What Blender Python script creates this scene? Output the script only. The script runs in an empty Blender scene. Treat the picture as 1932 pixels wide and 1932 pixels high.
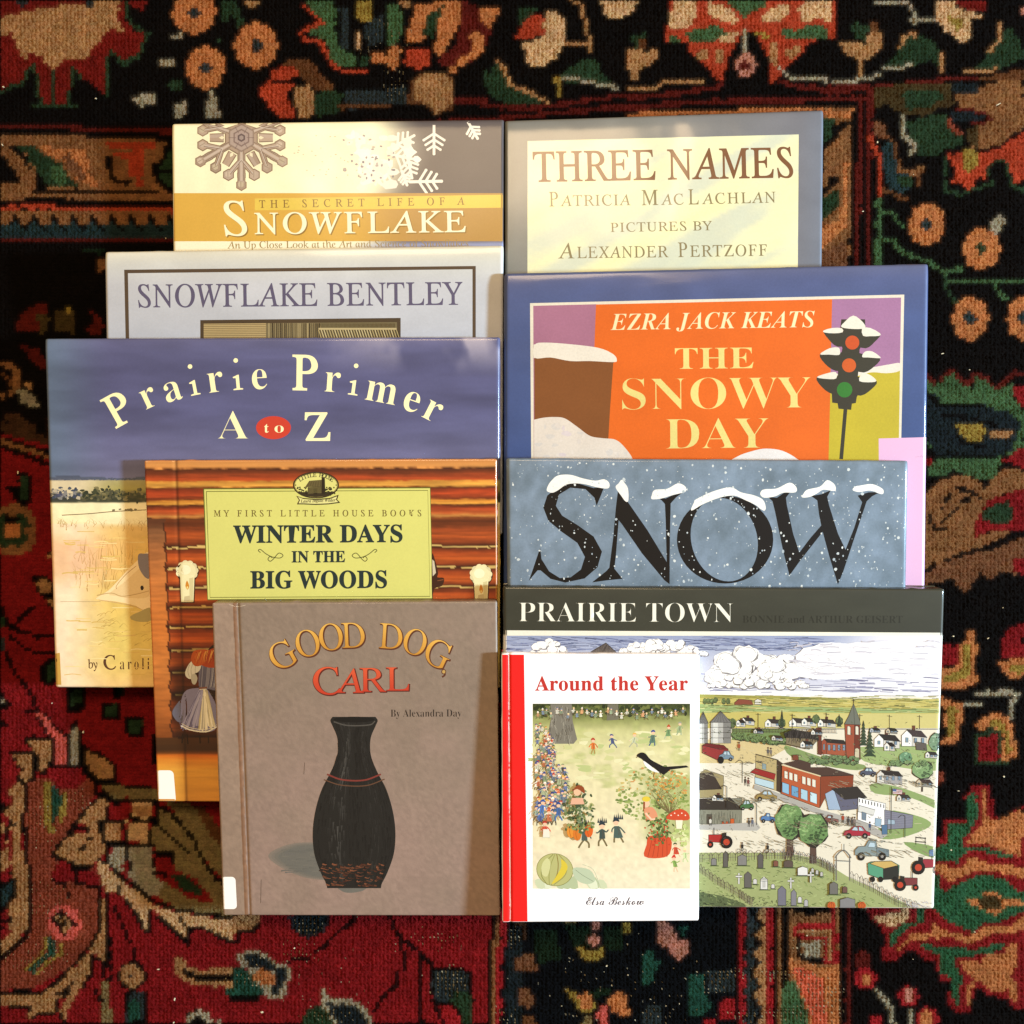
import bpy, math, random
import numpy as np
from mathutils import Vector, Matrix
from mathutils.geometry import tessellate_polygon

S = bpy.context.scene
COL = S.collection
# ------------------------------------------------------------------ camera, world, light, exposure
CAM_H, FPX, C0, FULL = 0.62, 1980.0, 966.0, 1932.0
cam = bpy.data.cameras.new('camera')
cam.sensor_width = 36.0
cam.lens = 36.0 * FPX / FULL
cam.clip_start, cam.clip_end = 0.01, 50.0
cam_ob = bpy.data.objects.new('camera', cam)
cam_ob.location = (0, 0, CAM_H)
COL.objects.link(cam_ob)
S.camera = cam_ob

W = bpy.data.worlds.new('World')
S.world = W
W.use_nodes = True
bgn = W.node_tree.nodes['Background']
bgn.inputs[0].default_value = (1.0, 0.70, 0.40, 1)
bgn.inputs[1].default_value = 0.37

def lamp(name, loc, target, size, energy, color, size_y=None):
    d = bpy.data.lights.new(name, 'AREA')
    d.shape = 'RECTANGLE' if size_y else 'DISK'
    d.size = size
    if size_y: d.size_y = size_y
    d.energy = energy
    d.color = color
    o = bpy.data.objects.new(name, d)
    o.location = loc
    o.rotation_euler = (Vector(target) - Vector(loc)).to_track_quat('-Z', 'Y').to_euler()
    COL.objects.link(o)
    return o
# daylight low from the east (throws the sharp shadows to the left), warm ceiling light from the north
lamp('daylight_from_the_side', (2.0, -0.06, 0.87), (0.0, -0.12, 0), 0.21, 145.0, (0.56, 0.77, 0.95))
lamp('warm_ceiling_lamp', (-0.05, 0.80, 1.60), (0, -0.12, 0), 0.75, 25.0, (1.0, 0.72, 0.42), 0.42)

S.view_settings.view_transform = 'Standard'
S.view_settings.look = 'None'
S.view_settings.exposure = 0.0
S.view_settings.gamma = 1.0
S.view_settings.use_curve_mapping = False
S.render.engine = 'CYCLES'
S.cycles.use_denoising = True

# ------------------------------------------------------------------ colour and noise helpers
def lin(c):
    """'rrggbb' or array of 0..1 sRGB -> linear"""
    if isinstance(c, str):
        c = [int(c[i:i + 2], 16) / 255 for i in (0, 2, 4)]
    c = np.asarray(c, float)
    return np.where(c <= 0.04045, c / 12.92, ((c + 0.055) / 1.055) ** 2.4)

def ink(c, gain=0.86):
    """printed colour -> reflectance; dense inks absorb more than thin ones"""
    a = lin(c)
    lum = np.clip(a @ np.array([0.3, 0.6, 0.1]), 0.004, 1)
    return a * (0.88 * lum ** 0.17 * gain / 0.86)[..., None]

def hx(c):
    return np.array([int(c[i:i + 2], 16) / 255 for i in (0, 2, 4)])

_lat = {}
def noise(x, y, seed=0):
    """smooth value noise 0..1 on arrays"""
    if seed not in _lat:
        _lat[seed] = np.random.default_rng(seed + 77).random((256, 256))
    L = _lat[seed]
    xi, yi = np.floor(x).astype(int), np.floor(y).astype(int)
    fx, fy = x - xi, y - yi
    fx, fy = fx * fx * (3 - 2 * fx), fy * fy * (3 - 2 * fy)
    a, b = L[yi % 256, xi % 256], L[yi % 256, (xi + 1) % 256]
    c, d = L[(yi + 1) % 256, xi % 256], L[(yi + 1) % 256, (xi + 1) % 256]
    return (a * (1 - fx) + b * fx) * (1 - fy) + (c * (1 - fx) + d * fx) * fy

def fbm(x, y, seed=0, o=3):
    s, a, t = 0, 1.0, 0
    for i in range(o):
        s = s + a * noise(x * 2 ** i, y * 2 ** i, seed + i); t += a; a *= 0.5
    return s / t

def mix(a, b, t):
    a, b = np.asarray(a, float), np.asarray(b, float)
    t = np.clip(np.asarray(t, float), 0, 1)[..., None]
    return a * (1 - t) + b * t

def step(x, a, b):
    t = np.clip((x - a) / (b - a), 0, 1)
    return t * t * (3 - 2 * t)

def ramp(v, table):
    """table: [(value, 'hex'), ...] -> colours"""
    ks = [t[0] for t in table]
    cs = np.array([hx(t[1]) for t in table])
    return np.stack([np.interp(v, ks, cs[:, i]) for i in range(3)], -1)

# zoom windows the tracing was done in: name -> (x0, y0, scale)
VIEW = {'p': (0, 0, 1.0)}
for i in range(3):
    for j in range(3):
        VIEW['t%d%d' % (i, j)] = (644.2 * i, 644.2 * j, 3.0)
VIEW.update(B=(448.3, 0, 2.514), C=(1184.7, 0, 2.585), D=(1536.9, 128.1, 4.31), E=(1697, 499.5, 3.868),
            F=(1716.2, 960.6, 2.514), H=(1376.8, 1665, 3.48), I=(928.5, 1665, 3.771), J=(409.8, 1690.6, 3.508),
            L=(0, 1312.8, 3.12), M=(0, 928.5, 3.549), N=(0, 576.3, 5.028), Q=(0, 230.5, 5.388), g=(256.2, 1216.7, 5.028))

def P(view, s):
    x0, y0, k = VIEW[view]
    a = np.array([[float(v) for v in t.split(',')] for t in s.split()])
    return a / k + (x0, y0)

# ------------------------------------------------------------------ objects
def empty(name, loc, rot=None, label=None, cat=None, group=None):
    o = bpy.data.objects.new(name, None)
    o.empty_display_size = 0.05
    o.location = loc
    if rot is not None: o.rotation_euler = rot
    COL.objects.link(o)
    tag(o, label, cat, group)
    return o

def tag(o, label=None, cat=None, group=None, kind=None):
    if label: o['label'] = label
    if cat: o['category'] = cat
    if group: o['group'] = group
    if kind: o['kind'] = kind

def mesh_obj(name, verts, faces, mat, parent=None, col=None, smooth=False, domain='POINT'):
    me = bpy.data.meshes.new(name)
    verts = np.asarray(verts, np.float32)
    if isinstance(faces, np.ndarray):
        n, k = faces.shape
        me.vertices.add(len(verts)); me.vertices.foreach_set('co', verts.ravel())
        me.loops.add(n * k); me.loops.foreach_set('vertex_index', faces.astype(np.int32).ravel())
        me.polygons.add(n)
        me.polygons.foreach_set('loop_start', np.arange(0, n * k, k, dtype=np.int32))
        me.polygons.foreach_set('loop_total', np.full(n, k, np.int32))
        me.update(calc_edges=True)
    else:
        me.from_pydata([tuple(v) for v in verts.tolist()], [], faces)
    if col is not None:
        at = me.attributes.new('Col', 'FLOAT_COLOR', domain)
        c4 = np.ones((len(col), 4), np.float32); c4[:, :3] = col
        at.data.foreach_set('color', c4.ravel())
    if smooth:
        me.polygons.foreach_set('use_smooth', np.ones(len(me.polygons), bool))
    me.validate()
    me.materials.append(mat)
    o = bpy.data.objects.new(name, me)
    COL.objects.link(o)
    if parent: o.parent = parent
    return o

# ------------------------------------------------------------------ materials
def nodes(name):
    m = bpy.data.materials.new(name)
    m.use_nodes = True
    nt = m.node_tree
    return m, nt, nt.nodes['Principled BSDF'], nt.nodes.new, nt.links.new

def print_mat(name, rough=0.35, coat=0.0, spec=0.5, wave=0.0, wave_scale=(18, 30, 1), grain=0.05, grain_scale=900, fine=0.0, rot=0.4, coat_rough=0.08):
    """printed paper / cloth reading the 'Col' attribute, with ink grain, fine tooth and film waves"""
    m, nt, b, N, K = nodes(name)
    at = N('ShaderNodeAttribute'); at.attribute_name = 'Col'
    tc = N('ShaderNodeTexCoord')
    n1 = N('ShaderNodeTexNoise'); n1.inputs['Scale'].default_value = grain_scale; n1.inputs['Detail'].default_value = 3
    K(tc.outputs['Object'], n1.inputs['Vector'])
    n0 = N('ShaderNodeTexNoise'); n0.inputs['Scale'].default_value = 45; n0.inputs['Detail'].default_value = 4
    K(tc.outputs['Object'], n0.inputs['Vector'])
    ad = N('ShaderNodeMath'); ad.operation = 'ADD'
    K(n1.outputs['Fac'], ad.inputs[0]); K(n0.outputs['Fac'], ad.inputs[1])
    mr = N('ShaderNodeMapRange')
    mr.inputs['From Min'].default_value = 0.6; mr.inputs['From Max'].default_value = 1.4
    mr.inputs['To Min'].default_value = 1 - grain; mr.inputs['To Max'].default_value = 1 + grain
    K(ad.outputs[0], mr.inputs['Value'])
    mu = N('ShaderNodeVectorMath'); mu.operation = 'SCALE'
    K(at.outputs['Color'], mu.inputs[0]); K(mr.outputs[0], mu.inputs['Scale'])
    K(mu.outputs[0], b.inputs['Base Color'])
    b.inputs['Roughness'].default_value = rough
    b.inputs['Specular IOR Level'].default_value = spec
    b.inputs['Coat Weight'].default_value = coat
    b.inputs['Coat Roughness'].default_value = coat_rough
    last = None
    if wave:
        mp = N('ShaderNodeMapping'); mp.inputs['Scale'].default_value = wave_scale; mp.inputs['Rotation'].default_value = (0, 0, rot)
        K(tc.outputs['Object'], mp.inputs['Vector'])
        n2 = N('ShaderNodeTexNoise'); n2.inputs['Scale'].default_value = 1.0; n2.inputs['Detail'].default_value = 2.0
        n2.inputs['Roughness'].default_value = 0.35; n2.inputs['Distortion'].default_value = 0.6
        K(mp.outputs[0], n2.inputs['Vector'])
        bp = N('ShaderNodeBump'); bp.inputs['Strength'].default_value = 1.0; bp.inputs['Distance'].default_value = wave
        K(n2.outputs['Fac'], bp.inputs['Height'])
        K(bp.outputs[0], b.inputs['Coat Normal'])
        bw = N('ShaderNodeBump'); bw.inputs['Strength'].default_value = 1.0; bw.inputs['Distance'].default_value = wave * 0.5
        K(n2.outputs['Fac'], bw.inputs['Height'])
        last = bw
    if fine:
        bf = N('ShaderNodeBump'); bf.inputs['Strength'].default_value = 1.0; bf.inputs['Distance'].default_value = fine
        K(n1.outputs['Fac'], bf.inputs['Height'])
        if last: K(last.outputs[0], bf.inputs['Normal'])
        last = bf
    if last: K(last.outputs[0], b.inputs['Normal'])
    return m

def plain_mat(name, color, rough=0.7, lines=0.0):
    m, nt, b, N, K = nodes(name)
    tc = N('ShaderNodeTexCoord'); mp = N('ShaderNodeMapping')
    mp.inputs['Scale'].default_value = (40, 40, 5000) if lines else (60, 60, 60)
    K(tc.outputs['Object'], mp.inputs['Vector'])
    n = N('ShaderNodeTexNoise'); n.inputs['Scale'].default_value = 1.0; n.inputs['Detail'].default_value = 3
    K(mp.outputs[0], n.inputs['Vector'])
    r = N('ShaderNodeValToRGB')
    c = lin(color)
    r.color_ramp.elements[0].position = 0.3; r.color_ramp.elements[1].position = 0.7
    r.color_ramp.elements[0].color = (*(c * (0.6 if lines else 0.85)), 1)
    r.color_ramp.elements[1].color = (*np.minimum(c * 1.1, 0.9), 1)
    K(n.outputs['Fac'], r.inputs[0]); K(r.outputs[0], b.inputs['Base Color'])
    b.inputs['Roughness'].default_value = rough
    return m

M_PAGES = plain_mat('page_edges', 'd8caa6', 0.85, lines=1)
M_LAM = print_mat('laminated_board', 0.32, 0.0, 0.5, wave=0.00012, wave_scale=(20, 20, 1), grain=0.05)
M_INK = print_mat('matte_print', 0.5, 0.0, 0.3, grain=0.05)
M_CLOTH = print_mat('book_cloth', 0.75, 0.0, 0.25, grain=0.10, grain_scale=1500, fine=0.00008)
M_LABEL = print_mat('paper_label', 0.4, 0.0, 0.4, grain=0.02)

# ------------------------------------------------------------------ book geometry
class Book:
    def __init__(self, name, label, q, z, t, mat, edge=(1.2, 1.2), roll=(0, 1), groove=None, gain=1.0, spine='808080', bg=None, res=8.0, bend=0.0, wobble=0.8):
        """q: cover corners TL,TR,BL,BR in photo units; z: height (mm) of the top surface at the top and bottom edge; t: thickness mm"""
        self.q = [np.array(c, float) for c in q]
        self.t = t / 1000
        self.wobble = wobble
        self.edge, self.roll, self.groove, self.gain, self.bend = edge, roll, groove, gain, bend
        yt, yb = (q[0][1] + q[1][1]) / 2, (q[2][1] + q[3][1]) / 2
        z1, z2 = z[0] / 1000, z[1] / 1000
        Y1, Y2 = -(yt - C0) * (CAM_H - z1) / FPX, -(yb - C0) * (CAM_H - z2) / FPX
        a = math.atan2(z1 - z2, Y1 - Y2)
        self.n = np.array([0, -math.sin(a), math.cos(a)])
        self.p0 = np.array([0, Y1, z1])
        ctr = self.world(np.array([[sum(c[0] for c in self.q) / 4, sum(c[1] for c in self.q) / 4]]))[0] - self.n * self.t
        self.root = empty('book', ctr, (a, 0, 0), label, 'book', 'picture books laid out on the rug')
        self.inv = np.array((Matrix.Translation(Vector(ctr)) @ Matrix.Rotation(a, 4, 'X')).inverted())
        self.lev = np.zeros((500, 500), int)
        self.mm = 1000 * (CAM_H - (z1 + z2) / 2) / FPX
        self.mat = mat
        self.cover = self.make_cover(bg, res)
        sc = np.tile(lin(spine) * gain, (1, 1))[0]
        self.box('back_cover', 0, 0, 0, 0, 0, 2.2, sc, mat)
        self.box('page_block', 2.0, 3.0, 3.0, 3.0, 2.2, t - 2.3, lin('d8caa6'), M_PAGES)
        self.box('spine', 0.5, None, 0.6, 0.6, 2.2, t - 2.3, sc, mat)

    def world(self, p):
        d = np.stack([(p[:, 0] - C0) / FPX, -(p[:, 1] - C0) / FPX, -np.ones(len(p))], 1)
        o = np.array([0, 0, CAM_H])
        k = ((self.p0 - o) @ self.n) / (d @ self.n)
        return o + d * k[:, None]

    def local(self, p, z=0.0):
        """photo points -> root space, z metres above the flat cover plane"""
        w = self.world(np.asarray(p, float))
        l = w @ self.inv[:3, :3].T + self.inv[:3, 3]
        l[:, 2] += z
        return l

    def edges(self, p):
        TL, TR, BL, BR = self.q
        v = (p[:, 1] - TL[1]) / (BL[1] - TL[1])
        u = (p[:, 0] - TL[0]) / (TR[0] - TL[0])
        xl = TL[0] + (BL[0] - TL[0]) * v; xr = TR[0] + (BR[0] - TR[0]) * v
        yt = TL[1] + (TR[1] - TL[1]) * u; yb = BL[1] + (BR[1] - BL[1]) * u
        return [np.maximum(d, 0) * self.mm for d in (p[:, 0] - xl, xr - p[:, 0], p[:, 1] - yt, yb - p[:, 1])]

    def inside(self, p, m=1.5):
        """keep printed shapes on the cover"""
        TL, TR, BL, BR = self.q
        p = np.array(p, float)
        v = (p[:, 1] - TL[1]) / (BL[1] - TL[1]); u = (p[:, 0] - TL[0]) / (TR[0] - TL[0])
        p[:, 0] = np.clip(p[:, 0], TL[0] + (BL[0] - TL[0]) * v + m, TR[0] + (BR[0] - TR[0]) * v - m)
        p[:, 1] = np.clip(p[:, 1], TL[1] + (TR[1] - TL[1]) * u + m, BL[1] + (BR[1] - BL[1]) * u - m)
        return p

    def h(self, p):
        dl, dr, dt, db = self.edges(p)
        z = np.zeros(len(p))
        re, rt = self.edge
        for d, r in ((dl, re), (dr, re), (dt, rt), (db, rt)):
            k = np.clip(r - d, 0, r)
            z -= r - np.sqrt(np.maximum(r * r - k * k, 0))
        if self.roll[0]:
            z -= self.roll[0] * np.clip(1 - dt / self.roll[1], 0, 1) ** 2
        if self.bend:
            w = np.minimum(dl, dr)
            z += self.bend * (1 - np.exp(-w / 40.0))
        if self.groove:
            x0, y0, x1, y1, wd, dep = self.groove
            gx = x0 + (p[:, 1] - y0) * (x1 - x0) / (y1 - y0)
            z -= dep * np.exp(-((p[:, 0] - gx) / wd) ** 2)
        return z / 1000

    def make_cover(self, bg, res):
        TL, TR, BL, BR = self.q
        Wm, Hm = np.linalg.norm(TR - TL) * self.mm, np.linalg.norm(BL - TL) * self.mm
        def samples(Lm, dense, extra=()):
            e = [0, 0.12, 0.3, 0.55, 0.9, 1.3, 1.8, 2.5, 3.5, 5]
            s = set(e) | {Lm - k for k in e} | set(np.arange(5, Lm - 5, dense).tolist()) | set(extra)
            return np.array(sorted(s)) / Lm
        ex = []
        if self.groove:
            gx = ((self.groove[0] + self.groove[2]) / 2 - (TL[0] + BL[0]) / 2) * self.mm
            ex = (gx + np.arange(-5, 5.1, 0.35)).tolist()
        us, vs = samples(Wm, res * self.mm, ex), samples(Hm, res * self.mm)
        U, V = np.meshgrid(us, vs)
        U, V = U.ravel(), V.ravel()
        # round the corners in plan
        x, y, rc = U * Wm, V * Hm, 1.6
        cx, cy = np.clip(x, rc, Wm - rc), np.clip(y, rc, Hm - rc)
        dx, dy = x - cx, y - cy
        d = np.hypot(dx, dy); k = np.where(d > rc, rc / np.maximum(d, 1e-9), 1)
        u2, v2 = (cx + dx * k) / Wm, (cy + dy * k) / Hm
        p = (TL * ((1 - u2) * (1 - v2))[:, None] + TR * (u2 * (1 - v2))[:, None] + BL * ((1 - u2) * v2)[:, None] + BR * (u2 * v2)[:, None])
        nu, nv = len(us), len(vs)
        sd = int(TL[0] * 7 + TL[1]) % 97
        wob = self.wobble
        p = p + np.stack([wob * 1.6 * (noise(p[:, 1] / 23.0, p[:, 0] / 400.0, sd) - .5), wob * 2.4 * (fbm(p[:, 0] / 26.0, p[:, 1] / 400.0, sd + 1) - .5)], 1)
        top = self.local(p, self.h(p) + self.t)
        I = np.arange(nu * nv).reshape(nv, nu)
        f = np.stack([I[:-1, :-1], I[1:, :-1], I[1:, 1:], I[:-1, 1:]], -1).reshape(-1, 4)
        ring = np.concatenate([I[0, :], I[1:, -1], I[-1, -2::-1], I[-2:0:-1, 0]])
        low = top[ring].copy(); low[:, 2] = self.t - 0.0023
        R = np.arange(len(ring)) + nu * nv
        rn = np.roll(ring, -1); Rn = np.roll(R, -1)
        skirt = np.stack([ring, rn, Rn, R], -1)
        c = bg(p[:, 0], p[:, 1]) if callable(bg) else np.tile(hx(bg), (len(p), 1))
        c = ink(c, self.gain)
        allc = np.concatenate([c, c[ring]])
        # underside as a fan
        cen = low.mean(0, keepdims=True)
        fan = np.stack([R, Rn, np.full(len(R), nu * nv + len(R)), np.full(len(R), nu * nv + len(R))], -1)
        V3 = np.concatenate([top, low, cen]); allc = np.concatenate([allc, c[:1]])
        faces = [tuple(int(i) for i in q) for q in np.concatenate([f, skirt])] + [(int(a), int(b), int(d)) for a, b, d, _ in fan]
        return mesh_obj('front_cover', V3, faces, self.mat, self.root, allc, smooth=True)

    def box(self, name, l, r, t, b, z0, z1, c, mat):
        TL, TR, BL, BR = self.q
        k = 1 / self.mm
        if r is None:
            TR2, BR2 = TL + ((l + 1.8) * k, 0), BL + ((l + 1.8) * k, 0)
        else:
            TR2, BR2 = TR - (r * k, 0), BR - (r * k, 0)
        pts = np.array([TL + (l * k, t * k), TR2 + (0, t * k), BR2 - (0, b * k), BL + (l * k, -b * k)])
        a = self.local(pts, 0); a[:, 2] = z0 / 1000
        B = a.copy(); B[:, 2] = z1 / 1000
        v = np.concatenate([a, B])
        f = [(0, 1, 2, 3), (7, 6, 5, 4), (0, 4, 5, 1), (1, 5, 6, 2), (2, 6, 7, 3), (3, 7, 4, 0)]
        o = mesh_obj(name, v, f, mat, self.root, np.tile(c, (8, 1)))
        bv = o.modifiers.new('soft', 'BEVEL'); bv.width = 0.0006; bv.segments = 2
        return o

EPS = 0.0000016
class Canvas:
    """one printed layer of a cover (title, picture, label): flat shapes collected into one mesh"""
    def __init__(self, book, seed=1):
        self.b, self.v, self.f, self.c, self.n = book, [], [], [], 0
        self.rng = random.Random(seed)

    def add(self, p, tris, col, lift=0):
        b = self.b
        p = np.asarray(p, float)
        tris = np.asarray(tris, int).reshape(-1, 3)
        col = np.asarray(col, float)
        if col.ndim == 1: col = np.tile(col, (len(p), 1))
        p = b.inside(p)
        x0, y0 = np.floor(p.min(0) / 4 - 0.3).astype(int); x1, y1 = np.floor(p.max(0) / 4 + 0.3).astype(int)
        x0, y0, x1, y1 = max(x0, 0), max(y0, 0), min(x1, 499), min(y1, 499)
        L = b.lev[y0:y1 + 1, x0:x1 + 1].max() + 1
        b.lev[y0:y1 + 1, x0:x1 + 1] = L
        # subdivide where the cover is curved
        for _ in range(9):
            dl, dr, dt, db = b.edges(p)
            near = (np.minimum(dl, dr) < 3) | (np.minimum(dt, db) < max(3, b.roll[1] * (b.roll[0] > 0)))
            if b.groove:
                gx = b.groove[0] + (p[:, 1] - b.groove[1]) * (b.groove[2] - b.groove[0]) / (b.groove[3] - b.groove[1])
                near |= np.abs(p[:, 0] - gx) < 14
            e = p[tris]
            ln = np.max([np.linalg.norm(e[:, i] - e[:, (i + 1) % 3], axis=1) for i in range(3)], axis=0)
            todo = (ln > 5) & (near[tris].any(1))
            if not todo.any(): break
            T = tris[todo]; keep = tris[~todo]
            a, bb, c = T[:, 0], T[:, 1], T[:, 2]
            n = len(p)
            m = [(p[a] + p[bb]) / 2, (p[bb] + p[c]) / 2, (p[c] + p[a]) / 2]
            mc = [(col[a] + col[bb]) / 2, (col[bb] + col[c]) / 2, (col[c] + col[a]) / 2]
            k = len(T); ab, bc, ca = n + np.arange(k), n + k + np.arange(k), n + 2 * k + np.arange(k)
            p = np.concatenate([p] + m); col = np.concatenate([col] + mc)
            tris = np.concatenate([keep, np.stack([a, ab, ca], 1), np.stack([ab, bb, bc], 1), np.stack([ca, bc, c], 1), np.stack([ab, bc, ca], 1)])
        w = b.local(p, b.h(p) + b.t + 0.00001 + L * EPS)
        A = w[tris]
        s = (A[:, 1, 0] - A[:, 0, 0]) * (A[:, 2, 1] - A[:, 0, 1]) - (A[:, 1, 1] - A[:, 0, 1]) * (A[:, 2, 0] - A[:, 0, 0])
        tris = np.where((s < 0)[:, None], tris[:, ::-1], tris)
        tris = tris[np.abs(s) > 1e-14]
        self.v.append(w); self.f.append(tris + self.n); self.c.append(np.minimum(ink(col, b.gain), 0.9)); self.n += len(w)

    def col(self, c, j=0.0):
        c = hx(c) if isinstance(c, str) else np.asarray(c, float)
        if j: c = np.clip(c * (1 + self.rng.uniform(-j, j)), 0, 1)
        return c

    def poly(self, p, c, j=0.0):
        p = np.asarray(p, float)
        t = tessellate_polygon([[Vector((x, y, 0)) for x, y in p]])
        if t: self.add(p, t, self.col(c, j))

    def stroke(self, p, w, c, taper=False, j=0.0):
        p = np.asarray(p, float)
        d = np.gradient(p, axis=0); d /= np.maximum(np.linalg.norm(d, axis=1), 1e-9)[:, None]
        nrm = np.stack([-d[:, 1], d[:, 0]], 1)
        ww = np.full(len(p), w / 2.0)
        if taper: ww *= np.linspace(1, 0.15, len(p))
        a, b = p + nrm * ww[:, None], p - nrm * ww[:, None]
        v = np.empty((2 * len(p), 2)); v[0::2] = a; v[1::2] = b
        t = []
        for i in range(len(p) - 1):
            t += [(2 * i, 2 * i + 1, 2 * i + 3), (2 * i, 2 * i + 3, 2 * i + 2)]
        self.add(v, t, self.col(c, j))

    def line(self, pts, w, c, **k):
        """stroke through control points, smoothed"""
        self.stroke(smooth(pts), w, c, **k)

    def ell(self, cx, cy, rx, ry, c, n=20, rot=0, wob=0.0, j=0.0):
        a = np.linspace(0, 2 * math.pi, n, endpoint=False)
        r = 1 + np.array([self.rng.uniform(-wob, wob) for _ in a]) if wob else 1
        x, y = np.cos(a) * rx * r, np.sin(a) * ry * r
        p = np.stack([cx + x * math.cos(rot) - y * math.sin(rot), cy + x * math.sin(rot) + y * math.cos(rot)], 1)
        t = [(0, i, i + 1) for i in range(1, n - 1)]
        if wob: self.poly(p, c, j)
        else: self.add(p, t, self.col(c, j))

    def ring(self, cx, cy, rx, ry, w, c, n=28):
        a = np.linspace(0, 2 * math.pi, n + 1)
        self.stroke(np.stack([cx + np.cos(a) * rx, cy + np.sin(a) * ry], 1), w, c)

    def text(self, style, s, x0, y0, x1, y1, cap, c, sp=1.0, fat=0.0, dx=0, dy=0, c2=None):
        """fit a line of lettering between two baseline points; cap = height of a capital"""
        v, t, lo, hi = glyphs(style, s, sp, fat)
        L = math.hypot(x1 - x0, y1 - y0)
        ux, uy = (x1 - x0) / L, (y1 - y0) / L
        k = L / (hi - lo)
        X = (v[:, 0] - lo) * k; Y = v[:, 1] * cap / CAP[style]
        p = np.stack([x0 + dx + X * ux + Y * uy, y0 + dy + X * uy - Y * ux], 1)
        col = self.col(c)
        if c2 is not None:
            col = mix(np.tile(col, (len(p), 1)), hx(c2), np.clip(v[:, 1] / CAP[style], 0, 1))
        self.add(p, t, col)

    def letter(self, style, ch, x, y, ang, cap, c, fat=0.0, wide=1.0, c2=None):
        """one letter, baseline centre at (x, y), ang degrees clockwise"""
        v, t, lo, hi = glyphs(style, ch, 1.0, fat)
        k = cap / CAP[style]
        X, Y = (v[:, 0] - (lo + hi) / 2) * k * wide, v[:, 1] * k
        a = math.radians(ang)
        p = np.stack([x + X * math.cos(a) + Y * math.sin(a), y + X * math.sin(a) - Y * math.cos(a)], 1)
        col = self.col(c)
        if c2 is not None:
            col = mix(np.tile(col, (len(p), 1)), hx(c2), np.clip(v[:, 1] / CAP[style], 0, 1))
        self.add(p, t, col)

    def patch(self, xs, ys, fn):
        """dense coloured patch (xs, ys arrays) whose colour is fn(x, y)"""
        X, Y = np.meshgrid(xs, ys); p = np.stack([X.ravel(), Y.ravel()], 1)
        nu, nv = len(xs), len(ys)
        I = np.arange(nu * nv).reshape(nv, nu)
        q = np.stack([I[:-1, :-1], I[1:, :-1], I[1:, 1:], I[:-1, :-1], I[1:, 1:], I[:-1, 1:]], -1).reshape(-1, 3)
        self.add(p, q, fn(p[:, 0], p[:, 1]))

    def done(self, name, mat=None, parent=None):
        o = mesh_obj(name, np.concatenate(self.v), np.concatenate(self.f), mat or self.b.mat, parent or self.b.cover, np.concatenate(self.c))
        return o

def smooth(pts, n=6):
    p = np.asarray(pts, float)
    if len(p) < 3: return p
    q = np.concatenate([[2 * p[0] - p[1]], p, [2 * p[-1] - p[-2]]])
    out = []
    for i in range(1, len(q) - 2):
        for t in np.linspace(0, 1, n, endpoint=False):
            a, b, c, d = q[i - 1], q[i], q[i + 1], q[i + 2]
            out.append(0.5 * (2 * b + (c - a) * t + (2 * a - 5 * b + 4 * c - d) * t * t + (3 * b - a - 3 * c + d) * t ** 3))
    out.append(p[-1])
    return np.array(out)

def closed(pts, n=5):
    p = np.asarray(pts, float); N = len(p); out = []
    for i in range(N):
        a, b, c, d = p[i - 1], p[i], p[(i + 1) % N], p[(i + 2) % N]
        for t in np.linspace(0, 1, n, endpoint=False):
            out.append(0.5 * (2 * b + (c - a) * t + (2 * a - 5 * b + 4 * c - d) * t * t + (3 * b - a - 3 * c + d) * t ** 3))
    return np.array(out)

# ------------------------------------------------------------------ lettering (serif letters of Blender's own built-in fonts)
STY = {'R': (0x1D434, 0x1D44E, -0.276), 'B': (0x1D400, 0x1D41A, 0), 'I': (0x1D434, 0x1D44E, 0), 'BI': (0x1D468, 0x1D482, 0), 'S': (0x1D4D0, 0x1D4EA, 0)}
_gl = {}
def glyphs(style, s, sp=1.0, fat=0.0):
    key = (style, s, sp, fat)
    if key in _gl: return _gl[key]
    up, lo, shear = STY[style]
    body = ''.join(chr(up + ord(c) - 65) if 'A' <= c <= 'Z' else ('\u210e' if c == 'h' and lo == 0x1D44E else chr(lo + ord(c) - 97)) if 'a' <= c <= 'z' else c for c in s)
    cu = bpy.data.curves.new('lettering', 'FONT')
    cu.body = body; cu.size = 1.0; cu.space_character = sp; cu.offset = fat; cu.resolution_u = 5
    ob = bpy.data.objects.new('lettering', cu)
    COL.objects.link(ob)
    dg = bpy.context.evaluated_depsgraph_get()
    ev = ob.evaluated_get(dg)
    me = ev.to_mesh()
    me.calc_loop_triangles()
    v = np.empty(len(me.vertices) * 3, np.float32); me.vertices.foreach_get('co', v)
    v = v.reshape(-1, 3)[:, :2].astype(float)
    t = np.empty(len(me.loop_triangles) * 3, np.int32); me.loop_triangles.foreach_get('vertices', t)
    ev.to_mesh_clear()
    bpy.data.objects.remove(ob); bpy.data.curves.remove(cu)
    v[:, 0] += shear * v[:, 1]
    r = (v, t.reshape(-1, 3), v[:, 0].min(), v[:, 0].max())
    _gl[key] = r
    return r
CAP = {k: 1.0 for k in STY}
for k in STY: CAP[k] = float(glyphs(k, 'H')[0][:, 1].max())
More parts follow.
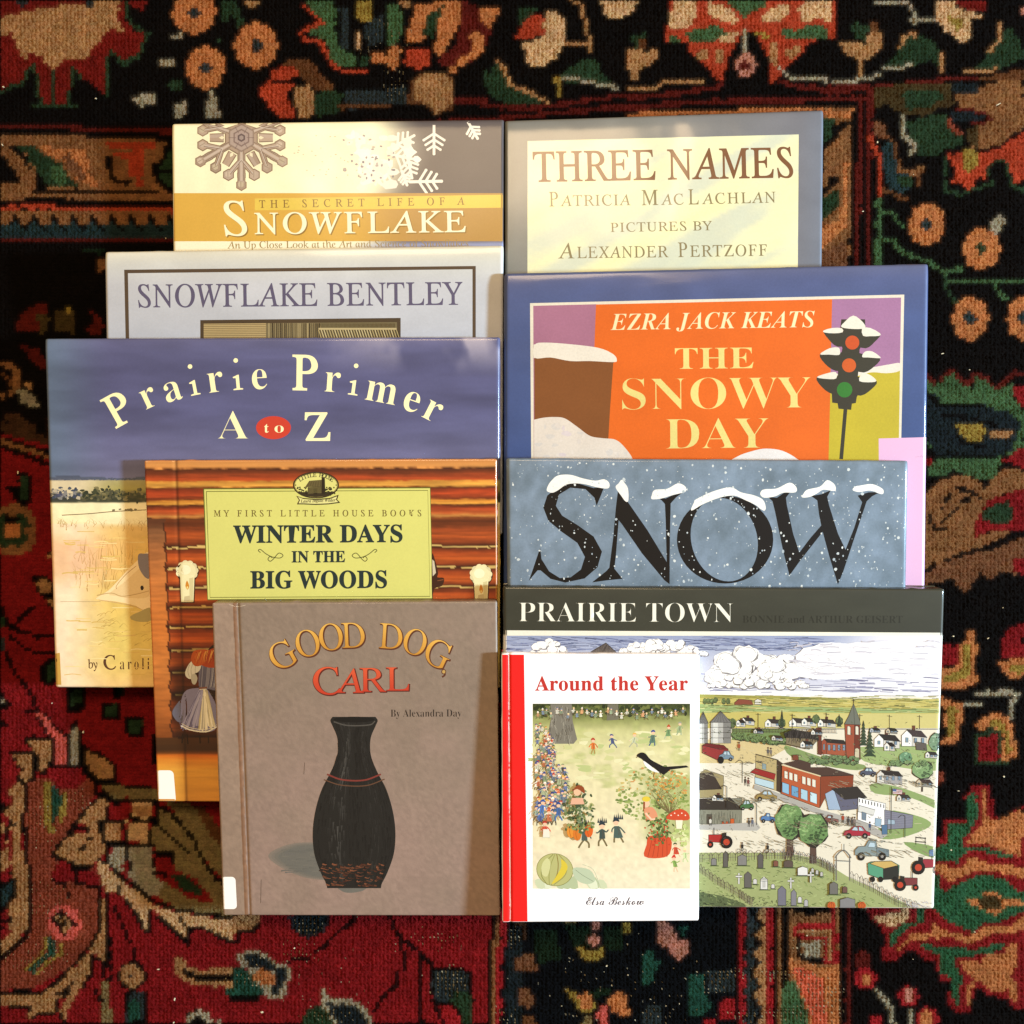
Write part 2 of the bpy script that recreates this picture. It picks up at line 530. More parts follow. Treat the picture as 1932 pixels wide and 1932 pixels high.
# ------------------------------------------------------------------ the rug: every knot is a small tuft of pile, its colour looked up in the woven pattern
RC = dict(k='130e0b', h='6a150b', K='101215', b='2d3536', b2='20282b', t='26383a', d='571a12', r='7a0d16', r2='8a101b', R='983a1a', q='b4583c', O='a46a3c', T='96714a', T2='7b5634', L='b0906a', e='8c8470',
          y='84702f', y3='776744', o='5e3d22', o3='46301f', m='7d3f2b', m2='6c4930', p='b3544a', pk='a2705f', g='2a3d29', g2='415a3b', G='2d563a', gg='1b2a1b', G2='23493c', Y='45381f', w='c9bd9c')
RUG = '''
@p
r 0,838 40,850 105,872 205,905 300,905 330,1300 945,1310 936,1932 0,1932
@A
h 0,0 830,0 800,50 730,20 700,80 740,160 840,190 800,240 760,320 690,350 630,285 605,320 605,525 570,525 510,455 450,430 405,380 400,470 385,580 240,580 210,450 185,370 140,430 130,470 60,490 0,525
T 0,90 60,90 130,60 440,15 520,50 540,0 670,0 665,100 710,180 620,160 520,265 480,335 430,345 370,325 300,400 240,330 180,285 130,340 60,180 0,200
h 40,0 90,0 110,60 60,95 40,60
b 80,0 160,0 130,45
b 470,0 535,0 520,50 480,40
S g 14 0,525 60,490 130,470 145,400 185,365 205,440 225,590
S g 14 385,590 400,470 415,385 450,430
S g 14 605,530 605,320 630,285 690,360 780,310 830,200
S g 22 720,10 705,70 755,140 840,190
S g 14 190,595 420,600
S g 12 300,410 305,575
F O b 1095,70 120,120 45
F O b 1160,380 112,122 45
F O b 1445,255 122,128 45
T 1370,0 1480,0 1450,40 1400,45
e 905,335 1000,330 970,380 890,370
e 745,550 830,515 890,540 860,590 790,600
e 985,590 1050,570 1050,640 990,670
e 1175,520 1200,510 1250,660 1170,670
e 970,200 1030,180 1045,200 985,225
g 940,465 1030,450 1020,500 960,500
g 1250,0 1330,0 1375,130 1340,160 1310,60 1270,140 1250,120
g 1220,210 1250,240 1240,250
@B
o 200,300 260,270 340,290 420,370 470,410 430,430 360,420 330,390 290,350
R 90,430 140,380 160,330 210,305 270,320 290,370 240,420 230,470 270,520 260,550 180,550 130,480
S k 14 150,375 200,390 290,370
T 270,410 340,400 365,450 350,560 290,555 270,480
g 365,440 440,430 500,440 495,520 420,550 360,550
b 500,430 640,430 800,400 830,480 680,500 540,520 500,500
o 830,370 870,340 1000,340 1030,380 1025,510 940,540 900,500 800,480
T 850,380 880,350 990,350 1020,390 1010,500 940,530 910,490 830,470
S o 22 490,505 620,500 720,500
g2 320,0 460,0 460,190 490,235 560,260 555,315 480,320 430,260 420,200 350,160 300,150 400,110 350,60
S R 14 300,20 360,70 400,105 300,150 310,190 400,200 430,280 480,330 610,345
b 480,40 530,40 530,230 490,235
y 550,0 640,0 635,90 580,110 560,60
L 555,145 580,145 580,240 560,230
b 590,130 690,60 690,190 620,220
g2 710,20 770,20 790,150 740,220 710,200
T 770,0 820,0 800,50
O 850,20 990,0 1060,0 1060,100 1000,200 960,270 935,240 950,120 880,190 800,200 800,150 840,60
g 890,70 980,20 930,180 880,160
d 1060,0 1180,40 1200,140 1180,220 1100,290 1000,310 940,300 960,270 1040,200 1060,100
R 795,230 915,230 915,310 850,325 790,300
O 640,240 700,260 740,210 780,230 760,300 740,330 700,300 640,290
g 585,260 640,260 620,310 590,320
O 1140,40 1250,35 1220,80 1200,130 1150,90
O 1100,165 1140,150 1180,200 1150,260 1060,310 1030,300 1110,240
O 1000,310 1040,310 1030,350 1000,350
g 1160,380 1230,290 1280,370 1340,430 1440,480 1420,500 1260,490 1190,440
S T 17 1235,280 1270,340 1290,400 1390,440 1470,480
S g 12 1170,340 1190,370
R 1310,190 1340,130 1400,60 1450,70 1455,170 1360,180
g 1340,40 1420,40 1380,80 1330,120
L 1455,60 1500,50 1560,90 1555,190 1510,270 1440,320 1380,310 1350,200 1450,180
S T 18 1580,0 1640,30 1650,150 1670,180 1660,260
S T 18 1560,200 1660,205
g 1530,350 1640,280 1700,290 1740,360 1800,400 1680,390 1560,400
S e 15 1530,365 1600,375 1700,395 1810,415
y 1500,360 1535,360 1535,450 1510,460
L 1720,0 1900,0 1880,50 1800,85 1740,70
S d 22 1030,475 1180,475
S d 22 1160,500 1400,510 1550,490 1800,455 1932,450
S d 22 600,590 930,578 1260,560 1500,535 1800,505 1960,500
@C
T 0,230 80,250 150,230 140,290 60,340 40,390 25,390 0,330
g 0,170 80,160 100,240 40,240
o 50,190 90,180 80,240 50,240
R 205,0 1010,0 1015,185 880,200 870,240 760,330 720,400 700,400 690,280 620,150 560,150 490,280 460,405 440,400 400,330 300,250 290,210 190,210 180,160 200,80
L 220,0 330,0 340,80 280,140 200,130
L 395,0 500,40 540,90 520,120 440,90 390,60
L 640,90 700,40 780,10 790,60 720,110
L 830,30 880,0 990,0 990,100 900,90 850,110
T 320,250 390,240 380,290 340,290
T 420,240 470,235 450,330 420,290
T 690,200 740,210 740,310 710,330
T 770,240 860,210 830,270 790,290
L 440,170 540,150 520,200 450,210
g2 280,150 450,120 480,160 400,210 300,200
g2 480,0 690,0 660,40 600,50 570,95 520,40
g2 730,130 820,150 900,110 970,130 980,180 790,190
g2 200,170 270,180 240,205 195,205
y 610,150 680,150 690,190 650,180
S e 13 577,150 577,250
E pk 577,316 52,55
E d 577,318 26,24
T 1035,200 1100,205 1160,215 1180,160 1235,155 1235,230 1180,280 1150,300 1150,380 1135,380 1130,290 1060,260
o 1180,100 1220,100 1230,150 1190,155
g 1090,110 1180,110 1165,200 1110,190
S e 14 740,330 800,378 900,380 1080,400 1230,365
S T 14 0,430 130,430 170,400 370,395
g 1320,230 1380,160 1470,180 1540,260 1535,340 1480,290 1380,320 1240,330 1310,270
S T 12 1330,230 1350,185 1385,155 1410,170
S e 12 1240,330 1330,330 1390,310
S T 12 1535,260 1540,350
L 1505,0 1600,0 1610,30 1740,70 1740,85 1670,90 1670,180 1635,200 1540,130 1500,90
y 1550,60 1640,90 1620,160
h 1600,0 1750,0 1740,60 1620,30
S e 14 1210,0 1370,5 1400,60 1410,120
S e 14 1390,95 1500,95
g 1770,240 1820,150 1870,130 1932,200 1932,280 1880,310 1790,340 1650,350 1740,290
S T 10 1820,110 1820,180 1770,240
S T 12 1650,350 1760,340 1800,330
o 1560,380 1800,360 1932,330 1932,380 1700,390
pk 1910,10 1932,10 1932,60
S d 24 0,475 180,462 430,425 460,400
S d 24 740,400 900,430 1020,445 1150,430 1400,405 1600,375 1700,378
S d 26 0,530 300,497 600,492 900,482 1090,478 1145,480
S O 26 0,562 400,548 900,533 1090,530
@D
Y 480,150 700,130 1090,110 1120,180 1140,300 1000,330 900,400 700,360 600,300 480,320
T2 1130,230 1380,140 1460,110 1703,90 1703,480 1500,620 1340,660 1260,640 1260,500 1420,430 1440,380 1200,320
Y 1250,480 1340,470 1340,640 1260,640
g 700,200 1000,170 1060,240 900,330 760,330
b2 1110,140 1200,100 1330,130 1330,190 1200,210 1120,180
b2 1090,345 1380,350 1420,400 1300,430 1140,440
S d 12 1150,340 1380,350 1450,420 1300,450
m 1085,400 1130,450 1200,510 1200,540 1130,540 1090,480
g 740,430 900,400 1080,360 1090,480 1200,560 1210,630 1100,650 1000,720 830,700 780,560
k 490,330 640,330 690,370 690,560 740,570 760,690 690,740 640,600 560,430 490,420
m2 480,430 560,440 605,560 540,590 490,520
t 530,620 640,600 660,760 760,860 800,960 720,1020 600,960 560,800
g 680,880 800,860 790,960 700,980
S o 14 640,590 660,690 690,770
S e 14 720,400 735,550 790,600 825,620 790,690
S T2 12 700,820 800,860 880,800
o 820,880 860,830 900,790 860,880 850,960
S o 12 560,990 640,1020 700,1050 770,1060
R 1080,700 1200,690 1330,740 1340,690 1500,650 1703,520 1703,900 1640,960 1590,800 1550,760 1430,760 1400,840 1420,920 1340,860 1310,960 1250,990 1190,920 1080,950 1160,880 1120,780
y 1200,660 1320,660 1320,800 1260,860 1200,800
S g 24 1060,720 1085,900 1060,1000 1200,1025 1330,970 1440,950 1420,800 1490,745 1570,770 1600,950 1703,990
S d 46 0,165 400,155 455,165 452,500 440,1000 440,1640
S d 46 0,250 380,245 385,450 375,700 355,1200 350,1640
T2 0,330 310,330 305,1000 280,1640 30,1640 30,400
O 20,335 310,335 300,390 180,420 20,370
g 40,400 180,400 150,600 80,640 40,620
k 180,450 260,430 300,440 130,620 80,680 60,900 40,900 40,640 120,590 150,480
k 130,880 210,870 180,960 100,1010 40,1080 40,980 120,960
g 60,1060 200,980 200,1120 120,1200 40,1270 40,1100
S O 40 265,780 245,1000 240,1220
O 40,1300 220,1220 280,1250 270,1300 150,1400 40,1500
m2 60,1480 270,1400 270,1640 40,1640
S g2 40 525,1030 525,1640
S R 46 460,560 480,640 535,720 535,1020
F O t 915,1265 150,168 60
F O g 1365,1465 150,165 60
e 1430,1270 1530,1150 1550,1260 1490,1370
S g2 24 550,1160 640,1190 720,1280
S g2 26 550,1400 650,1400 690,1480 820,1540 950,1580 1050,1660 1090,1800 1140,1900
S g2 24 1050,1650 1210,1630
S g2 24 1110,1740 1300,1740 1703,1730
S g2 20 1470,1740 1500,1830 1580,1880
@E
F O t 520,385 132,158 60
F O t 910,385 112,155 60
S g 20 330,80 360,200 420,270
S d 40 170,770 250,860 300,870 370,770 430,800 510,890 550,790 640,830 720,920 840,790 909,800
g2 180,830 270,880 400,780 430,850 540,900 560,810 620,830 720,920 830,860 850,980 909,1060 909,1330 830,1380 760,1400 720,1520 690,1560 560,1560 400,1500 300,1560 200,1530 230,1460 290,1400 180,1300 180,1240
b2 170,930 260,930 320,1010 600,1010 700,1050 830,1080 880,1150 880,1250 820,1360 700,1410 300,1410 170,1250
S k 26 200,940 300,1020 590,1020
S k 24 300,1390 700,1395
S k 24 310,1100 520,1110 700,1170
S k 24 420,1240 480,1310 640,1320
y 400,1150 560,1150 630,1190 620,1280 520,1300 460,1240
T 660,1222 830,1215 835,1250 680,1255
r 840,890 909,900 909,1040 860,1000
r 170,1400 260,1440 200,1480 170,1490
r 760,1430 909,1330 909,1480 830,1460
S g2 24 430,1470 720,1475
T2 170,1700 270,1590 420,1540 520,1550 600,1600 600,1660 640,1640 700,1550 770,1480 909,1510 909,1640 800,1660 660,1720 600,1820 560,1932 230,1932 170,1932
S k 34 420,1640 520,1650 590,1700
S k 34 450,1725 520,1720
S k 24 330,1740 380,1680
k 300,1760 330,1760 330,1790 300,1790
k 400,1760 430,1760 430,1790 400,1790
k 265,1810 295,1810 295,1840 265,1840
k 370,1810 400,1810 400,1840 370,1840
k 230,1840 260,1890 330,1890 330,1920 230,1920
r 560,1932 590,1830 650,1720 800,1670 909,1630 909,1932
g 620,1880 640,1780 800,1720 840,1830 800,1890
@F
T2 45,0 340,0 310,140 400,110 530,100 420,150 330,190 250,210 200,240 60,300 45,300
m2 45,330 150,260 260,220 440,180 543,130 543,300 500,310 440,290 380,340 340,300 290,370 270,400 200,330 130,350 50,365
S k 18 45,312 125,262
S k 18 180,238 240,232
S k 20 250,208 330,203
S k 20 340,190 430,178
S k 20 425,158 480,122 543,112
k 98,25 130,90 190,95 190,105 100,112
S k 16 150,70 220,8
r 320,60 400,80 510,66 500,100 380,105 315,145
g 340,0 500,0 490,55 400,66 340,60
r 500,240 543,235 543,310 500,300
r 130,650 230,650 230,745 130,750
O 280,575 300,575 325,640 320,790 345,820 280,850 200,862 130,855 130,770 235,745 235,640 275,630
y 255,640 300,640 300,780 240,820 160,830 160,800 250,760
r 440,640 470,570 543,540 543,720 440,705
O 430,730 480,712 543,712 543,800 480,808 450,770
y 470,735 543,735 543,780 490,780
S e 22 320,880 400,872 520,874
S e 20 200,926 335,930
S e 20 500,900 485,990
O 130,885 200,905 250,930 248,1080 210,1120 140,1108 175,1080 175,950 130,930
y 190,930 230,950 225,1070 190,1080
O 310,1020 350,990 400,965 480,990 500,1080 520,1110 520,1170 460,1200 440,1180 450,1090 400,1050 330,1040
y 370,1010 440,1000 470,1060 490,1150 460,1170 465,1070 400,1030
g 310,1080 380,1036 440,1060 440,1190 480,1210 300,1210 320,1180
r 332,1075 430,1075 430,1200 335,1200
m 115,1240 165,1240 165,1300 115,1310
r 90,1560 160,1560 160,1480 270,1470 265,1360 310,1305 385,1320 400,1390 395,1450 430,1470 500,1440 543,1400 543,1932 90,1932 90,1680 150,1700 100,1640
O 350,1330 375,1330 370,1460 400,1480 543,1430 543,1560 530,1650 480,1640 400,1600 270,1580 340,1510 350,1430
G 280,1360 320,1330 325,1470 290,1540 250,1570 270,1640 230,1680 90,1670 90,1600 190,1590 180,1490 270,1490 280,1440
S G 18 270,1620 360,1620 480,1655
O 90,1690 250,1700 290,1650 400,1690 543,1700 543,1760 400,1710 300,1720 220,1760 190,1800 170,1740 90,1710
G 90,1740 140,1740 170,1800 250,1770 350,1730 460,1760 530,1840 543,1900 543,1932 90,1932
O 270,1860 370,1820 420,1815 450,1855 543,1865 543,1885 450,1880 420,1915 380,1920
Y 330,1840 420,1820 450,1880 400,1910 350,1890
@H
k -10,100 1500,100 1500,929 -10,929
S r2 40 82,100 82,960
b 105,100 220,100 220,960 102,960
T 180,200 250,100 250,960 170,960 230,860 160,740 220,690 160,600 210,520 160,470 220,400 170,350 230,280
k 110,150 180,200 225,280 165,350 215,400 150,460 205,525 150,600 215,690 150,745 220,860 165,940 140,940 190,860 130,745 180,690 130,600 180,520 125,460 185,400 140,350 195,280
S r2 36 266,100 266,960
S T2 30 332,100 328,960
S k 24 300,100 298,960
S k 24 370,100 368,960
T2 390,180 735,100 735,960 345,960 390,620
k 390,100 700,100 680,180 560,215 400,185
S r2 36 425,292 690,284
S r2 36 690,100 698,540
S r2 30 440,330 500,362 630,368 640,520 690,530
S T 20 470,330 660,330 665,500
e 480,395 600,385 605,490 490,500
S k 22 455,380 470,480 520,515 610,515
O 400,480 440,520 620,560 735,540 735,960 540,960 480,740 410,600
q 410,540 480,560 620,640 650,960 560,960 500,780
q 560,640 620,640 630,960 580,960
g2 370,640 430,650 500,780 530,960 340,960 350,760
S k 40 752,100 752,960
S d 36 787,100 782,960
k 805,100 1020,100 1020,960 800,960
r 900,100 920,220 1000,300 1020,340 1015,520 1100,510 1180,440 1250,470 1290,510 1350,520 1380,640 1460,670 1440,790 1510,860 1590,850 1610,720 1640,680 1700,740 1830,770 1870,840 1960,830 1960,60 1310,60 900,60
e 885,140 920,150 910,220 890,200
L 950,230 1040,210 1140,140 1180,150 1180,230 1080,300 1050,290
r 980,140 1140,140 1130,190 1000,200
G 1230,60 1310,60 1280,260 1200,290 1130,340 1060,440 1050,350 1120,280 1230,260
G 1310,60 1310,140 1370,200 1420,250 1600,330 1680,260 1800,260 1860,230 1960,180 1960,60
r 1390,0 1470,0 1440,50 1405,75
O 1555,120 1640,108 1690,55 1740,65 1790,110 1960,130 1960,150 1810,150 1790,200 1740,220 1640,170
Y 1620,120 1690,80 1760,90 1800,140 1760,190 1680,180
O 1110,450 1200,340 1320,330 1330,250 1400,310 1500,350 1620,350 1690,290 1850,300 1960,200 1960,310 1850,340 1700,350 1580,410 1480,370 1290,370 1210,380 1130,440
G 1265,410 1500,430 1600,450 1750,400 1815,400 1790,450 1640,480 1500,490 1480,520 1510,600 1550,640 1520,690 1520,800 1480,810 1465,760 1470,640 1380,600 1390,490 1300,450
O 1500,520 1660,530 1680,480 1790,480 1860,400 1890,400 1880,560 1840,620 1900,680 1900,800 1860,790 1840,690 1800,720 1720,710 1650,660 1610,650 1590,760 1570,830 1555,820 1570,680 1600,640
E d 885,520 55,70
E r2 900,635 70,70
E O 900,640 32,40
E r2 1180,750 65,65
E pk 1178,745 35,40
E r2 1300,900 75,75
E O 1295,900 35,60
E r2 965,925 45,55
S e 20 960,700 1050,800 1090,960
S e 24 1185,830 1190,960
@I
K 60,100 1740,100 1740,1020 60,1020
S T2 30 10,100 10,1020
S o 30 50,250 45,440 12,460
S r2 36 85,200 82,440 45,460 45,1020
o3 150,250 240,260 250,420 160,430
m2 160,520 200,530 290,500 320,630 170,640
m2 180,740 260,760 300,860 260,900 180,870
o 170,930 300,950 320,1020 200,1020
b2 95,330 210,330 210,1020 95,1020
m2 170,530 290,510 320,630 170,640
m2 185,760 265,770 300,860 260,900 180,870
gg 290,330 450,340 500,560 320,580
gg 500,280 700,320 760,460 590,470
gg 780,300 930,320 930,470 820,500
y3 500,240 600,245 590,300 510,300
pk 700,278 765,270 770,330 710,340
pk 670,425 720,375 765,390 775,450 720,455
y 600,450 660,480 760,480 790,460 800,520 740,560 690,565 640,530
y 920,290 990,280 995,370 930,370
pk 1175,255 1220,250 1280,310 1290,360 1330,410 1400,405 1405,480 1380,530 1330,555 1280,530 1270,480 1200,460 1170,350
G2 1080,500 1160,470 1150,560 1200,570 1150,690 1090,740 1055,660
y 515,760 560,770 600,800 680,790 730,850 730,915 640,922 590,870
O 600,800 680,790 730,850 700,900 640,900
y 500,830 540,880 530,890
O 820,835 880,790 960,790 970,890 1000,945 930,950 860,920
p 755,890 790,870 835,890 830,1020 755,1020
gg 680,770 850,760 850,810 700,820
G2 1400,650 1500,650 1500,780 1570,890 1480,960 1400,930
G2 1310,320 1400,320 1360,380
b 1520,640 1720,630 1730,770 1550,780
r2 1620,870 1660,815 1730,820 1730,965 1620,975
r2 1515,975 1600,962 1600,1020 1515,1020
y3 640,960 720,950 720,1020 640,1020
b 1100,880 1200,880 1200,1020 1060,1020
@J
S k 26 1130,105 1160,200 1220,295 1340,365 1425,470
S k 24 1345,400 1335,640 1335,760 1365,850
S k 20 1225,330 1245,480
S k 20 1190,510 1190,590 1110,650 1040,760
k 1395,480 1600,470 1690,505 1700,640 1700,850 1640,850 1600,790 1540,720 1430,720 1400,600
b 1420,500 1600,490 1670,520 1670,620 1560,640 1540,700 1440,690 1415,600
g 1560,640 1670,620 1690,780 1620,770 1540,700
r2 1465,750 1560,735 1620,810 1600,860 1470,860
S k 22 1430,700 1480,800 1500,860
g 1600,770 1680,770 1690,860 1640,860
S k 26 1835,110 1830,270 1800,310 1800,860
S T2 34 1858,190 1855,290 1835,330 1828,860
S r2 26 1868,330 1868,860
T 0,60 100,90 180,90 280,100 280,180 230,240 130,240 90,300 30,290 0,260
S k 22 -20,140 105,142 115,100
S k 24 285,180 240,240 140,240 150,310 25,290 0,265
b2 470,130 560,105 740,110 750,180 700,250 600,285 520,260 480,200
S k 18 900,130 905,160 850,205 790,240 760,280 700,345 640,380
S k 20 480,435 600,420
e 135,390 230,362 330,395 385,450 470,465 498,540 460,600 450,670 350,695 300,650 240,560 200,480 150,465
b2 175,390 260,385 350,430 380,460 450,490 460,550 420,620 400,665 345,650 385,520 300,480 200,470
O 230,520 300,490 380,520 380,600 310,590 240,560
G2 50,500 180,480 240,560 310,620 290,710 90,710 40,640 60,560
k 60,660 300,660 285,705 85,705
e 685,610 760,680 900,690 970,730 1030,820 1010,860 770,860 690,740
b2 710,690 780,715 900,720 970,770 1000,860 790,860
g 560,830 600,750 680,730 750,800 770,860 560,860
e 0,820 30,840 40,860 0,860
@L
m 165,500 280,490 350,560 440,550 510,490 550,510 550,600 480,700 330,930 430,1000 560,1020 590,1150 570,1400 480,1560 200,1720 0,1740 0,1560 150,1400 170,1100 150,900 130,650
S k 26 140,500 150,640 120,720 150,900 165,1100 160,1400 60,1500 0,1550
T 50,560 110,500 135,540 135,650 110,720 120,900 150,1000 150,1380 60,1480 0,1540 0,1440 60,1400 40,1250 80,1180 90,1100 60,1000 70,880 50,760 20,700 60,640
T 0,760 50,780 40,880 60,1000 0,1040
r 0,830 30,820 35,900 0,920
k 0,1090 40,1110 70,1060 95,1120 85,1190 40,1250 20,1290 0,1280
t 0,1140 60,1090 70,1170 0,1250
k 0,640 45,650 30,690 0,700
S k 14 0,1330 40,1340 70,1300
S k 12 0,1380 20,1370
k 40,750 70,740 80,770 50,775
k 30,770 50,800 50,880 30,860
k 40,980 55,1050 35,1070
k 120,235 310,240 310,400 280,440 280,480 210,450 205,380
T 155,260 290,260 290,390 260,420 260,450 230,450 220,360
k 190,90 260,100 350,200 400,240 400,420 310,420 300,280 240,180
p 210,110 260,115 340,220 385,250 375,400 330,410 320,270 250,160
k 400,200 440,150 480,240 480,430 395,430
e 415,220 440,170 460,250 460,410 415,400
k 480,290 580,340 690,420 690,500 720,530 900,540 880,560 560,540 470,440
T 495,320 580,360 660,420 665,490 570,480 500,420
k 55,330 200,335 210,500 150,530 90,510 110,440
T 75,345 180,350 190,480 140,510 110,490 130,440 95,400
S k 20 280,420 500,425
r 300,440 490,440 440,530 350,550 300,480
y 250,510 290,510 300,760 320,800 280,830 260,760
G2 290,520 350,560 360,640 330,720 310,790 290,700
y 360,570 390,580 390,690 345,770
S k 40 600,600 540,650 450,750 400,840 310,940 430,1010 520,1010
S k 30 555,500 560,580 600,620
k 580,620 640,620 640,920 580,960
T 590,600 650,640 620,670 610,740 560,800 610,860 610,930 560,980 500,1000 430,990 320,930 400,840 500,810 510,760 450,750 540,650
S k 18 445,785 520,785 525,850
k 445,885 470,890 500,870 500,900 470,920
S k 26 590,740 600,850 625,900 625,1000
E r 370,1050 65,65
S k 22 300,1090 380,1120 400,1190
r 455,1030 570,1030 570,1120 460,1110
S k 20 430,1010 450,1110 580,1130
E p 370,1340 100,108
T 330,1275 430,1330 375,1415 300,1330
S k 18 315,1320 370,1410
S k 18 330,1290 360,1310
S k 16 350,1360 400,1310
S k 18 380,1290 430,1350
S k 18 350,1270 375,1290
G2 280,1420 330,1460 330,1520 250,1570 200,1640 140,1630 220,1570 270,1510
S y 16 255,1430 250,1530 150,1610
S y 14 345,1470 345,1530 270,1580 205,1650
y3 590,530 700,520 750,560 920,550 960,610 900,620 740,600 680,620 620,570
y3 960,600 1180,660 1280,790 1330,960 1330,1100 1290,1060 1200,960 1100,800
y3 920,650 1000,700 1140,850 1200,980 1290,1100 1370,1120 1370,1300 1050,1260 940,1200 960,1080 1040,1050 1020,940 930,930 900,860 900,760
o 1140,650 1200,660 1300,790 1320,880 1250,840
S k 24 600,570 680,640 740,620 915,618 915,750
r 635,700 700,655 755,690 740,735 650,735
S k 18 620,690 640,745 740,745
T 620,750 700,750 710,850 620,855
L 740,740 870,755 880,870 750,860
L 770,640 890,640 890,725 790,725
T 770,650 880,650 880,720 800,720
S k 20 755,690 790,735 900,735
S k 20 715,750 735,820 740,870 640,875
S k 22 640,880 900,890
S k 22 895,730 880,880 905,1050 1000,1060
e 650,895 720,895 720,1040 690,1060 650,1000
e 750,895 890,905 905,1060 960,1100 940,1190 870,1180 740,1060 780,1010 760,960
S k 20 740,890 745,960 775,1030
S k 22 905,640 1000,690 1130,830 1200,980 1280,1090 1370,1110
S k 18 900,745 1000,825 1100,920
S k 18 910,935 1020,935 1030,1000
r 950,1080 1060,1040 1150,1085 1265,1210 1200,1230 1080,1180
g 1000,1065 1080,1055 1165,1130 1190,1185 1080,1150
L 570,980 610,980 680,1060 830,1180 900,1240 1050,1280 1240,1310 1370,1330 1370,1440 1300,1430 1200,1370 1110,1380 1110,1450 1060,1410 990,1350 930,1290 870,1260 870,1390 830,1360 790,1270 700,1170 620,1160 590,1080
S k 20 575,970 630,985 720,1080 800,1130 870,1200 960,1240 1060,1270 1240,1290 1370,1312
S k 18 690,1120 690,1170
S k 20 740,1210 800,1300 850,1390
S k 20 870,1265 880,1400
S k 20 910,1300 990,1360 1070,1430 1110,1470
S k 22 1050,1315 1110,1385 1110,1460
S k 22 1110,1385 1200,1375 1300,1430 1370,1450
T 590,1200 620,1200 620,1650 600,1650 595,1560 540,1520 510,1560 520,1640 470,1720 400,1850 370,1910 350,1850 400,1770 330,1790 310,1860 170,1910 160,1880 190,1840 0,1830 0,1760 250,1760 330,1700 450,1590 530,1500 570,1400
S k 20 595,1140 580,1380 520,1490 440,1580 330,1690 250,1745 0,1750
S k 24 632,1170 635,1690
S k 20 540,1545 590,1570 600,1660
S k 20 530,1560 535,1640 480,1720
S k 14 340,1760 420,1700
S k 14 370,1780 400,1740
S k 20 185,1850 60,1830
S k 20 320,1870 250,1870 190,1900
S k 20 320,1790 340,1860 370,1925
S k 20 680,1260 740,1420 775,1470 780,1580
E k 772,1655 86,86
E T 772,1655 68,70
E b 770,1648 12,12
k 730,1740 860,1740 870,1932 720,1932
b 745,1760 835,1755 850,1900 740,1932
G2 760,1800 810,1800 820,1900 750,1932
y3 585,1700 635,1690 660,1932 590,1932
S k 16 560,1740 590,1800
T 1010,1560 1060,1545 1100,1600 1180,1620 1370,1610 1370,1720 1180,1710 1080,1690 1020,1610
k 1050,1575 1080,1600 1150,1650 1370,1650 1370,1690 1160,1690 1090,1650
k 1080,1932 1100,1880 1180,1845 1230,1880 1260,1932
e 1090,1932 1110,1880 1180,1850 1230,1880 1260,1932
k 1120,1932 1140,1890 1180,1880 1210,1932
k 380,0 500,0 500,90 400,110
g 400,30 470,0 480,60 420,85
k 580,70 690,50 700,150 590,140
g 600,90 680,60 680,130 610,130
k 725,130 850,120 840,240 740,240
g 745,150 840,140 825,220 755,220
k 890,230 930,230 930,420 890,400
@M
E k 70,250 130,150
E T2 85,250 160,175
E g 75,250 130,125
E k 70,180 50,60
T2 60,100 100,110 90,170 60,160
T2 160,230 240,220 215,270 170,280
T2 60,350 110,350 100,420 60,420
T2 150,340 210,340 200,390 160,400
r -30,330 20,400 -30,430
O 20,200 130,200 130,300 20,300
k 20,-40 190,-40 200,80 140,90
g 130,-40 170,-40 180,60 140,60
k 310,400 390,390 390,440 320,450
T 320,410 370,405 375,435 320,440
k 330,190 390,170 390,260 340,250
k 210,560 310,560 360,620 350,690 390,720 390,800 340,780 300,720 250,680
T 225,590 310,585 350,640 340,670 270,680 250,640
T 315,725 385,730 385,790 340,770
S k 20 215,775 140,830 100,880 40,880
S k 22 0,770 40,850 60,910 200,940 240,970 400,970
S k 22 60,960 160,1040 240,1075 400,1085
S k 24 30,1080 100,1220 200,1340 250,1470 180,1470
g 0,790 25,850 25,900 0,900
t 0,960 35,980 30,1060 0,1080
k 270,1150 400,1080 400,1250 320,1310 270,1270
g 300,1170 400,1100 400,1230 310,1270
k 440,1310 560,1300 560,1420 480,1490 440,1400
g 490,1320 540,1320 540,1400 470,1450 460,1390
k 0,1330 90,1440 0,1450
e 0,1365 45,1410 0,1422
k 0,1500 60,1560 0,1590
e 0,1530 20,1550 0,1565
k 660,1430 800,1400 800,1520 680,1530
g 690,1450 770,1420 770,1500 700,1510
k 750,1300 830,1300 830,1380 750,1380
gg 770,1310 820,1310 820,1370 770,1370
@N
k 0,-400 1300,-400 1300,330 510,330 510,1060 0,1100
d 180,90 300,0 430,-20 420,110 340,230 200,240 120,210 160,140
Y 340,90 460,90 450,250 360,260
d 190,380 330,390 370,470 480,520 480,600 400,600 300,520
d 430,390 500,390 500,470 440,440
d 850,30 940,110 980,180 940,270 840,260 770,210 890,190 870,90
Y 520,40 700,60 690,260 520,250
y 605,0 660,0 640,80 615,60
E T2 20,700 165,178
E k 0,700 120,130
S o 20 0,640 60,680 110,760
k 60,780 90,860 0,830
e 160,800 220,780 290,820 365,950 340,965 250,950 170,890
T 235,740 280,740 280,780 240,770
o3 50,1030 160,1020 220,1080 310,1130 330,1220 430,1240 430,1080 510,1060 510,1340 400,1330 330,1290 200,1270 0,1190 0,1100 60,1110
S r 26 0,1220 150,1260 300,1310 510,1360
S T2 34 0,1280 100,1320 250,1365 380,1400 510,1450
S k 26 0,1330 130,1380 300,1440 400,1485 510,1495
k 160,1560 290,1610 290,1860 190,1860
g 200,1610 260,1620 260,1850 200,1850
r 100,1850 150,1840 150,1880 100,1900
@Q
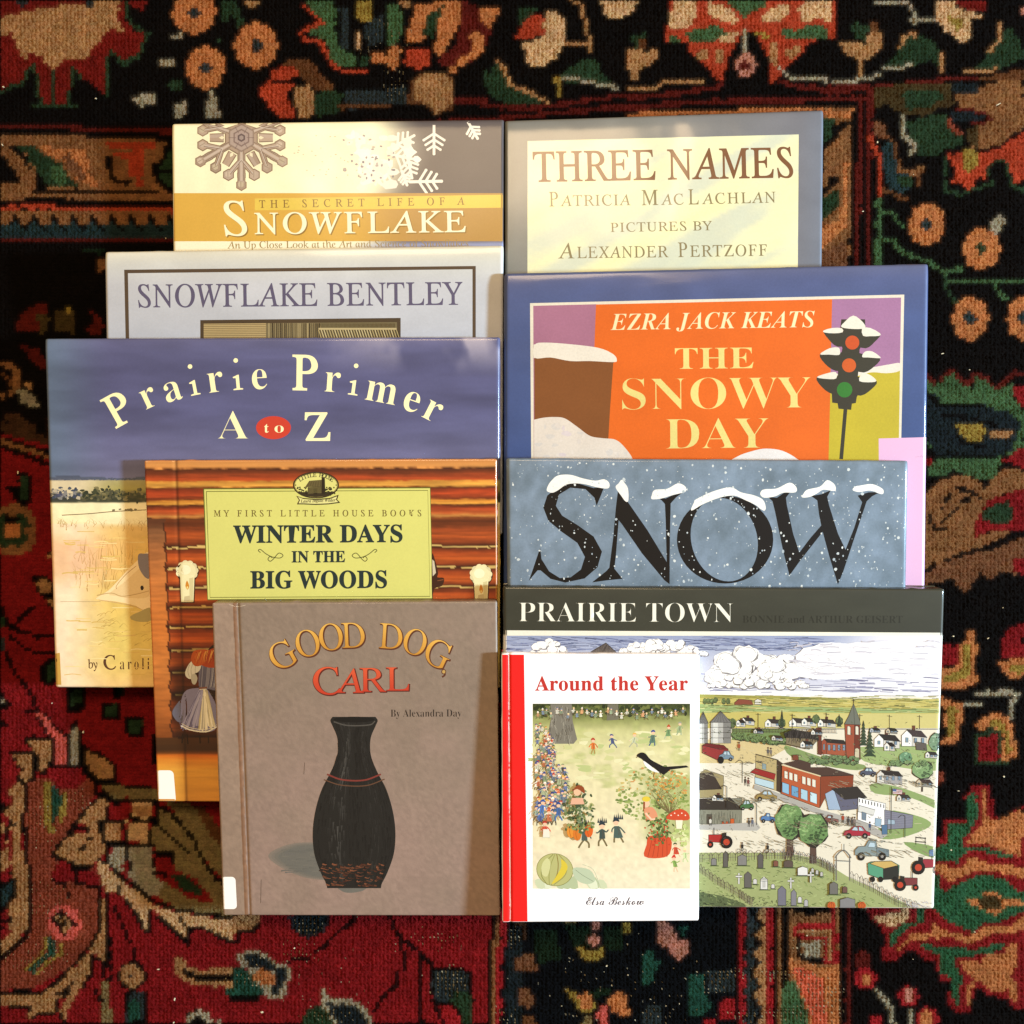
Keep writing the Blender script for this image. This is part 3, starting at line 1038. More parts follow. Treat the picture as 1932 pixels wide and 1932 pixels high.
S d 42 0,40 500,42 900,62 1800,95
T2 0,130 600,125 1200,160 1800,185 1800,790 900,775 0,790
k 60,230 110,230 250,320 330,500 490,540 500,650 480,690 360,700 360,540 240,400 180,320
g 130,235 360,240 440,320 620,420 680,520 800,640 700,655 480,650 430,560 330,440 250,300
g2 500,440 600,440 700,600 600,640 520,560
O 380,235 500,235 640,275 740,260 860,280 900,420 880,500 960,560 1000,640 930,645 850,600 760,560 690,470 620,370 480,320 430,300
m2 640,330 740,300 830,450 870,560 800,570 690,470
O 700,320 780,290 880,330 880,430 800,440
k 0,330 60,380 190,560 210,610 0,620
O 0,400 20,430 20,530 0,540
R 1060,200 1560,200 1570,250 1440,260 1440,640 1380,640 1370,560 1310,540 1300,370 1160,340 1100,290 1090,240
T2 1120,275 1330,275 1330,300 1120,300
S k 52 1095,350 1115,540 1190,595 1300,605
k 1690,195 1800,205 1800,740 1700,700 1600,630 1550,540 1550,430 1630,370 1640,250
g 1700,290 1800,270 1800,690 1700,640 1640,580 1600,560 1600,450 1660,420
S k 26 1610,500 1780,500
S k 46 355,690 800,690 1300,705 1590,710
S k 46 0,805 400,785 900,800 1400,822 1800,832
S R 40 0,862 500,855 1000,872 1800,895
T2 0,890 1800,910 1800,1030 0,1030
t 0,1030 1800,1040 1800,1180 0,1160
S d 34 0,1180 600,1192 1200,1192 1800,1195
T2 1000,1400 1110,1390 1110,1480 1000,1510
gg 830,1280 1050,1290 1050,1330 830,1320
'''
def build_rug():
    kx, ky = 7.3, 6.5
    x0, y0, x1, y1 = -58.0, -58.0, 1990.0, 1990.0
    nx, ny = int((x1 - x0) / kx), int((y1 - y0) / ky)
    gx = x0 + (np.arange(nx) + 0.5) * kx
    gy = y0 + (np.arange(ny) + 0.5) * ky
    GX, GY = np.meshgrid(gx, gy)
    # slightly wandering rows, as hand-knotted rugs have
    wx = GX + 4.0 * (fbm(GX / 260, GY / 260, 3) - 0.5) + 2.2 * (noise(GX / 9, GY / 9, 5) - 0.5)
    wy = GY + 4.0 * (fbm(GX / 260, GY / 260, 4) - 0.5) + 2.2 * (noise(GX / 9, GY / 9, 6) - 0.5)
    pal = {k: i for i, k in enumerate(RC)}
    idx = np.full((ny, nx), pal['k'], int)

    def fill(poly, key):
        a = np.asarray(poly)
        m = (wx >= a[:, 0].min()) & (wx <= a[:, 0].max()) & (wy >= a[:, 1].min()) & (wy <= a[:, 1].max())
        if not m.any(): return
        X, Y = wx[m], wy[m]
        ins = np.zeros(len(X), bool)
        b = np.roll(a, -1, 0)
        for (ax, ay), (bx, by) in zip(a, b):
            if ay == by: continue
            c = (ay > Y) != (by > Y)
            ins ^= c & (X < (bx - ax) * (Y - ay) / (by - ay) + ax)
        t = idx[m]; t[ins] = pal[key]; idx[m] = t

    def stroke(pts, w, key):
        a = np.asarray(pts); w = max(w, 7.2)
        for p, q in zip(a[:-1], a[1:]):
            m = (wx >= min(p[0], q[0]) - w) & (wx <= max(p[0], q[0]) + w) & (wy >= min(p[1], q[1]) - w) & (wy <= max(p[1], q[1]) + w)
            if not m.any(): continue
            d = q - p; L = max((d ** 2).sum(), 1e-9)
            t = np.clip(((wx[m] - p[0]) * d[0] + (wy[m] - p[1]) * d[1]) / L, 0, 1)
            dd = np.hypot(wx[m] - p[0] - t * d[0], wy[m] - p[1] - t * d[1])
            s = idx[m]; s[dd < w / 2] = pal[key]; idx[m] = s

    def ell(c, r, key, ripple=0.0):
        a = np.linspace(0, 2 * math.pi, 32, endpoint=False)
        k = 1 + ripple * np.cos(a * 8)
        fill(np.stack([c[0] + np.cos(a) * r[0] * k, c[1] + np.sin(a) * r[1] * k], 1), key)

    view = 'p'
    for ln in RUG.strip().splitlines():
        f = ln.split()
        if ln[0] == '@':
            view = ln[1]
            if view == 'A': VIEW['A'] = (0, 0, 3.0)
            continue
        s = VIEW[view][2]
        if f[0] == 'S': stroke(P(view, ' '.join(f[3:])), float(f[2]) / s, f[1])
        elif f[0] in 'EF' and len(f[0]) == 1:
            i = 3 if f[0] == 'F' else 2
            c = P(view, f[i])[0]; r = np.array([float(v) for v in f[i + 1].split(',')]) / s
            if f[0] == 'E': ell(c, r, f[1])
            else:
                ell(c, r, f[1], 0.05)
                k = float(f[5]) / s
                fill([(c[0], c[1] - k), (c[0] + k * .45, c[1] - k * .45), (c[0] + k, c[1]), (c[0] + k * .45, c[1] + k * .45), (c[0], c[1] + k), (c[0] - k * .45, c[1] + k * .45), (c[0] - k, c[1]), (c[0] - k * .45, c[1] - k * .45)], f[2])
        else: fill(P(view, ' '.join(f[1:])), f[0])
    for i in range(10):     # saw-tooth guard band at the left
        x = 130 + i * 197
        fill(P('Q', '%d,1100 %d,1030 %d,1010 %d,925 %d,960 %d,1020 %d,1100' % (x - 70, x - 70, x - 20, x, x + 50, x + 80, x + 140)), 'k')
        fill(P('Q', '%d,1130 %d,1050 %d,1000 %d,1040 %d,1110' % (x - 60, x - 60, x + 10, x + 60, x + 120)), 't')

    C = lin(np.array([hx(RC[k]) for k in RC]))[idx]
    C = (C / 0.25) ** 1.22 * 0.25 * 0.61          # old wool: dyes deeper than the traced tones
    rng = np.random.default_rng(5)
    # dye lots: rows drift in tone (abrash), single knots vary
    band = 0.88 + 0.26 * noise(GY / 34, GX / 500, 11) * 1.0
    C = C * band[..., None] * (0.80 + 0.40 * rng.random((ny, nx, 1))) * (0.95 + 0.10 * rng.random((ny, nx, 3)))
    mott = fbm(GX / 22, GY / 22, 21)
    C = C * (0.80 + 0.4 * mott)[..., None]
    # worn places where the cotton foundation shows between the knots
    worn = np.zeros((ny, nx))
    for v, x, y, rx, ry, a in (('L', 230, 780, 120, 160, .6), ('L', 250, 1200, 160, 180, .5), ('L', 180, 1530, 230, 110, .8), ('L', 460, 620, 90, 80, .5),
                               ('H', 600, 780, 170, 200, .75), ('H', 330, 610, 260, 40, 1.0), ('H', 330, 880, 400, 40, 1.0), ('H', 560, 420, 150, 120, .4),
                               ('I', 160, 400, 60, 90, .9), ('I', 150, 960, 100, 60, .9), ('I', 570, 955, 70, 30, 1.0), ('I', 1620, 700, 120, 90, .8), ('I', 1790, 650, 90, 60, .8), ('I', 900, 700, 700, 330, .06), ('I', 1250, 950, 200, 70, .5),
                               ('J', 600, 200, 110, 80, .8), ('J', 560, 370, 150, 110, .5), ('J', 1540, 570, 130, 110, .9), ('J', 1450, 300, 240, 60, .45), ('J', 200, 570, 170, 60, .6), ('J', 330, 430, 90, 60, .4), ('J', 660, 810, 120, 30, .9), ('J', 850, 790, 120, 50, .5), ('J', 900, 480, 800, 330, .04), ('J', 1900, 780, 60, 60, .8),
                               ('B', 750, 390, 60, 90, .8), ('B', 700, 200, 150, 130, .3), ('M', 80, 250, 0.1, 0.1, 0)):
        X, Y, k = VIEW[v]
        d = ((wx - X - x / k) / (rx / k)) ** 2 + ((wy - Y - y / k) / (ry / k)) ** 2
        worn = np.maximum(worn, a * np.clip(1.25 - d, 0, 1))
    worn *= 0.35 + 0.9 * noise(GX / 16, GY / 13, 31)
    spot = rng.random((ny, nx)) < worn * 0.85
    line = (rng.random((ny, nx)) < worn * 0.35)
    # knot lattice: fractions of the knot cell
    fx = np.array([0.0, 0.26, 0.63]); fy = np.array([0.0, 0.24, 0.62])
    VX = np.concatenate([(x0 + (np.arange(nx)[:, None] + fx) * kx).ravel(), [x0 + nx * kx]])
    VY = np.concatenate([(y0 + (np.arange(ny)[:, None] + fy) * ky).ravel(), [y0 + ny * ky]])
    X, Y = np.meshgrid(VX, VY)
    NX, NY = len(VX), len(VY)
    ix, iy = np.arange(NX) % 3, np.arange(NY) % 3
    IX, IY = np.meshgrid(ix, iy)
    r2 = rng.random((NY, NX))
    wv = np.pad(np.repeat(np.repeat(np.clip(worn, 0, 1), 3, 0), 3, 1), ((0, 1), (0, 1)), mode='edge')[:NY, :NX]
    Z = -0.0001 - 0.0009 * r2
    Z = np.where(IX == 0, Z - (0.0001 + 0.0004 * rng.random((NY, NX))) - 0.0007 * wv, Z)
    Z = np.where(IY == 0, Z - 0.00035 - 0.0005 * wv, Z)
    Z -= 0.0004 * wv
    X = X + (rng.random(X.shape) - 0.5) * 1.7 + 1.3 * np.sin(Y / ky * math.pi * 2 / 2) * (IX != 0) * 0.4
    Y = Y + (rng.random(Y.shape) - 0.5) * 1.5 + np.where(IX == 1, 0.9, np.where(IX == 2, -0.7, 0))
    sc = CAM_H / FPX
    V = np.stack([(X - C0) * sc, -(Y - C0) * sc, Z], -1).reshape(-1, 3)
    I = np.arange(NX * NY).reshape(NY, NX)
    F = np.stack([I[:-1, :-1], I[1:, :-1], I[1:, 1:], I[:-1, 1:]], -1).reshape(-1, 4)
    FC = np.repeat(np.repeat(C, 3, 0), 3, 1)
    # pile fibres lean over their neighbours, so colours run into each other at the knot edges
    lean = 0
    for dj in (-2, -1, 0, 1, 2):
        for di in (-2, -1, 0, 1, 2):
            lean = lean + np.roll(np.roll(FC, dj, 0), di, 1) / 25.0
    FC = FC * 0.66 + lean * 0.34
    grey = FC.mean(-1, keepdims=True) * np.array([1.10, 0.98, 0.84])
    FC = FC * 0.91 + grey * 0.09
    FC = FC * (0.88 + 0.24 * rng.random(FC.shape[:2]))[..., None]
    wcol = lin(RC['w']) * 0.46
    fi, fj = np.meshgrid(np.arange(3 * nx) % 3, np.arange(3 * ny) % 3)
    sp = np.repeat(np.repeat(spot, 3, 0), 3, 1); lnm = np.repeat(np.repeat(line, 3, 0), 3, 1)
    tone = (0.5 + 0.5 * rng.random(FC.shape[:2]))[..., None]
    FC = np.where((sp & (fi == 0) & (fj == 0))[..., None], wcol * tone, FC)
    FC = np.where((lnm & (fi == 0) & (fj != 0))[..., None], FC * 0.5 + wcol * 0.35 * tone, FC)
    # the rug goes on beyond the picture: the same pattern turned over along the frame, one facet per knot
    ext = 95
    oi = np.arange(-ext, nx + ext); oj = np.arange(-ext, ny + ext)
    mi = np.abs(oi); mi = np.where(mi >= nx, 2 * nx - 2 - mi, mi); mj = np.abs(oj); mj = np.where(mj >= ny, 2 * ny - 2 - mj, mj)
    OX = x0 + np.arange(-ext, nx + ext + 1) * kx; OY = y0 + np.arange(-ext, ny + ext + 1) * ky
    ox, oy = np.meshgrid(OX, OY)
    V2 = np.stack([(ox - C0) * sc, -(oy - C0) * sc, -0.0005 - 0.0006 * rng.random(ox.shape)], -1).reshape(-1, 3)
    I2 = np.arange(ox.size).reshape(ox.shape) + len(V)
    F2 = np.stack([I2[:-1, :-1], I2[1:, :-1], I2[1:, 1:], I2[:-1, 1:]], -1)
    C2 = C[np.ix_(mj, mi)]
    out = np.ones(C2.shape[:2], bool); out[ext:ext + ny, ext:ext + nx] = False
    m, nt, b, N, K = nodes('wool_pile')
    at = N('ShaderNodeAttribute'); at.attribute_name = 'Col'
    tc = N('ShaderNodeTexCoord'); n1 = N('ShaderNodeTexNoise'); n1.inputs['Scale'].default_value = 1400; n1.inputs['Detail'].default_value = 2
    K(tc.outputs['Object'], n1.inputs['Vector'])
    mr = N('ShaderNodeMapRange'); mr.inputs['To Min'].default_value = 0.62; mr.inputs['To Max'].default_value = 1.38
    K(n1.outputs['Fac'], mr.inputs['Value'])
    mu = N('ShaderNodeVectorMath'); mu.operation = 'SCALE'
    K(at.outputs['Color'], mu.inputs[0]); K(mr.outputs[0], mu.inputs['Scale']); K(mu.outputs[0], b.inputs['Base Color'])
    bp = N('ShaderNodeBump'); bp.inputs['Strength'].default_value = 0.9; bp.inputs['Distance'].default_value = 0.0006
    K(n1.outputs['Fac'], bp.inputs['Height']); K(bp.outputs[0], b.inputs['Normal'])
    b.inputs['Roughness'].default_value = 0.95; b.inputs['Specular IOR Level'].default_value = 0.04
    o = mesh_obj('rug', np.concatenate([V, V2]), np.concatenate([F, F2[out].reshape(-1, 4)]), m, None, np.concatenate([FC.reshape(-1, 3), C2[out]]), domain='FACE')
    tag(o, 'dark oriental wool rug with red, green and tan flowers, lying under all the books', 'rug')

def build_floor():
    m, nt, b, N, K = nodes('floor_boards')
    tc = N('ShaderNodeTexCoord'); w = N('ShaderNodeTexWave'); w.inputs['Scale'].default_value = 3; w.inputs['Distortion'].default_value = 3
    K(tc.outputs['Object'], w.inputs['Vector'])
    r = N('ShaderNodeValToRGB'); r.color_ramp.elements[0].color = (0.10, 0.055, 0.03, 1); r.color_ramp.elements[1].color = (0.17, 0.10, 0.055, 1)
    K(w.outputs['Fac'], r.inputs[0]); K(r.outputs[0], b.inputs['Base Color'])
    b.inputs['Roughness'].default_value = 0.5
    o = mesh_obj('floor', [(-2, -2, -.006), (2, -2, -.006), (2, 2, -.006), (-2, 2, -.006)], [(0, 1, 2, 3)], m)
    tag(o, 'wooden floor under the rug', None, None, 'structure')

def build_lint():
    m = plain_mat('lint_fibre', 'bfb394', 0.9)
    rng = random.Random(3)
    spots = [('Q', 30, 235, 22, 10, 60), ('t00', 22, 495, 9, 8, 0), ('t00', 545, 560, 6, 9, 80), ('N', 177, 1585, 12, 30, 0), ('N', 452, 490, 9, 32, -5), ('L', 492, 210, 6, 12, 30), ('L', 935, 1607, 16, 5, 0), ('L', 1030, 1783, 7, 16, 5),
             ('L', 1025, 1920, 8, 7, 0), ('J', 298, 765, 18, 10, 20), ('J', 512, 342, 8, 9, 0), ('D', 508, 608, 12, 14, 0), ('D', 800, 870, 5, 6, 0), ('D', 390, 1170, 12, 7, 0), ('D', 1490, 300, 40, 6, -25), ('E', 310, 650, 20, 7, -15), ('E', 508, 768, 9, 8, 0),
             ('F', 205, 602, 9, 5, 0), ('F', 370, 612, 10, 4, -40), ('F', 445, 1267, 7, 8, 0), ('F', 195, 1615, 7, 6, 0), ('F', 440, 467, 4, 4, 0), ('F', 495, 883, 6, 5, 0), ('F', 230, 1335, 8, 3, 0), ('I', 815, 590, 14, 8, -30), ('I', 965, 655, 8, 6, 0), ('I', 1330, 858, 4, 8, 0), ('H', 505, 345, 8, 8, 0), ('H', 1605, 322, 7, 7, 0), ('H', 1200, 500, 4, 4, 0), ('Q', 1690, 1185, 8, 14, 0), ('M', 352, 1412, 6, 6, 0), ('M', 560, 1607, 10, 10, 45)]
    V, Fc = [], []
    for v, x, y, w, h, a in spots:
        X, Y, k = VIEW[v]
        px, py = X + x / k, Y + y / k
        n = len(V)
        L, B = max(w, h) / k * 0.5, min(w, h) / k * 0.5
        an = math.radians(-a + (90 if h > w else 0))
        sc = CAM_H / FPX
        cx, cy = (px - C0) * sc, -(py - C0) * sc
        for i in range(5):                      # a curled little thread of fluff
            t = (i / 4 - 0.5) * 2
            for s in (-1, 1):
                lx, ly = t * L, s * B * (1 - 0.6 * t * t) + rng.uniform(-.3, .3) * B
                for zz in (0.0002, 0.0009):
                    V.append((cx + (lx * math.cos(an) - ly * math.sin(an)) * sc, cy + (lx * math.sin(an) + ly * math.cos(an)) * sc, zz + rng.uniform(0, .0002)))
        for i in range(4):
            q = n + i * 4
            Fc += [(q + 1, q + 3, q + 7, q + 5), (q, q + 4, q + 6, q + 2), (q, q + 1, q + 5, q + 4), (q + 2, q + 6, q + 7, q + 3)]
    o = mesh_obj('lint', V, Fc, m)
    tag(o, 'pale specks of lint scattered on the rug', 'lint', None, 'stuff')

build_floor(); build_rug(); build_lint()
# ------------------------------------------------------------------ the ten books
def mylar(name, rot, wave=0.0006, sc=(26, 9, 1), rough=0.5, coat=0.38, cr=0.14, grain=0.06):
    return print_mat(name, rough, coat, 0.18, wave=wave, wave_scale=sc, grain=grain, rot=rot, coat_rough=cr)

def hexagon(cx, cy, r, a0=0.0):
    a = np.arange(6) * math.pi / 3 + a0
    return np.stack([cx + r * np.cos(a), cy + r * np.sin(a)], 1)

def branch(c, x, y, ang, L, w, col, twigs=3):
    """fern-like ice crystal arm"""
    d = np.array([math.cos(ang), math.sin(ang)]); p = np.array([x, y])
    c.stroke([p, p + d * L], w, col)
    c.ell(*(p + d * L), w * .55, w * .55, col, 10)
    for k in range(twigs):
        q = p + d * L * (0.30 + 0.62 * k / twigs)
        l = L * (0.42 - 0.24 * k / twigs)
        for s in (-1, 1):
            e = np.array([math.cos(ang + s * 1.0), math.sin(ang + s * 1.0)]) * l
            c.stroke([q, q + e], w * .85, col); c.ell(*(q + e), w * .5, w * .5, col, 10)

# ---- 1. snowflake photographs, gold band
def bg1(x, y):
    n = fbm(x / 60, y / 60, 41)
    edge = 690 + 25 * np.sin((y - 235) / 40.0)
    t = step(x, edge, edge + 110)
    c = mix(np.tile(hx('f7efc6'), (len(x), 1)), np.tile(hx('675f60'), (len(x), 1)), t)
    c = c * (0.95 + 0.10 * n)[:, None]
    low = (y > 463)
    c[low] = mix(np.tile(hx('f5edcc'), (low.sum(), 1)), np.tile(hx('9a9fc0'), (low.sum(), 1)), step(x[low], 640, 780))
    return np.clip(c, 0, 1)
b1 = Book('book', 'cream and grey book with snowflake photographs above a wide gold title band', [(333, 242), (951, 234), (337, 600), (951, 594)], (9.8, 8.8), 9, mylar('film_over_snowflakes', 0.2, 0.0012, (22, 9, 1), coat=.22), roll=(0.7, 9), bg=bg1, gain=.73, spine='c9bd90', edge=(1.6, 2.0))
c = Canvas(b1, 3)
cx, cy = 463.0, 270.0
o = np.array([cx, cy]); r = c.rng
arms = []
for k in range(6):
    a = math.pi / 6 + k * math.pi / 3
    d = np.array([math.cos(a), math.sin(a)]); arms.append((a, d, np.array([-d[1], d[0]])))
def keep(p): return p[:, 1].max() > 244
def lay(grow, cols):
    for a, d, s_ in arms:
        for q, rad in ((o + d * 88, 10), (o + d * 69 + s_ * 24, 10.5), (o + d * 69 - s_ * 24, 10.5), (o + d * 70, 8)):
            p = hexagon(q[0], q[1], rad + grow, a)
            if keep(p): c.poly(p, r.choice(cols), .05)
        for e0, e1, w in ((d * 14, d * 84, 13), (d * 42, d * 66 + s_ * 22, 9), (d * 42, d * 66 - s_ * 22, 9), (d * 30 + s_ * 13, d * 52 + s_ * 27, 8), (d * 30 - s_ * 13, d * 52 - s_ * 27, 8)):
            e = np.array([o + e0, o + e1])
            if keep(e): c.stroke(e, w + grow * 1.6, r.choice(cols), j=.05)
    c.poly(hexagon(cx, cy, 34 + grow, math.pi / 6), r.choice(cols))
lay(1.3, ['9c826a', '957a62'])
lay(-1.0, ['bda58e', 'b69d86', 'c2ac98'])
for a, d, s_ in arms:
    for q, rad in ((o + d * 88, 6), (o + d * 69 + s_ * 24, 6), (o + d * 69 - s_ * 24, 6)):
        p = hexagon(q[0] - 1, q[1] - 1, rad, a)
        if keep(p): c.poly(p, r.choice(['cdb9a2', 'c4b09a', 'c6b598']), .04); c.stroke(p[[0, 3]], .9, '97806c')
    e = np.array([o + d * 22, o + d * 80])
    if keep(e): c.stroke(e, 4, 'cbb8a6'); c.stroke(e + s_ * 4.4, 1.2, '8a7260'); c.stroke(e - s_ * 4.4, 1.2, '8a7260')
    for sg in (-1, 1):
        e = np.array([o + d * 40, o + d * 66 + s_ * sg * 21])
        if keep(e): c.stroke(e, 1.4, 'cfc0b0'); c.stroke(e + d * 2.4, .9, '846a5a')
for rad, k in ((27, '9d8676'), (24, 'b7a294'), (17, '917a70'), (14, 'b39d92'), (8, '74615f'), (4.5, 'a8958c')): c.poly(hexagon(cx, cy, rad, math.pi / 6), k)
for a, d, s_ in arms:
    g = np.array([math.cos(a + math.pi / 6), math.sin(a + math.pi / 6)]); n_ = np.array([-g[1], g[0]])
    p = np.array([o + g * 36 - n_ * 3.4, o + g * 42, o + g * 36 + n_ * 3.4, o + g * 31])
    if p[:, 1].min() > 243: c.poly(p, 'ebe0bc')
    c.line([o + g * 10, o + g * 24], 1, '87706a')
c.done('snowflake_crystal')
c = Canvas(b1, 4)
W1 = 'efe6d4'
for x, y, a, L, w in ((821, 246, 1.57, 54, 5), (884, 240, 1.05, 36, 5), (775, 352, -0.02, 60, 5.5), (735, 300, .2, 54, 5), (760, 330, 1.2, 30, 5), (740, 290, -.5, 50, 5), (700, 320, 1.0, 44, 5), (705, 290, 2.0, 40, 5), (770, 300, 1.35, 46, 5), (690, 330, 0.1, 60, 5)):
    branch(c, x, y, a, L, w, W1)
for i in range(45):
    x, y = c.rng.gauss(712, 36), c.rng.gauss(312, 26)
    if 640 < x < 800 and 262 < y < 362: c.ell(x, y, c.rng.uniform(4, 13), c.rng.uniform(4, 11), W1, 9, wob=.25, j=.04)
for i in range(40):
    x, y = c.rng.gauss(712, 36), c.rng.gauss(318, 24)
    if 650 < x < 790 and 262 < y < 362: c.ell(x, y, c.rng.uniform(1.5, 4), c.rng.uniform(1.5, 3), c.rng.choice(['a59a95', 'b5a89c', '8f888a']), 6, wob=.3)
for i in range(30):
    c.ell(c.rng.uniform(560, 690), c.rng.uniform(262, 358), c.rng.uniform(1, 2.4), 1.2, 'cdbf9c', 6, wob=.3)
c.done('ice_crystal_photograph')
c = Canvas(b1, 5)
c.patch(np.linspace(337.5, 948.5, 60), np.linspace(373, 462.5, 6), lambda x, y: mix(np.tile(hx('dfae48'), (len(x), 1)), np.tile(hx('c0924a'), (len(x), 1)), step(x, 640, 800)))
c.v[-1][:, 2] += 0
c.poly([(488, 383), (949, 376), (949, 400), (488, 405)], 'e6c654')
c.done('gold_band')
c = Canvas(b1, 6)
c.text('R', 'THE SECRET LIFE OF A', 496, 400.5, 878, 394.5, 14, '96733a', sp=1.9, fat=.008)
for dx, dy, k in ((2.2, 2.2, 'a07a34'), (0, 0, 'f6efc9')):
    c.text('R', 'S', 431 + dx, 452 + dy, 474 + dx, 451 + dy, 63, k, fat=.004)
    c.text('R', 'NOWFLAKE', 487 + dx, 449 + dy, 880 + dx, 445 + dy, 39, k, sp=1.12, fat=.006)
c.text('R', 'An Up Close Look at the Art and Science of Snowflakes', 437, 476, 885, 472, 13, 'a78a4e')
c.done('title')

# ---- 2. pale grey jacket, thin brown frame
def bg2(x, y):
    c = ramp(y, [(470, 'd3cfba'), (500, 'c4c4bd'), (540, 'bcbdc1'), (660, 'b2b5bd')])
    return c * (0.96 + .08 * fbm(x / 80, y / 40, 51))[:, None]
b2 = Book('book', 'pale grey book with a thin brown frame round a violet-grey title and a sepia photograph', [(207, 479), (950, 467), (216, 1010), (948, 1006)], (20.5, 8.2), 8, mylar('film_over_grey', 0.1, 0.0016, (7, 26, 1)), roll=(0.8, 9), bg=bg2, gain=.88, spine='b0b0a8', edge=(1.8, 1.6))
c = Canvas(b2, 7)
c.poly([(244, 513), (898.5, 506), (898.5, 512), (251, 519.5), (254, 680), (247.5, 680)], '5d4a38')
c.poly([(898.5, 506), (898.5, 680), (892.5, 680), (892.5, 511)], '5d4a38')
c.done('printed_frame')
c = Canvas(b2, 8)
c.text('R', 'SNOWFLAKE BENTLEY', 270, 583, 874, 578, 42, '615a75', fat=.006)
c.done('title')
c = Canvas(b2, 9)
c.poly(P('t00', '1157,1820 2276,1808 2276,1960 1157,1960'), '54432f')
x0, x1, yt, yb = 392, 752, 612.5, 650
c.poly([(x0, yt + 1), (x1, yt - 2), (x1, yb), (x0, yb)], '8b7c58')
c.poly([(x0, yt + 1), (508, yt), (508, yb), (x0, yb)], 'b39c6c')
for i in range(9): c.stroke([(x0, yt + 3 + i * 3.4), (508, yt + 2.4 + i * 3.4)], 0.9, '6d5a3c')
for i in range(28):
    x = 510 + i * 3.6 + c.rng.uniform(-.5, .5)
    c.stroke([(x, yt), (x + c.rng.uniform(-.5, .5), yb)], c.rng.uniform(.8, 2.6), c.rng.choice(['4a3f2c', '6b5f42', 'a5946a', '3c3324']))
c.poly([(608, yt - 1), (x1, yt - 2), (x1, yb), (620, yb)], '776a4a')
c.stroke([(606, 623), (751, 623)], 3.5, 'b8a678')
for i in range(30):
    x = 606 + i * 5
    c.stroke([(x, 625), (x + 7, 646)], 1.5, c.rng.choice(['c9b98a', 'b3a271']))
    c.stroke([(x + 2.4, 625), (x + 9, 646)], 1.2, '4b412c')
for i in range(60):
    c.stroke([(606 + i * 2.4, 613), (606 + i * 2.4, 621)], .7, '54482f')
c.done('sepia_photograph')

# ---- 3. blue sky over an ochre prairie
def bg3(x, y):
    n = fbm(x / 130, y / 26, 61); n2 = fbm(x / 14, y / 10, 65); n3 = fbm(x / 60, y / 70, 68)
    sky = ramp(y, [(640, '626292'), (700, '59598a'), (780, '5b5b8b'), (860, '6a6993'), (898, '77759a')])
    sky = mix(sky, np.tile(hx('617c92'), (len(x), 1)), 0.9 * step(-x, -230, -90))
    sky = sky * (0.86 + 0.28 * n)[:, None]
    sky = mix(sky, sky.mean(-1, keepdims=True) * np.array([.92, .95, 1.16]), np.full(len(x), .35))
    wisp = step(n3, .42, .7) * step(x, 520, 860) * step(-y, -720, -640)
    sky = mix(sky, np.tile(hx('a79fae'), (len(x), 1)), 1.0 * wisp)
    z = ramp(y, [(899, '565f74'), (904, '6b7180'), (906, 'aea36c'), (922, 'a89c58'), (930, '7c7448'), (944, '5f5b44'), (946, 'f4e8ba'), (984, 'f2e4b4'), (992, 'e6be76'), (1040, 'e8c068'), (1150, 'e4c268'), (1200, 'e4c86c'), (1250, 'e4c46c'), (1292, 'e8bf7c')])
    pale = step(-x, -235, -140) * (0.55 + 0.7 * n3)
    z = mix(z, np.tile(hx('f6ddba'), (len(x), 1)), np.clip(pale, 0, 1) * (y > 985))
    z = mix(z, np.tile(hx('d9c9a4'), (len(x), 1)), step(-x, -240, -150) * (y > 905) * (y < 930))
    z = mix(z, np.tile(hx('5a5c78'), (len(x), 1)), step(-x, -175, -130) * (y > 930) * (y < 945))
    z = mix(z, np.tile(hx('e8a77e'), (len(x), 1)), .45 * step(-x, -300, -180) * step(y, 1000, 1030) * step(-y, -1120, -1060))
    dark = (y > 916) * (y < 946) * step(n2 + (y - 931) * .03, .52, .72)
    z = mix(z, np.tile(hx('3f4536'), (len(x), 1)), dark * .8)
    z = z * (0.95 + 0.1 * n2)[:, None]
    return np.where((y < 899 + 2 * np.sin(x / 30))[:, None], sky, z)
b3 = Book('book', 'large book with a violet-blue sky over yellow prairie and arched cream lettering', [(95, 641), (944, 638), (115, 1291), (944, 1293)], (25, 9.8), 8, mylar('film_over_prairie', 0.35, 0.0016, (7, 22, 1), coat=.42), roll=(0.5, 8), bg=bg3, gain=.86, spine='6d7080', res=3.0, edge=(2.0, 1.4))
c = Canvas(b3, 10)
TC = 'f3eab4'
V0 = lambda x, y: (x / 3, 644.2 + y / 3)
for ch, x, y, a, h in (('P', 740, 462, -29, 59), ('r', 893, 372, -25, 52), ('a', 1018, 337, -17, 52), ('\u0131', 1133, 306, -11, 52), ('r', 1250, 290, -8, 54), ('\u0131', 1370, 277, -5, 54), ('e', 1490, 273, -3, 54), ('P', 1740, 277, 1, 64), ('r', 1893, 290, 4, 54)):
    if ch == '\u0131': continue
    c.letter('B' if ch != 'P' else 'R', ch, *V0(x, y), a, h, TC, fat=-.008 if ch != 'P' else .014, wide=.92)
V1 = lambda x, y: (644.2 + x / 3, 644.2 + y / 3)
for ch, x, y, a, h in (('m', 226, 348, 11, 54), ('e', 388, 396, 19, 54), ('r', 497, 447, 27, 54)):
    c.letter('B', ch, *V1(x, y), a, h, TC, fat=-.008, wide=.95)
def dotless_i(x, y, a, hgt):
    ca, sa = math.cos(math.radians(a)), math.sin(math.radians(a))
    f = lambda u, v: (x + u * ca + v * sa, y + u * sa - v * ca)
    c.poly([f(-9, 0), f(9, 0), f(9, 2), f(3.2, 3.2), f(3.2, hgt), f(1, hgt), f(-8.5, hgt - 3.5), f(-8, hgt - 5.5), f(-3, hgt - 6), f(-3, 3.2), f(-9, 2)], TC)
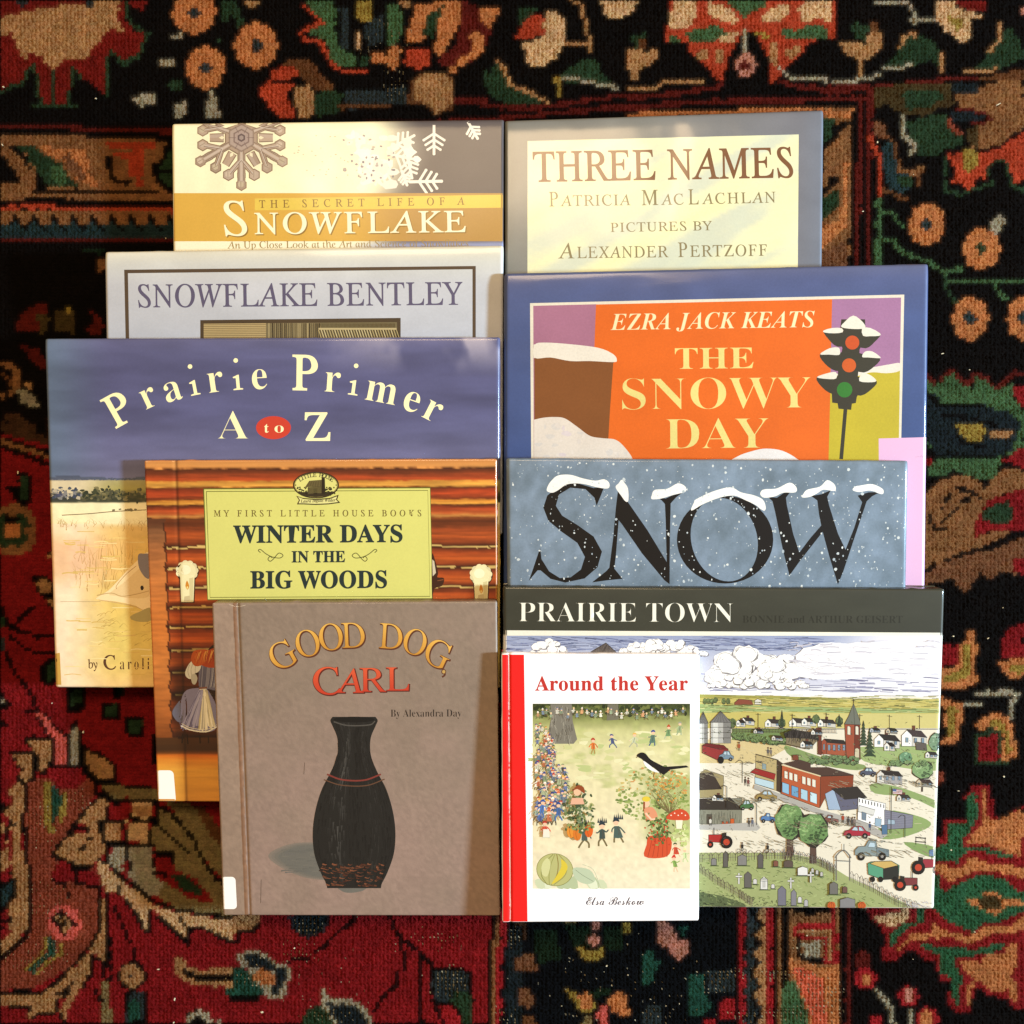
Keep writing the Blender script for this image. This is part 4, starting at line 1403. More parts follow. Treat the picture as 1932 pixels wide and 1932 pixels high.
for (x, y), a, (dx, dy) in ((V0(1133, 306), -11, V0(1100, 147)), (V0(1370, 277), -5, V0(1355, 113)), (V1(75, 306), 8, V1(95, 143))):
    dotless_i(x, y, a, 28); c.ell(dx, dy, 4.3, 4.3, TC, 14)
c.text('B', 'A', 418, 828, 475, 828, 52, TC, fat=-.014)
c.text('R', 'Z', 580, 830.5, 628, 830.5, 51, TC, fat=.016)
c.done('title')
c = Canvas(b3, 11)
c.ell(522, 807, 34, 23, '6a5a86', 40); c.ell(522, 807, 32.5, 21.5, 'd5432f', 40)
c.text('B', 't', 505, 816, 513, 816, 17, TC); c.text('B', 'o', 524, 816, 541, 816, 19, TC, fat=-.006)
c.done('red_oval')
c = Canvas(b3, 12)
c.text('R', 'by', 176, 1255, 194, 1255, 16, '6a432c', fat=.012)
c.text('R', 'C', 205, 1257, 229, 1257, 26, '6a432c', fat=.012)
c.text('B', 'aroli', 236, 1257, 291, 1257, 21, '6a432c', sp=1.45, fat=-.01)
c.done('author_name')
c = Canvas(b3, 13)
r = c.rng
for i in range(150):        # far shrubs
    x = r.uniform(106, 282); y = r.gauss(931, 6)
    c.ell(x, y, r.uniform(1.5, 5), r.uniform(1.5, 4), r.choice(['4c5139', '585742', '6f6c4c', '3c4434', '8a8058'] if x > 165 else ['58606f', '8d8a86', 'c0b49a', '4a5468']), 7, wob=.35)
for i in range(90):
    x = r.uniform(108, 285); c.stroke([(x, 903 + r.uniform(-2, 2)), (x + r.uniform(2, 9), 902 + r.uniform(-2, 2))], 1.4, '5c6478')
c.line([(128, 970), (180, 967), (225, 963), (285, 960)], 1.6, '8a7350')
for i in range(14): c.ell(r.uniform(222, 268), 961 + r.uniform(-3, 1), 3, 1.6, '857a5a', 6, wob=.3)
for i in range(170):        # grass blades
    x = r.uniform(120, 286); y = r.uniform(985, 1000) if i < 60 else r.uniform(1040, 1120)
    if i >= 60 and x < 150: continue
    l = r.uniform(6, 14) if i < 60 else r.uniform(12, 46)
    c.line([(x, y), (x + r.uniform(-3, 3), y - l * .5), (x + r.uniform(-9, 9), y - l)], .8, r.choice(['b98f48', 'a87c3c', 'c79a50', 'd9c48a']), taper=True)
for i in range(40):
    x, y = r.uniform(190, 288), r.uniform(1150, 1215)
    c.line([(x, y), (x + 8, y - r.uniform(2, 7)), (x + r.uniform(10, 22), y - r.uniform(-2, 6))], .8, r.choice(['b9944a', 'a98a44']), taper=True)
c.patch(np.linspace(125, 200, 3), np.linspace(1130.5, 1131.3, 2), lambda x, y: np.tile(hx('b4976a'), (len(x), 1)))
for i in range(70):
    x, y = r.uniform(128, 288), r.uniform(1000, 1270)
    c.line([(x, y), (x + r.uniform(6, 16), y - r.uniform(-2, 2)), (x + r.uniform(18, 40), y)], r.uniform(.8, 2.4), r.choice(['ecca7c', 'e0bc68', 'f0d896', 'dcb86a']))
# a reclining pale form at the cut edge of the picture
p = lambda s: closed(P('t01', s))
c.poly(p('575,1440 640,1400 700,1340 780,1255 880,1195 880,1520 800,1485 700,1462 600,1450'), 'f3d7a2')
c.poly(p('650,1415 740,1345 800,1290 870,1240 880,1420 760,1440 690,1428'), 'e8c890')
c.poly(p('810,1200 840,1192 880,1205 880,1320 850,1325 815,1270'), '8f8486')
c.line(P('t01', '580,1425 660,1412 720,1430 800,1418 870,1400'), 1.3, 'c09a62')
c.line(P('t01', '590,1450 700,1468 800,1490 875,1530'), 1.2, 'd0a874')
c.line(P('t01', '690,1390 690,1370 740,1310 800,1260'), 1.0, 'b08452')
c.poly(p('765,1545 820,1515 880,1495 880,1565 800,1570'), 'b5a368')
c.ell(*P('t01', '832,1383')[0], 3.2, 4.6, '3f3430', 12)
c.done('prairie_picture')
c = Canvas(b3, 14)
c.poly([(113.2, 1228), (124, 1226), (127, 1290), (115.8, 1290)], 'd1a34c')
c.stroke([(114, 1238), (119, 1237), (120, 1241)], 1.8, '3a3226'); c.stroke([(118, 1237), (118, 1243)], 1.4, '3a3226')
c.done('yellow_tape')

# ---- 4. log cabin wall, yellow panel
T4 = [(868, 'cf8746'), (876, 'd6914c'), (882, 'd98f48'), (883.5, '55230e'), (890, '7a3316'), (899, 'b0441c'), (905, 'bd4c1e'), (907, 'd28e38'), (916, 'db9d42'), (919, '6a2a0e'), (923, '9a3616'), (932, 'bf471e'), (940, '7a3012'), (943, 'd2862f'), (949, 'd8963a'), (952, '5a230d'), (958, 'b1441c'), (966, 'c25826'), (972, 'd28e44'), (976, '7c3c18'), (981, '6c2f12'), (990, '743314'), (997, 'a1451c'), (1010, 'b8521f'), (1022, '8e3c18'), (1028.2, '4a1e0c')]
CH = [1029.7, 1068, 1105, 1141, 1178, 1221, 1262, 1304, 1345, 1388]
def bg4(x, y):
    tilt = y + (x - 600) * 0.004
    n = fbm(x / 75, y / 3.0, 81); n2 = fbm(x / 16, y / 8, 84)
    yy = tilt + (n2 - .5) * 4
    c = ramp(yy, T4)
    for a, b in zip(CH[:-1], CH[1:]):
        m = (yy >= a) & (yy < b)
        f = (yy - a) / (b - a)
        lg = ramp(f, [(0, '46190a'), (.12, '7d3214'), (.35, 'b54b1b'), (.6, 'c4581f'), (.85, '83351a' if a > 1200 else '8a3816'), (1, '3f180a')])
        c = np.where(m[:, None], lg, c)
    c = c * (0.78 + 0.44 * n)[:, None]
    for k in CH[:-1]:
        w = 1.1 + .8 * n2
        m = np.abs(yy - k - 1.2 * np.sin(x / 23)) < w
        c = np.where((m & (x > 322 + (k - 1000) * .04))[:, None], hx('d9b468') * (0.8 + .3 * n)[:, None], c)
    # old shaded lower corner of the painted wall
    c = c * (1 - .5 * step(y, 1190, 1300) * step(x, 312, 345))[:, None]
    # door post
    xj = 318 + .035 * (y - 985) + 4.5 * np.abs(np.sin((y - 1030) / 37.0 * math.pi)) - 3
    post = ramp(y, [(985, '6a3a22'), (1000, '8d5a36'), (1040, 'b06a38'), (1080, 'c8773a'), (1180, 'd1752f'), (1260, 'c87634'), (1340, 'b06028'), (1388, '8a4518')]) * (0.86 + .28 * fbm(x / 30, y / 3.5, 88))[:, None]
    m = (x < xj) & (y > 980 - 6 * n2) & (y < 1390)
    c = np.where(m[:, None], post, c)
    c = np.where(((np.abs(x - xj) < 1.3) & (y > 985) & (y < 1388))[:, None], hx('4a2010'), c)
    fl = ramp(y, [(1386, '5a3214'), (1408, '4b2a12'), (1414, '7a4012'), (1418, 'd86d1c'), (1426, 'e0872a'), (1445, 'dc9a38'), (1508, 'dd9436')]) * (0.93 + .14 * fbm(x / 60, y / 4, 90))[:, None]
    c = np.where((y > 1386)[:, None], fl, c)
    c = np.where((y < 881)[:, None], ramp(y, T4) * (0.96 + .08 * n)[:, None], c)
    c = c * (1 - .22 * np.exp(-((x - 340 - (y - 868) * .03) / 2.4) ** 2))[:, None]
    return np.clip(c, 0, 1)
b4 = Book('book', 'red-brown log wall book with a yellow-green title panel and a white spine sticker', [(280, 868), (938, 865), (305, 1504), (940, 1508)], (27, 11.8), 7, print_mat('log_wall_board', .34, .3, .5, wave=.00014, wave_scale=(16, 20, 1), grain=.05), bg=bg4, gain=.86, spine='8a4a20', res=2.6, groove=(338, 868, 358, 1504, 4.0, .25), edge=(1.0, 0.9))
c = Canvas(b4, 20)
c.poly([(391, 921), (813.5, 919), (818, 1126), (398.5, 1128)], 'd3cf72')
for a, bq in (([(391, 921), (813.5, 919), (818, 1126), (398.5, 1128)], 2.0), ([(396, 926), (809, 924), (813, 1121.5), (403, 1123.5)], 1.3)):
    c.stroke(a + [a[0]], bq, '6a6a24')
c.done('title_panel')
c = Canvas(b4, 21)
DK = '22393a'
c.text('R', 'MY FIRST LITTLE HOUSE BOOKS', 410, 972.5, 797, 972, 11.5, '75612c', sp=1.7, fat=.012)
c.text('B', 'WINTER DAYS', 446, 1021.5, 762, 1020, 31.5, DK, fat=.014)
c.text('B', 'IN THE', 555, 1058, 655, 1057.5, 20.5, DK, fat=.014)
c.text('B', 'BIG WOODS', 478, 1106.5, 733, 1105.5, 31.5, DK, fat=.014)
for s, ox in ((1, 517), (-1, 690)):
    c.line([(ox - 20 * s, 1040), (ox - 24 * s, 1036), (ox - 20 * s, 1034), (ox - 10 * s, 1042), (ox + 2 * s, 1048), (ox + 16 * s, 1050), (ox + 22 * s, 1045), (ox + 14 * s, 1041), (ox + 4 * s, 1052), (ox - 2 * s, 1056), (ox - 6 * s, 1052), (ox - 2 * s, 1047), (ox + 2 * s, 1050)], 1.5, '5c5a2c')
c.done('title')
c = Canvas(b4, 22)
YG = 'd8d27a'
c.ell(600.5, 914, 43, 25, '3a2a1c', 44); c.ell(600.5, 914, 40.5, 22.8, 'a89a50', 44); c.ell(600.5, 914, 39, 21.4, YG, 44)
for i, ch in enumerate('LITTLE HOUSE'):
    if ch == ' ': continue
    a = math.radians(-152 + i * 11.2 + (2 if i < 6 else 0))
    c.letter('R', ch, 600.5 + 31.5 * math.cos(a), 914 + 15.4 * math.sin(a), math.degrees(a) * .55 + 50, 7, '332b1c', fat=.02)
c.poly([(566, 927), (635, 926), (628, 934), (600, 936.5), (574, 934)], '3d3320')
c.poly([(585, 918), (612, 916), (612, 930), (585, 931)], '4d4128'); c.poly([(580, 918), (588, 906), (612, 904), (617, 916)], '6d6038')
c.poly([(611, 900), (617, 899), (618, 931), (611, 931)], '2f2618'); c.poly([(596, 920), (603, 920), (603, 931), (596, 931)], '231b10')
for i in range(6): c.stroke([(586, 919 + i * 2), (611, 917.6 + i * 2)], .6, '8d8048'); c.stroke([(589 + i * 4, 907), (584 + i * 5, 917)], .5, '3c3220')
for i in range(40): c.ell(c.rng.choice([c.rng.uniform(566, 584), c.rng.uniform(618, 636)]), c.rng.uniform(918, 930), 1.6, 1.6, c.rng.choice(['3b3a20', '6a6432', '2a2416']), 6)
for s, y in ((-7, 0), (7, 0)): c.ell(600.5 + s * 5.4, 914, 1.2, 1.2, '332b1c', 8)
c.poly([(564, 934), (576, 938), (600, 940), (626, 938), (643, 932), (640, 941), (646, 947), (624, 950), (600, 951), (577, 950), (565, 950), (569, 942)], '3a2a1c')
c.poly([(567, 936), (577, 940), (600, 942), (626, 940), (640, 935), (637.5, 941), (642, 945.5), (624, 948), (600, 949), (577, 948), (568, 948), (571, 942)], 'ddd68a')
c.text('BI', 'Laura Ingalls Wilder', 572, 946.8, 637, 944.6, 5.8, '332b1c', fat=.004)
c.done('oval_emblem')
c = Canvas(b4, 23)
def sconce(x, y, bot):
    pts = []
    for i in range(13):
        a = math.radians(120 + i * 25); pts.append((x + 21.5 * math.cos(a), y + 20 * math.sin(a)))
    c.poly(closed(pts, 3) + (0.8, 1.2), '4d2410')
    c.poly(np.array([(x - 15, y + 12), (x + 16, y + 12), (x + 14, bot), (x - 12, bot)]), '5d3016')
    for i in range(11):
        a = math.radians(i * 32.7 + 95); c.ell(x + 15 * math.cos(a), y + 14 * math.sin(a), 6.4, 6.2, 'e0d2a0', 12, j=.05)
    c.ell(x, y, 16.5, 15.5, 'e3d9a6', 24); c.ell(x - 3, y - 2, 10, 9, 'ece4ba', 18)
    c.poly([(x - 13, y + 8), (x + 14, y + 8), (x + 12, bot - 2), (x - 11, bot - 2)], 'e7ddaa')
    c.poly([(x + 4, y + 14), (x + 12, y + 12), (x + 11, bot - 2), (x + 5, bot - 4)], 'd3c590')
    c.poly(closed([(x, y + 18), (x + 4, y + 28), (x + 1, y + 35), (x - 3, y + 28)], 3), 'd58a2c'); c.ell(x + .5, y + 31, 1.2, 2.6, 'f2dc86', 8)
    c.poly([(x - 5, bot - 12), (x + 5, bot - 14), (x + 6, bot - 3), (x - 6, bot - 3)], 'cbb98a')
sconce(360, 1074, 1134)
c.done('wall_lamp')
c = Canvas(b4, 26)
sconce(908, 1081, 1131)
c.done('wall_lamp')
c = Canvas(b4, 27)
c.stroke([(936.2, 870), (937.6, 1140)], 3.0, 'd8924e')
c.poly(closed(P('t11', '517,1200 535,1230 552,1300 548,1325 585,1330 575,1372 530,1390 518,1445'), 3), '4a2414')
c.poly(P('t11', '519,1225 530,1235 540,1300 522,1320'), 'cfc0a0'); c.stroke(P('t11', '548,1345 582,1338'), 1.6, '8a5030')
c.done('hanging_pot')
c = Canvas(b4, 24)
p = lambda s, n=4: closed(P('g', s), n)
c.poly(p('720,20 820,-10 820,420 700,400 650,330 640,180'), '3a1c10')
c.poly(p('470,480 520,400 640,380 705,385 800,560 800,750 700,795 560,780 460,740 465,600'), '8d88a8')
c.poly(p('385,600 420,540 470,500 490,680 440,700 395,650'), '6f6a76')
for i in range(90):
    t = c.rng.random()
    x0_, x1_ = 632 + 76 * t, 468 + 327 * t
    dark = t < .5
    c.line(P('g', '%f,%f %f,%f %f,%f' % (x0_, c.rng.uniform(390, 460), x0_ * .45 + x1_ * .55, 590, x1_ + c.rng.uniform(-12, 12), c.rng.uniform(720, 785))), c.rng.uniform(1, 3.4), c.rng.choice(['a7a3c4', '77739a', 'b7b4cc', '5d5a78', '9793b4'] if dark else ['d9cfae', 'e6dec2', 'c5b990', 'b9b3a2', 'efe8d0']))
c.line(P('g', '465,735 560,775 700,790 800,745'), 2.2, 'e8e4d4'); c.line(P('g', '470,715 560,755 700,768 800,725'), 1.2, 'dcd6c4')
c.poly(p('650,140 720,110 810,100 810,380 715,388 640,380 632,250'), '77738a')          # bodice
for i in range(14): c.line(P('g', '%f,170 %f,280 %f,376' % (660 + i * 11, 652 + i * 11, 645 + i * 10)), 1.2, c.rng.choice(['5d5a70', '98949f', 'b5b1b4']))
c.poly(p('660,120 600,110 545,150 505,230 520,280 560,295 590,250 640,215'), 'd6d3c4')     # hanging white sleeve
for q_ in ('545,160 530,220 545,280', '580,140 560,210 570,280', '620,125 600,190 600,240'): c.line(P('g', q_), 1, 'a9a698')
c.poly(p('560,262 600,250 620,290 600,345 570,335'), 'bcb9aa')
c.poly(p('640,90 700,40 800,10 810,170 740,190 680,175 640,150'), 'b8481c')                # folded orange shawl
c.poly(p('580,40 640,20 720,30 700,120 650,170 590,170 560,110'), 'c2571f')
for i in range(26):
    x = c.rng.uniform(590, 800); y = c.rng.uniform(20, 60); c.line(P('g', '%f,%f %f,%f %f,%f' % (x + 14, y, x - 4, y + 55, x + c.rng.uniform(-24, 4), y + 105)), 1.5, c.rng.choice(['d8742c', '9c3814', 'e09a4a', 'cc6224']), taper=True)
c.stroke(P('g', '632,382 710,376'), 3, '8d5a48'); c.stroke(P('g', '640,394 705,390'), 1.2, 'e6dec8')
for q_ in ('480,810 475,900', '520,810 530,905', '640,820 645,900', '720,830 725,900'): c.stroke(P('g', q_), 2.2, '2e180c')
c.done('dress_picture')
c = Canvas(b4, 25)
def rounded(x0, y0, x1, y1, r, sk=(0, 0), corners='0110'):
    pts = []
    for k, (cx_, cy_, a0) in enumerate(((x0 + r, y0 + r, 180), (x1 - r, y0 + r, 270), (x1 - r, y1 - r, 0), (x0 + r, y1 - r, 90))):
        if corners[k] == '1':
            for i in range(7):
                a = math.radians(a0 + i * 15); pts.append((cx_ + r * math.cos(a), cy_ + r * math.sin(a)))
        else: pts.append(((x0, y0), (x1, y0), (x1, y1), (x0, y1))[k])
    p = np.array(pts)
    p[:, 0] += sk[0] * (p[:, 1] - y0) / (y1 - y0)
    return p
c.poly(rounded(302.5, 1446, 334.5, 1506, 8, (5, 0), '0110') * 1.0, 'f4f0e6')
o = c.done('spine_label', M_LABEL, b4.root)

# ---- 5. grey-brown cloth with a dark painted shape
def bg5(x, y):
    n = fbm(x / 70, y / 70, 101); n2 = fbm(x / 5, y / 5, 103)
    c = mix(np.tile(hx('907c6b'), (len(x), 1)), np.tile(hx('9c8274'), (len(x), 1)), step(y, 1180, 1600) * .8 + (n - .5))
    gx = 450 + (y - 1133) * 22 / 580
    sp = x < gx
    c[sp] = mix(np.tile(hx('a58c78'), (sp.sum(), 1)), np.tile(hx('947c6a'), (sp.sum(), 1)), n[sp])
    c = c * (.93 + .14 * n2)[:, None]
    return np.where((np.abs(x - gx) < 3.4)[:, None], hx('8a6246') * (.9 + .2 * n2)[:, None], c)
b5 = Book('book', 'grey-brown book with yellow and red title above a dark picture and a white spine sticker', [(407, 1133), (938, 1130), (428, 1715), (943.5, 1716)], (30, 14.5), 8, print_mat('worn_taupe_board', .5, .12, .4, wave=.0001, wave_scale=(14, 14, 1), grain=.08, grain_scale=1300, fine=.00003), bg=bg5, gain=.9, spine='8f7a68', res=5.0, groove=(455, 1133, 477, 1716, 3.4, .55), edge=(1.1, 1.0))
c = Canvas(b5, 30)
GD = [('G', 550, 1251, -27, 52), ('O', 592, 1231, -16, 52), ('O', 632, 1220, -8, 52), ('D', 671, 1216, -2, 50), ('D', 739, 1218, 4, 50), ('O', 780, 1228, 14, 50), ('G', 818, 1249, 26, 52)]
for ch, x, y, a, h in GD:
    k = h * .93
    c.letter('R', ch, x + 1, y + 1.2, a, k, '66321c', fat=.022, wide=.94)
for ch, x, y, a, h in GD:
    c.letter('R', ch, x, y, a, h * .93, 'c78a30', fat=-.002, wide=.94, c2='e0ad50')
c.ell(839, 1261, 4.6, 5, '66321c', 12); c.line([(840, 1262), (841, 1267), (836, 1271)], 3.2, '66321c'); c.ell(839, 1261, 3, 3.4, 'c09a54', 12)
for ch, x, y, h in (('C', 621, 1303, 50), ('A', 664, 1300, 44), ('R', 707, 1298, 44), ('L', 753, 1296, 43)):
    c.letter('R', ch, x + 1, y + 1, 0, h, '6a2014', fat=.020, wide=1.12)
for ch, x, y, h in (('C', 621, 1303, 50), ('A', 664, 1300, 44), ('R', 707, 1298, 44), ('L', 753, 1296, 43)):
    c.letter('R', ch, x, y, 0, h, 'c93c22', fat=.0, wide=1.12, c2='de5a34')
c.done('title')
c = Canvas(b5, 31)
c.text('B', 'By Alexandra Day', 740, 1345, 872, 1344.5, 13.5, '33261e', fat=-.012)
c.done('author_name')
c = Canvas(b5, 32)
for k, cc_ in ((1.10, '877a6d'), (1.05, '80766b'), (1.0, '797267'), (.94, '736f66')):
    c.poly(closed([(640 + (x - 640) * k, 1614 + (y - 1614) * k) for x, y in ((524, 1607), (545, 1590), (585, 1582), (640, 1590), (640, 1640), (600, 1644), (560, 1632))], 5), cc_)
for i in range(70): x, y = c.rng.uniform(535, 630), c.rng.uniform(1590, 1636); c.line([(x, y), (x + 8, y + c.rng.uniform(-1, 1)), (x + c.rng.uniform(14, 26), y)], c.rng.uniform(1, 3), c.rng.choice(['6d6a62', '797469', '716d66']), taper=True)
c.poly(closed([(640, 1655), (700, 1650), (690, 1668), (655, 1672)], 5), '736f66')
# a plain dark earthenware jar with a bare brown foot
def jar(k=1.0):
    prof = [(1345, 40), (1352, 44), (1362, 40), (1385, 31), (1415, 31), (1445, 42), (1480, 60), (1520, 72), (1560, 77), (1600, 74), (1635, 62), (1655, 52), (1664, 50)]
    L_ = smooth([(672 - w * k, y) for y, w in prof], 5); R_ = smooth([(672 + w * k, y) for y, w in prof], 5)
    return np.concatenate([L_, R_[::-1]])
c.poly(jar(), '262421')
def jw(y): return np.interp(y, [1345, 1352, 1362, 1385, 1415, 1445, 1480, 1520, 1560, 1600, 1635, 1664], [40, 44, 40, 31, 31, 42, 60, 72, 77, 74, 62, 50])
for i in range(700):
    y = c.rng.uniform(1352, 1655); u = c.rng.uniform(-.96, .96); x = 672 + u * jw(y)
    l = c.rng.uniform(8, 26)
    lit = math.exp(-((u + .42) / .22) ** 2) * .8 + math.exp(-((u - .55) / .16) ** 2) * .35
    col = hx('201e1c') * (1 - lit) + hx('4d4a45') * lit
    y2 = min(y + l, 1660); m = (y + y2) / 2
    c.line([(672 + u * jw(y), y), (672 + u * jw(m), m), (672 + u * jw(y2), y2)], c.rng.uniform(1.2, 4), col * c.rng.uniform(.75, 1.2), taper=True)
for i in range(120):
    y = c.rng.uniform(1618, 1660); u = c.rng.uniform(-.94, .94); l = c.rng.uniform(6, 16)
    c.line([(672 + u * jw(y) - l / 2, y), (672 + u * jw(y), y + 1.5), (672 + u * jw(y) + l / 2 * (1 - abs(u)), y)], c.rng.uniform(1.5, 3.6), c.rng.choice(['6e3f28', '8a5236', '5a3020', '7a4830', '462a1e']), taper=True)
c.line([(634, 1354), (660, 1361), (700, 1360), (711, 1353)], 2.4, '57524b'); c.ell(672, 1350, 38, 5.4, '12100f', 28)
c.line([(622, 1452), (650, 1462), (690, 1463), (722, 1452)], 3.0, '8a3a30'); c.line([(616, 1462), (648, 1472), (694, 1473), (729, 1461)], 2.0, '6e4a34')
c.done('painted_jar')
c = Canvas(b5, 33)
c.poly(rounded(423.6, 1643, 451, 1703, 7, (3, 0), '0110'), 'f3efe8')
c.done('spine_label', M_LABEL, b5.root)
for pts, w, k in (([(580, 1430), (578.5, 1452)], .8, '4a3a2e'), ([(499, 1648), (498, 1692)], .9, '5a4638'), ([(440, 1136), (455, 1140), (470, 1137)], 1.0, 'c8b49a')):
    c = Canvas(b5, 34)
    c.line(pts, w, k)
    c.done('scratch')

# ---- 6. grey border, cream panel
def bg6(x, y):
    c = ramp(x, [(953, '7f8078'), (975, '878781'), (1200, '8a8a84'), (1500, '7f8088'), (1545, '7d8492')])
    return c * (.95 + .1 * fbm(x / 50, y / 30, 111))[:, None]
b6 = Book('book', 'grey bordered book with cream centre panel and all words in brown small capitals', [(953, 236), (1546, 216), (953, 760), (1540, 755)], (10, 9.3), 9, mylar('film_over_grey_border', 0.55, 0.0019, (20, 7, 1), coat=.5), roll=(1.0, 12), bg=bg6, gain=.72, spine='7d7d78', edge=(1.8, 2.2))
c = Canvas(b6, 40)
c.poly(np.array([(995, 276.5), (1499, 264), (1496, 700), (994.5, 700)]), 'e6e2b4')
def diag_streaks(x, y):  # cream colour broken by yellower and greyer diagonal streaks
    a_ = (x + y * 1.9) / 60; b_ = (x * .55 - y) / 220
    n = fbm(a_ * 1.0 + 3, b_ * 1.3, 113)
    cc = mix(np.tile(hx('e9e5b6'), (len(x), 1)), np.tile(hx('d3d6bd'), (len(x), 1)), step(n, .45, .72))
    return mix(cc, np.tile(hx('efe9b0'), (len(x), 1)), step(-n, -.42, -.25))
c.patch(np.linspace(996, 1496, 80), np.linspace(278, 560, 46), lambda x, y: diag_streaks(x, y))
v_ = c.v.pop(); f_ = c.f.pop(); c_ = c.c.pop(); c.n -= len(v_)
X_, Y_ = np.meshgrid(np.linspace(0, 1, 90), np.linspace(0, 1, 60)); X_, Y_ = X_.ravel(), Y_.ravel()
p_ = np.stack([995 + X_ * (504 - 3 * Y_) , 276.5 - 12.5 * X_ + Y_ * (424 + 12 * X_)], 1)
I_ = np.arange(5400).reshape(60, 90)
c.add(p_, np.stack([I_[:-1, :-1], I_[1:, :-1], I_[1:, 1:], I_[:-1, :-1], I_[1:, 1:], I_[:-1, 1:]], -1).reshape(-1, 3), diag_streaks(p_[:, 0], p_[:, 1]))
c.done('cream_panel')
c = Canvas(b6, 41)
c.text('R', 'THREE NAMES', 1005, 352, 1489, 343.5, 55, '8a5a38', fat=.010)
c.text('R', 'P', 1035, 398, 1052, 397.6, 27, '93835a', fat=.004); c.text('R', 'ATRICIA', 1056, 397.5, 1187, 395.5, 20, '93835a', sp=1.1, fat=.004)
c.text('R', 'M', 1207, 395.6, 1238, 395, 28, '93835a', fat=.004); c.text('R', 'AC', 1243, 395, 1285, 394.4, 20, '93835a', sp=1.1, fat=.004); c.text('R', 'L', 1294, 394.2, 1313, 394, 28, '93835a', fat=.004); c.text('R', 'ACHLAN', 1319, 393.6, 1456, 390.6, 20, '93835a', sp=1.15, fat=.004)
c.text('R', 'PICTURES BY', 1149, 445.5, 1338, 442, 17, '93835a', sp=1.1, fat=.004)
c.text('R', 'A', 1052, 494.5, 1082, 494.2, 28, '93835a', fat=.004); c.text('R', 'LEXANDER', 1087, 494, 1257, 492.2, 21, '93835a', sp=1.1, fat=.004)
c.text('R', 'P', 1275, 492, 1292, 491.6, 27, '93835a', fat=.004); c.text('R', 'ERTZOFF', 1297, 491.6, 1440, 489.4, 21, '93835a', sp=1.1, fat=.004)
c.done('title')

# ---- 7. blue border, orange block, street signal
def bg7(x, y):
    c = ramp(y, [(505, '6a7298'), (530, '5f6a98'), (600, '56679a'), (900, '4a629c')])
    return c * (.95 + .1 * fbm(x / 60, y / 40, 121))[:, None]
b7 = Book('book', 'blue bordered book with orange block, dark street signal and pink sticker on its corner', [(951, 520), (1742, 502), (950, 1220), (1734, 1216)], (23.3, 9.4), 9, mylar('film_over_blue', 0.12, 0.0022, (6, 24, 1), coat=.45, grain=.10), roll=(0.9, 9), bg=bg7, gain=.66, spine='7a2a2c', edge=(2.6, 1.6))
c = Canvas(b7, 50)
c.poly([(999.5, 576), (1695, 560), (1688, 900), (1002, 900)], 'eadfc8')
c.poly([(1005.5, 581), (1123, 578), (1122, 640), (1124, 900), (1006.5, 900)], 'b97a94')
c.poly([(1122, 578.5), (1562, 568.5), (1555, 900), (1110, 900)], 'f4701e')
c.poly([(1561, 568.5), (1689, 565.5), (1687, 700), (1558, 708)], 'b57fa6')
c.poly([(1557.5, 742), (1575, 728), (1600, 714), (1630, 705), (1662, 703), (1687, 700), (1684, 900), (1553.5, 900)], 'cdb832')
c.poly(closed(P('t21', '960,165 1060,150 1140,136 1196,130 1195,172 1120,186 1040,180 960,192'), 3), 'ece0ce')
c.poly(P('t11', '1090,80 1548,110 1530,130 1510,420 1500,600 1090,600'), '97592a')
c.poly(closed(P('t11', '1092,28 1150,15 1300,25 1450,45 1530,80 1550,112 1530,124 1400,118 1290,118 1180,98 1092,100'), 4), 'efe4d2')
c.poly(P('t11', '1086,26 1100,24 1100,101 1086,101'), 'efe4d2')
c.poly(np.concatenate([smooth(P('t11', '1088,445 1140,434 1200,430 1260,438 1330,485 1400,535 1470,548 1540,556 1590,595 1640,670 1640,760')), P('t11', '1088,760')]), 'e6d9ca')
for i in range(40):
    x, y = c.rng.uniform(1100, 1600), c.rng.uniform(470, 655)
    if y > 440 + (x - 1200) * .45: c.ell(*P('t11', '%f,%f' % (x, y))[0], c.rng.uniform(2, 9), c.rng.uniform(2, 6), c.rng.choice(['e2d6ca', 'e0d2d0', 'e9ddd0', 'ddd4ca']), 9, wob=.3)
c.poly(closed(P('t21', '250,700 290,650 380,618 450,606 540,618 620,662 640,700'), 4), 'eee6e0')
c.done('colour_block_picture')
c = Canvas(b7, 51)
SG = '4b4636'
q = lambda s: P('t21', s)
c.stroke(q('892,385 868,665'), 7, SG)
c.poly(q('815,290 965,300 955,320 950,352 928,356 924,390 853,384 848,354 818,350'), SG)
c.poly([(1578, 606), (1622, 606), (1624, 640), (1612, 662), (1610, 700), (1606, 740), (1570, 740), (1572, 700), (1580, 660), (1574, 640)], SG)
for (lx, rx, y) in ((1545, 1650, 628), (1538, 1650, 673), (1532, 1644, 716)):
    m = (lx + rx) / 2
    c.poly(closed([(lx, y - 2), (lx + 30, y - 4), (m, y - 8), (rx - 30, y - 2), (rx, y + 5), (rx - 10, y + 20), (m + 26, y + 32), (m, y + 26), (m - 26, y + 29), (lx + 10, y + 16)], 3), SG)
c.poly(closed(P('t20', '870,1862 885,1835 935,1797 985,1830 1002,1866 940,1872'), 3), 'ece4d0')
for s in ('770,1880 820,1866 872,1868 876,1890 830,1896 776,1892', '985,1868 1030,1866 1085,1896 1080,1910 1030,1912 990,1910'):
    c.poly(closed(P('t20', s), 2), 'ece4d0')
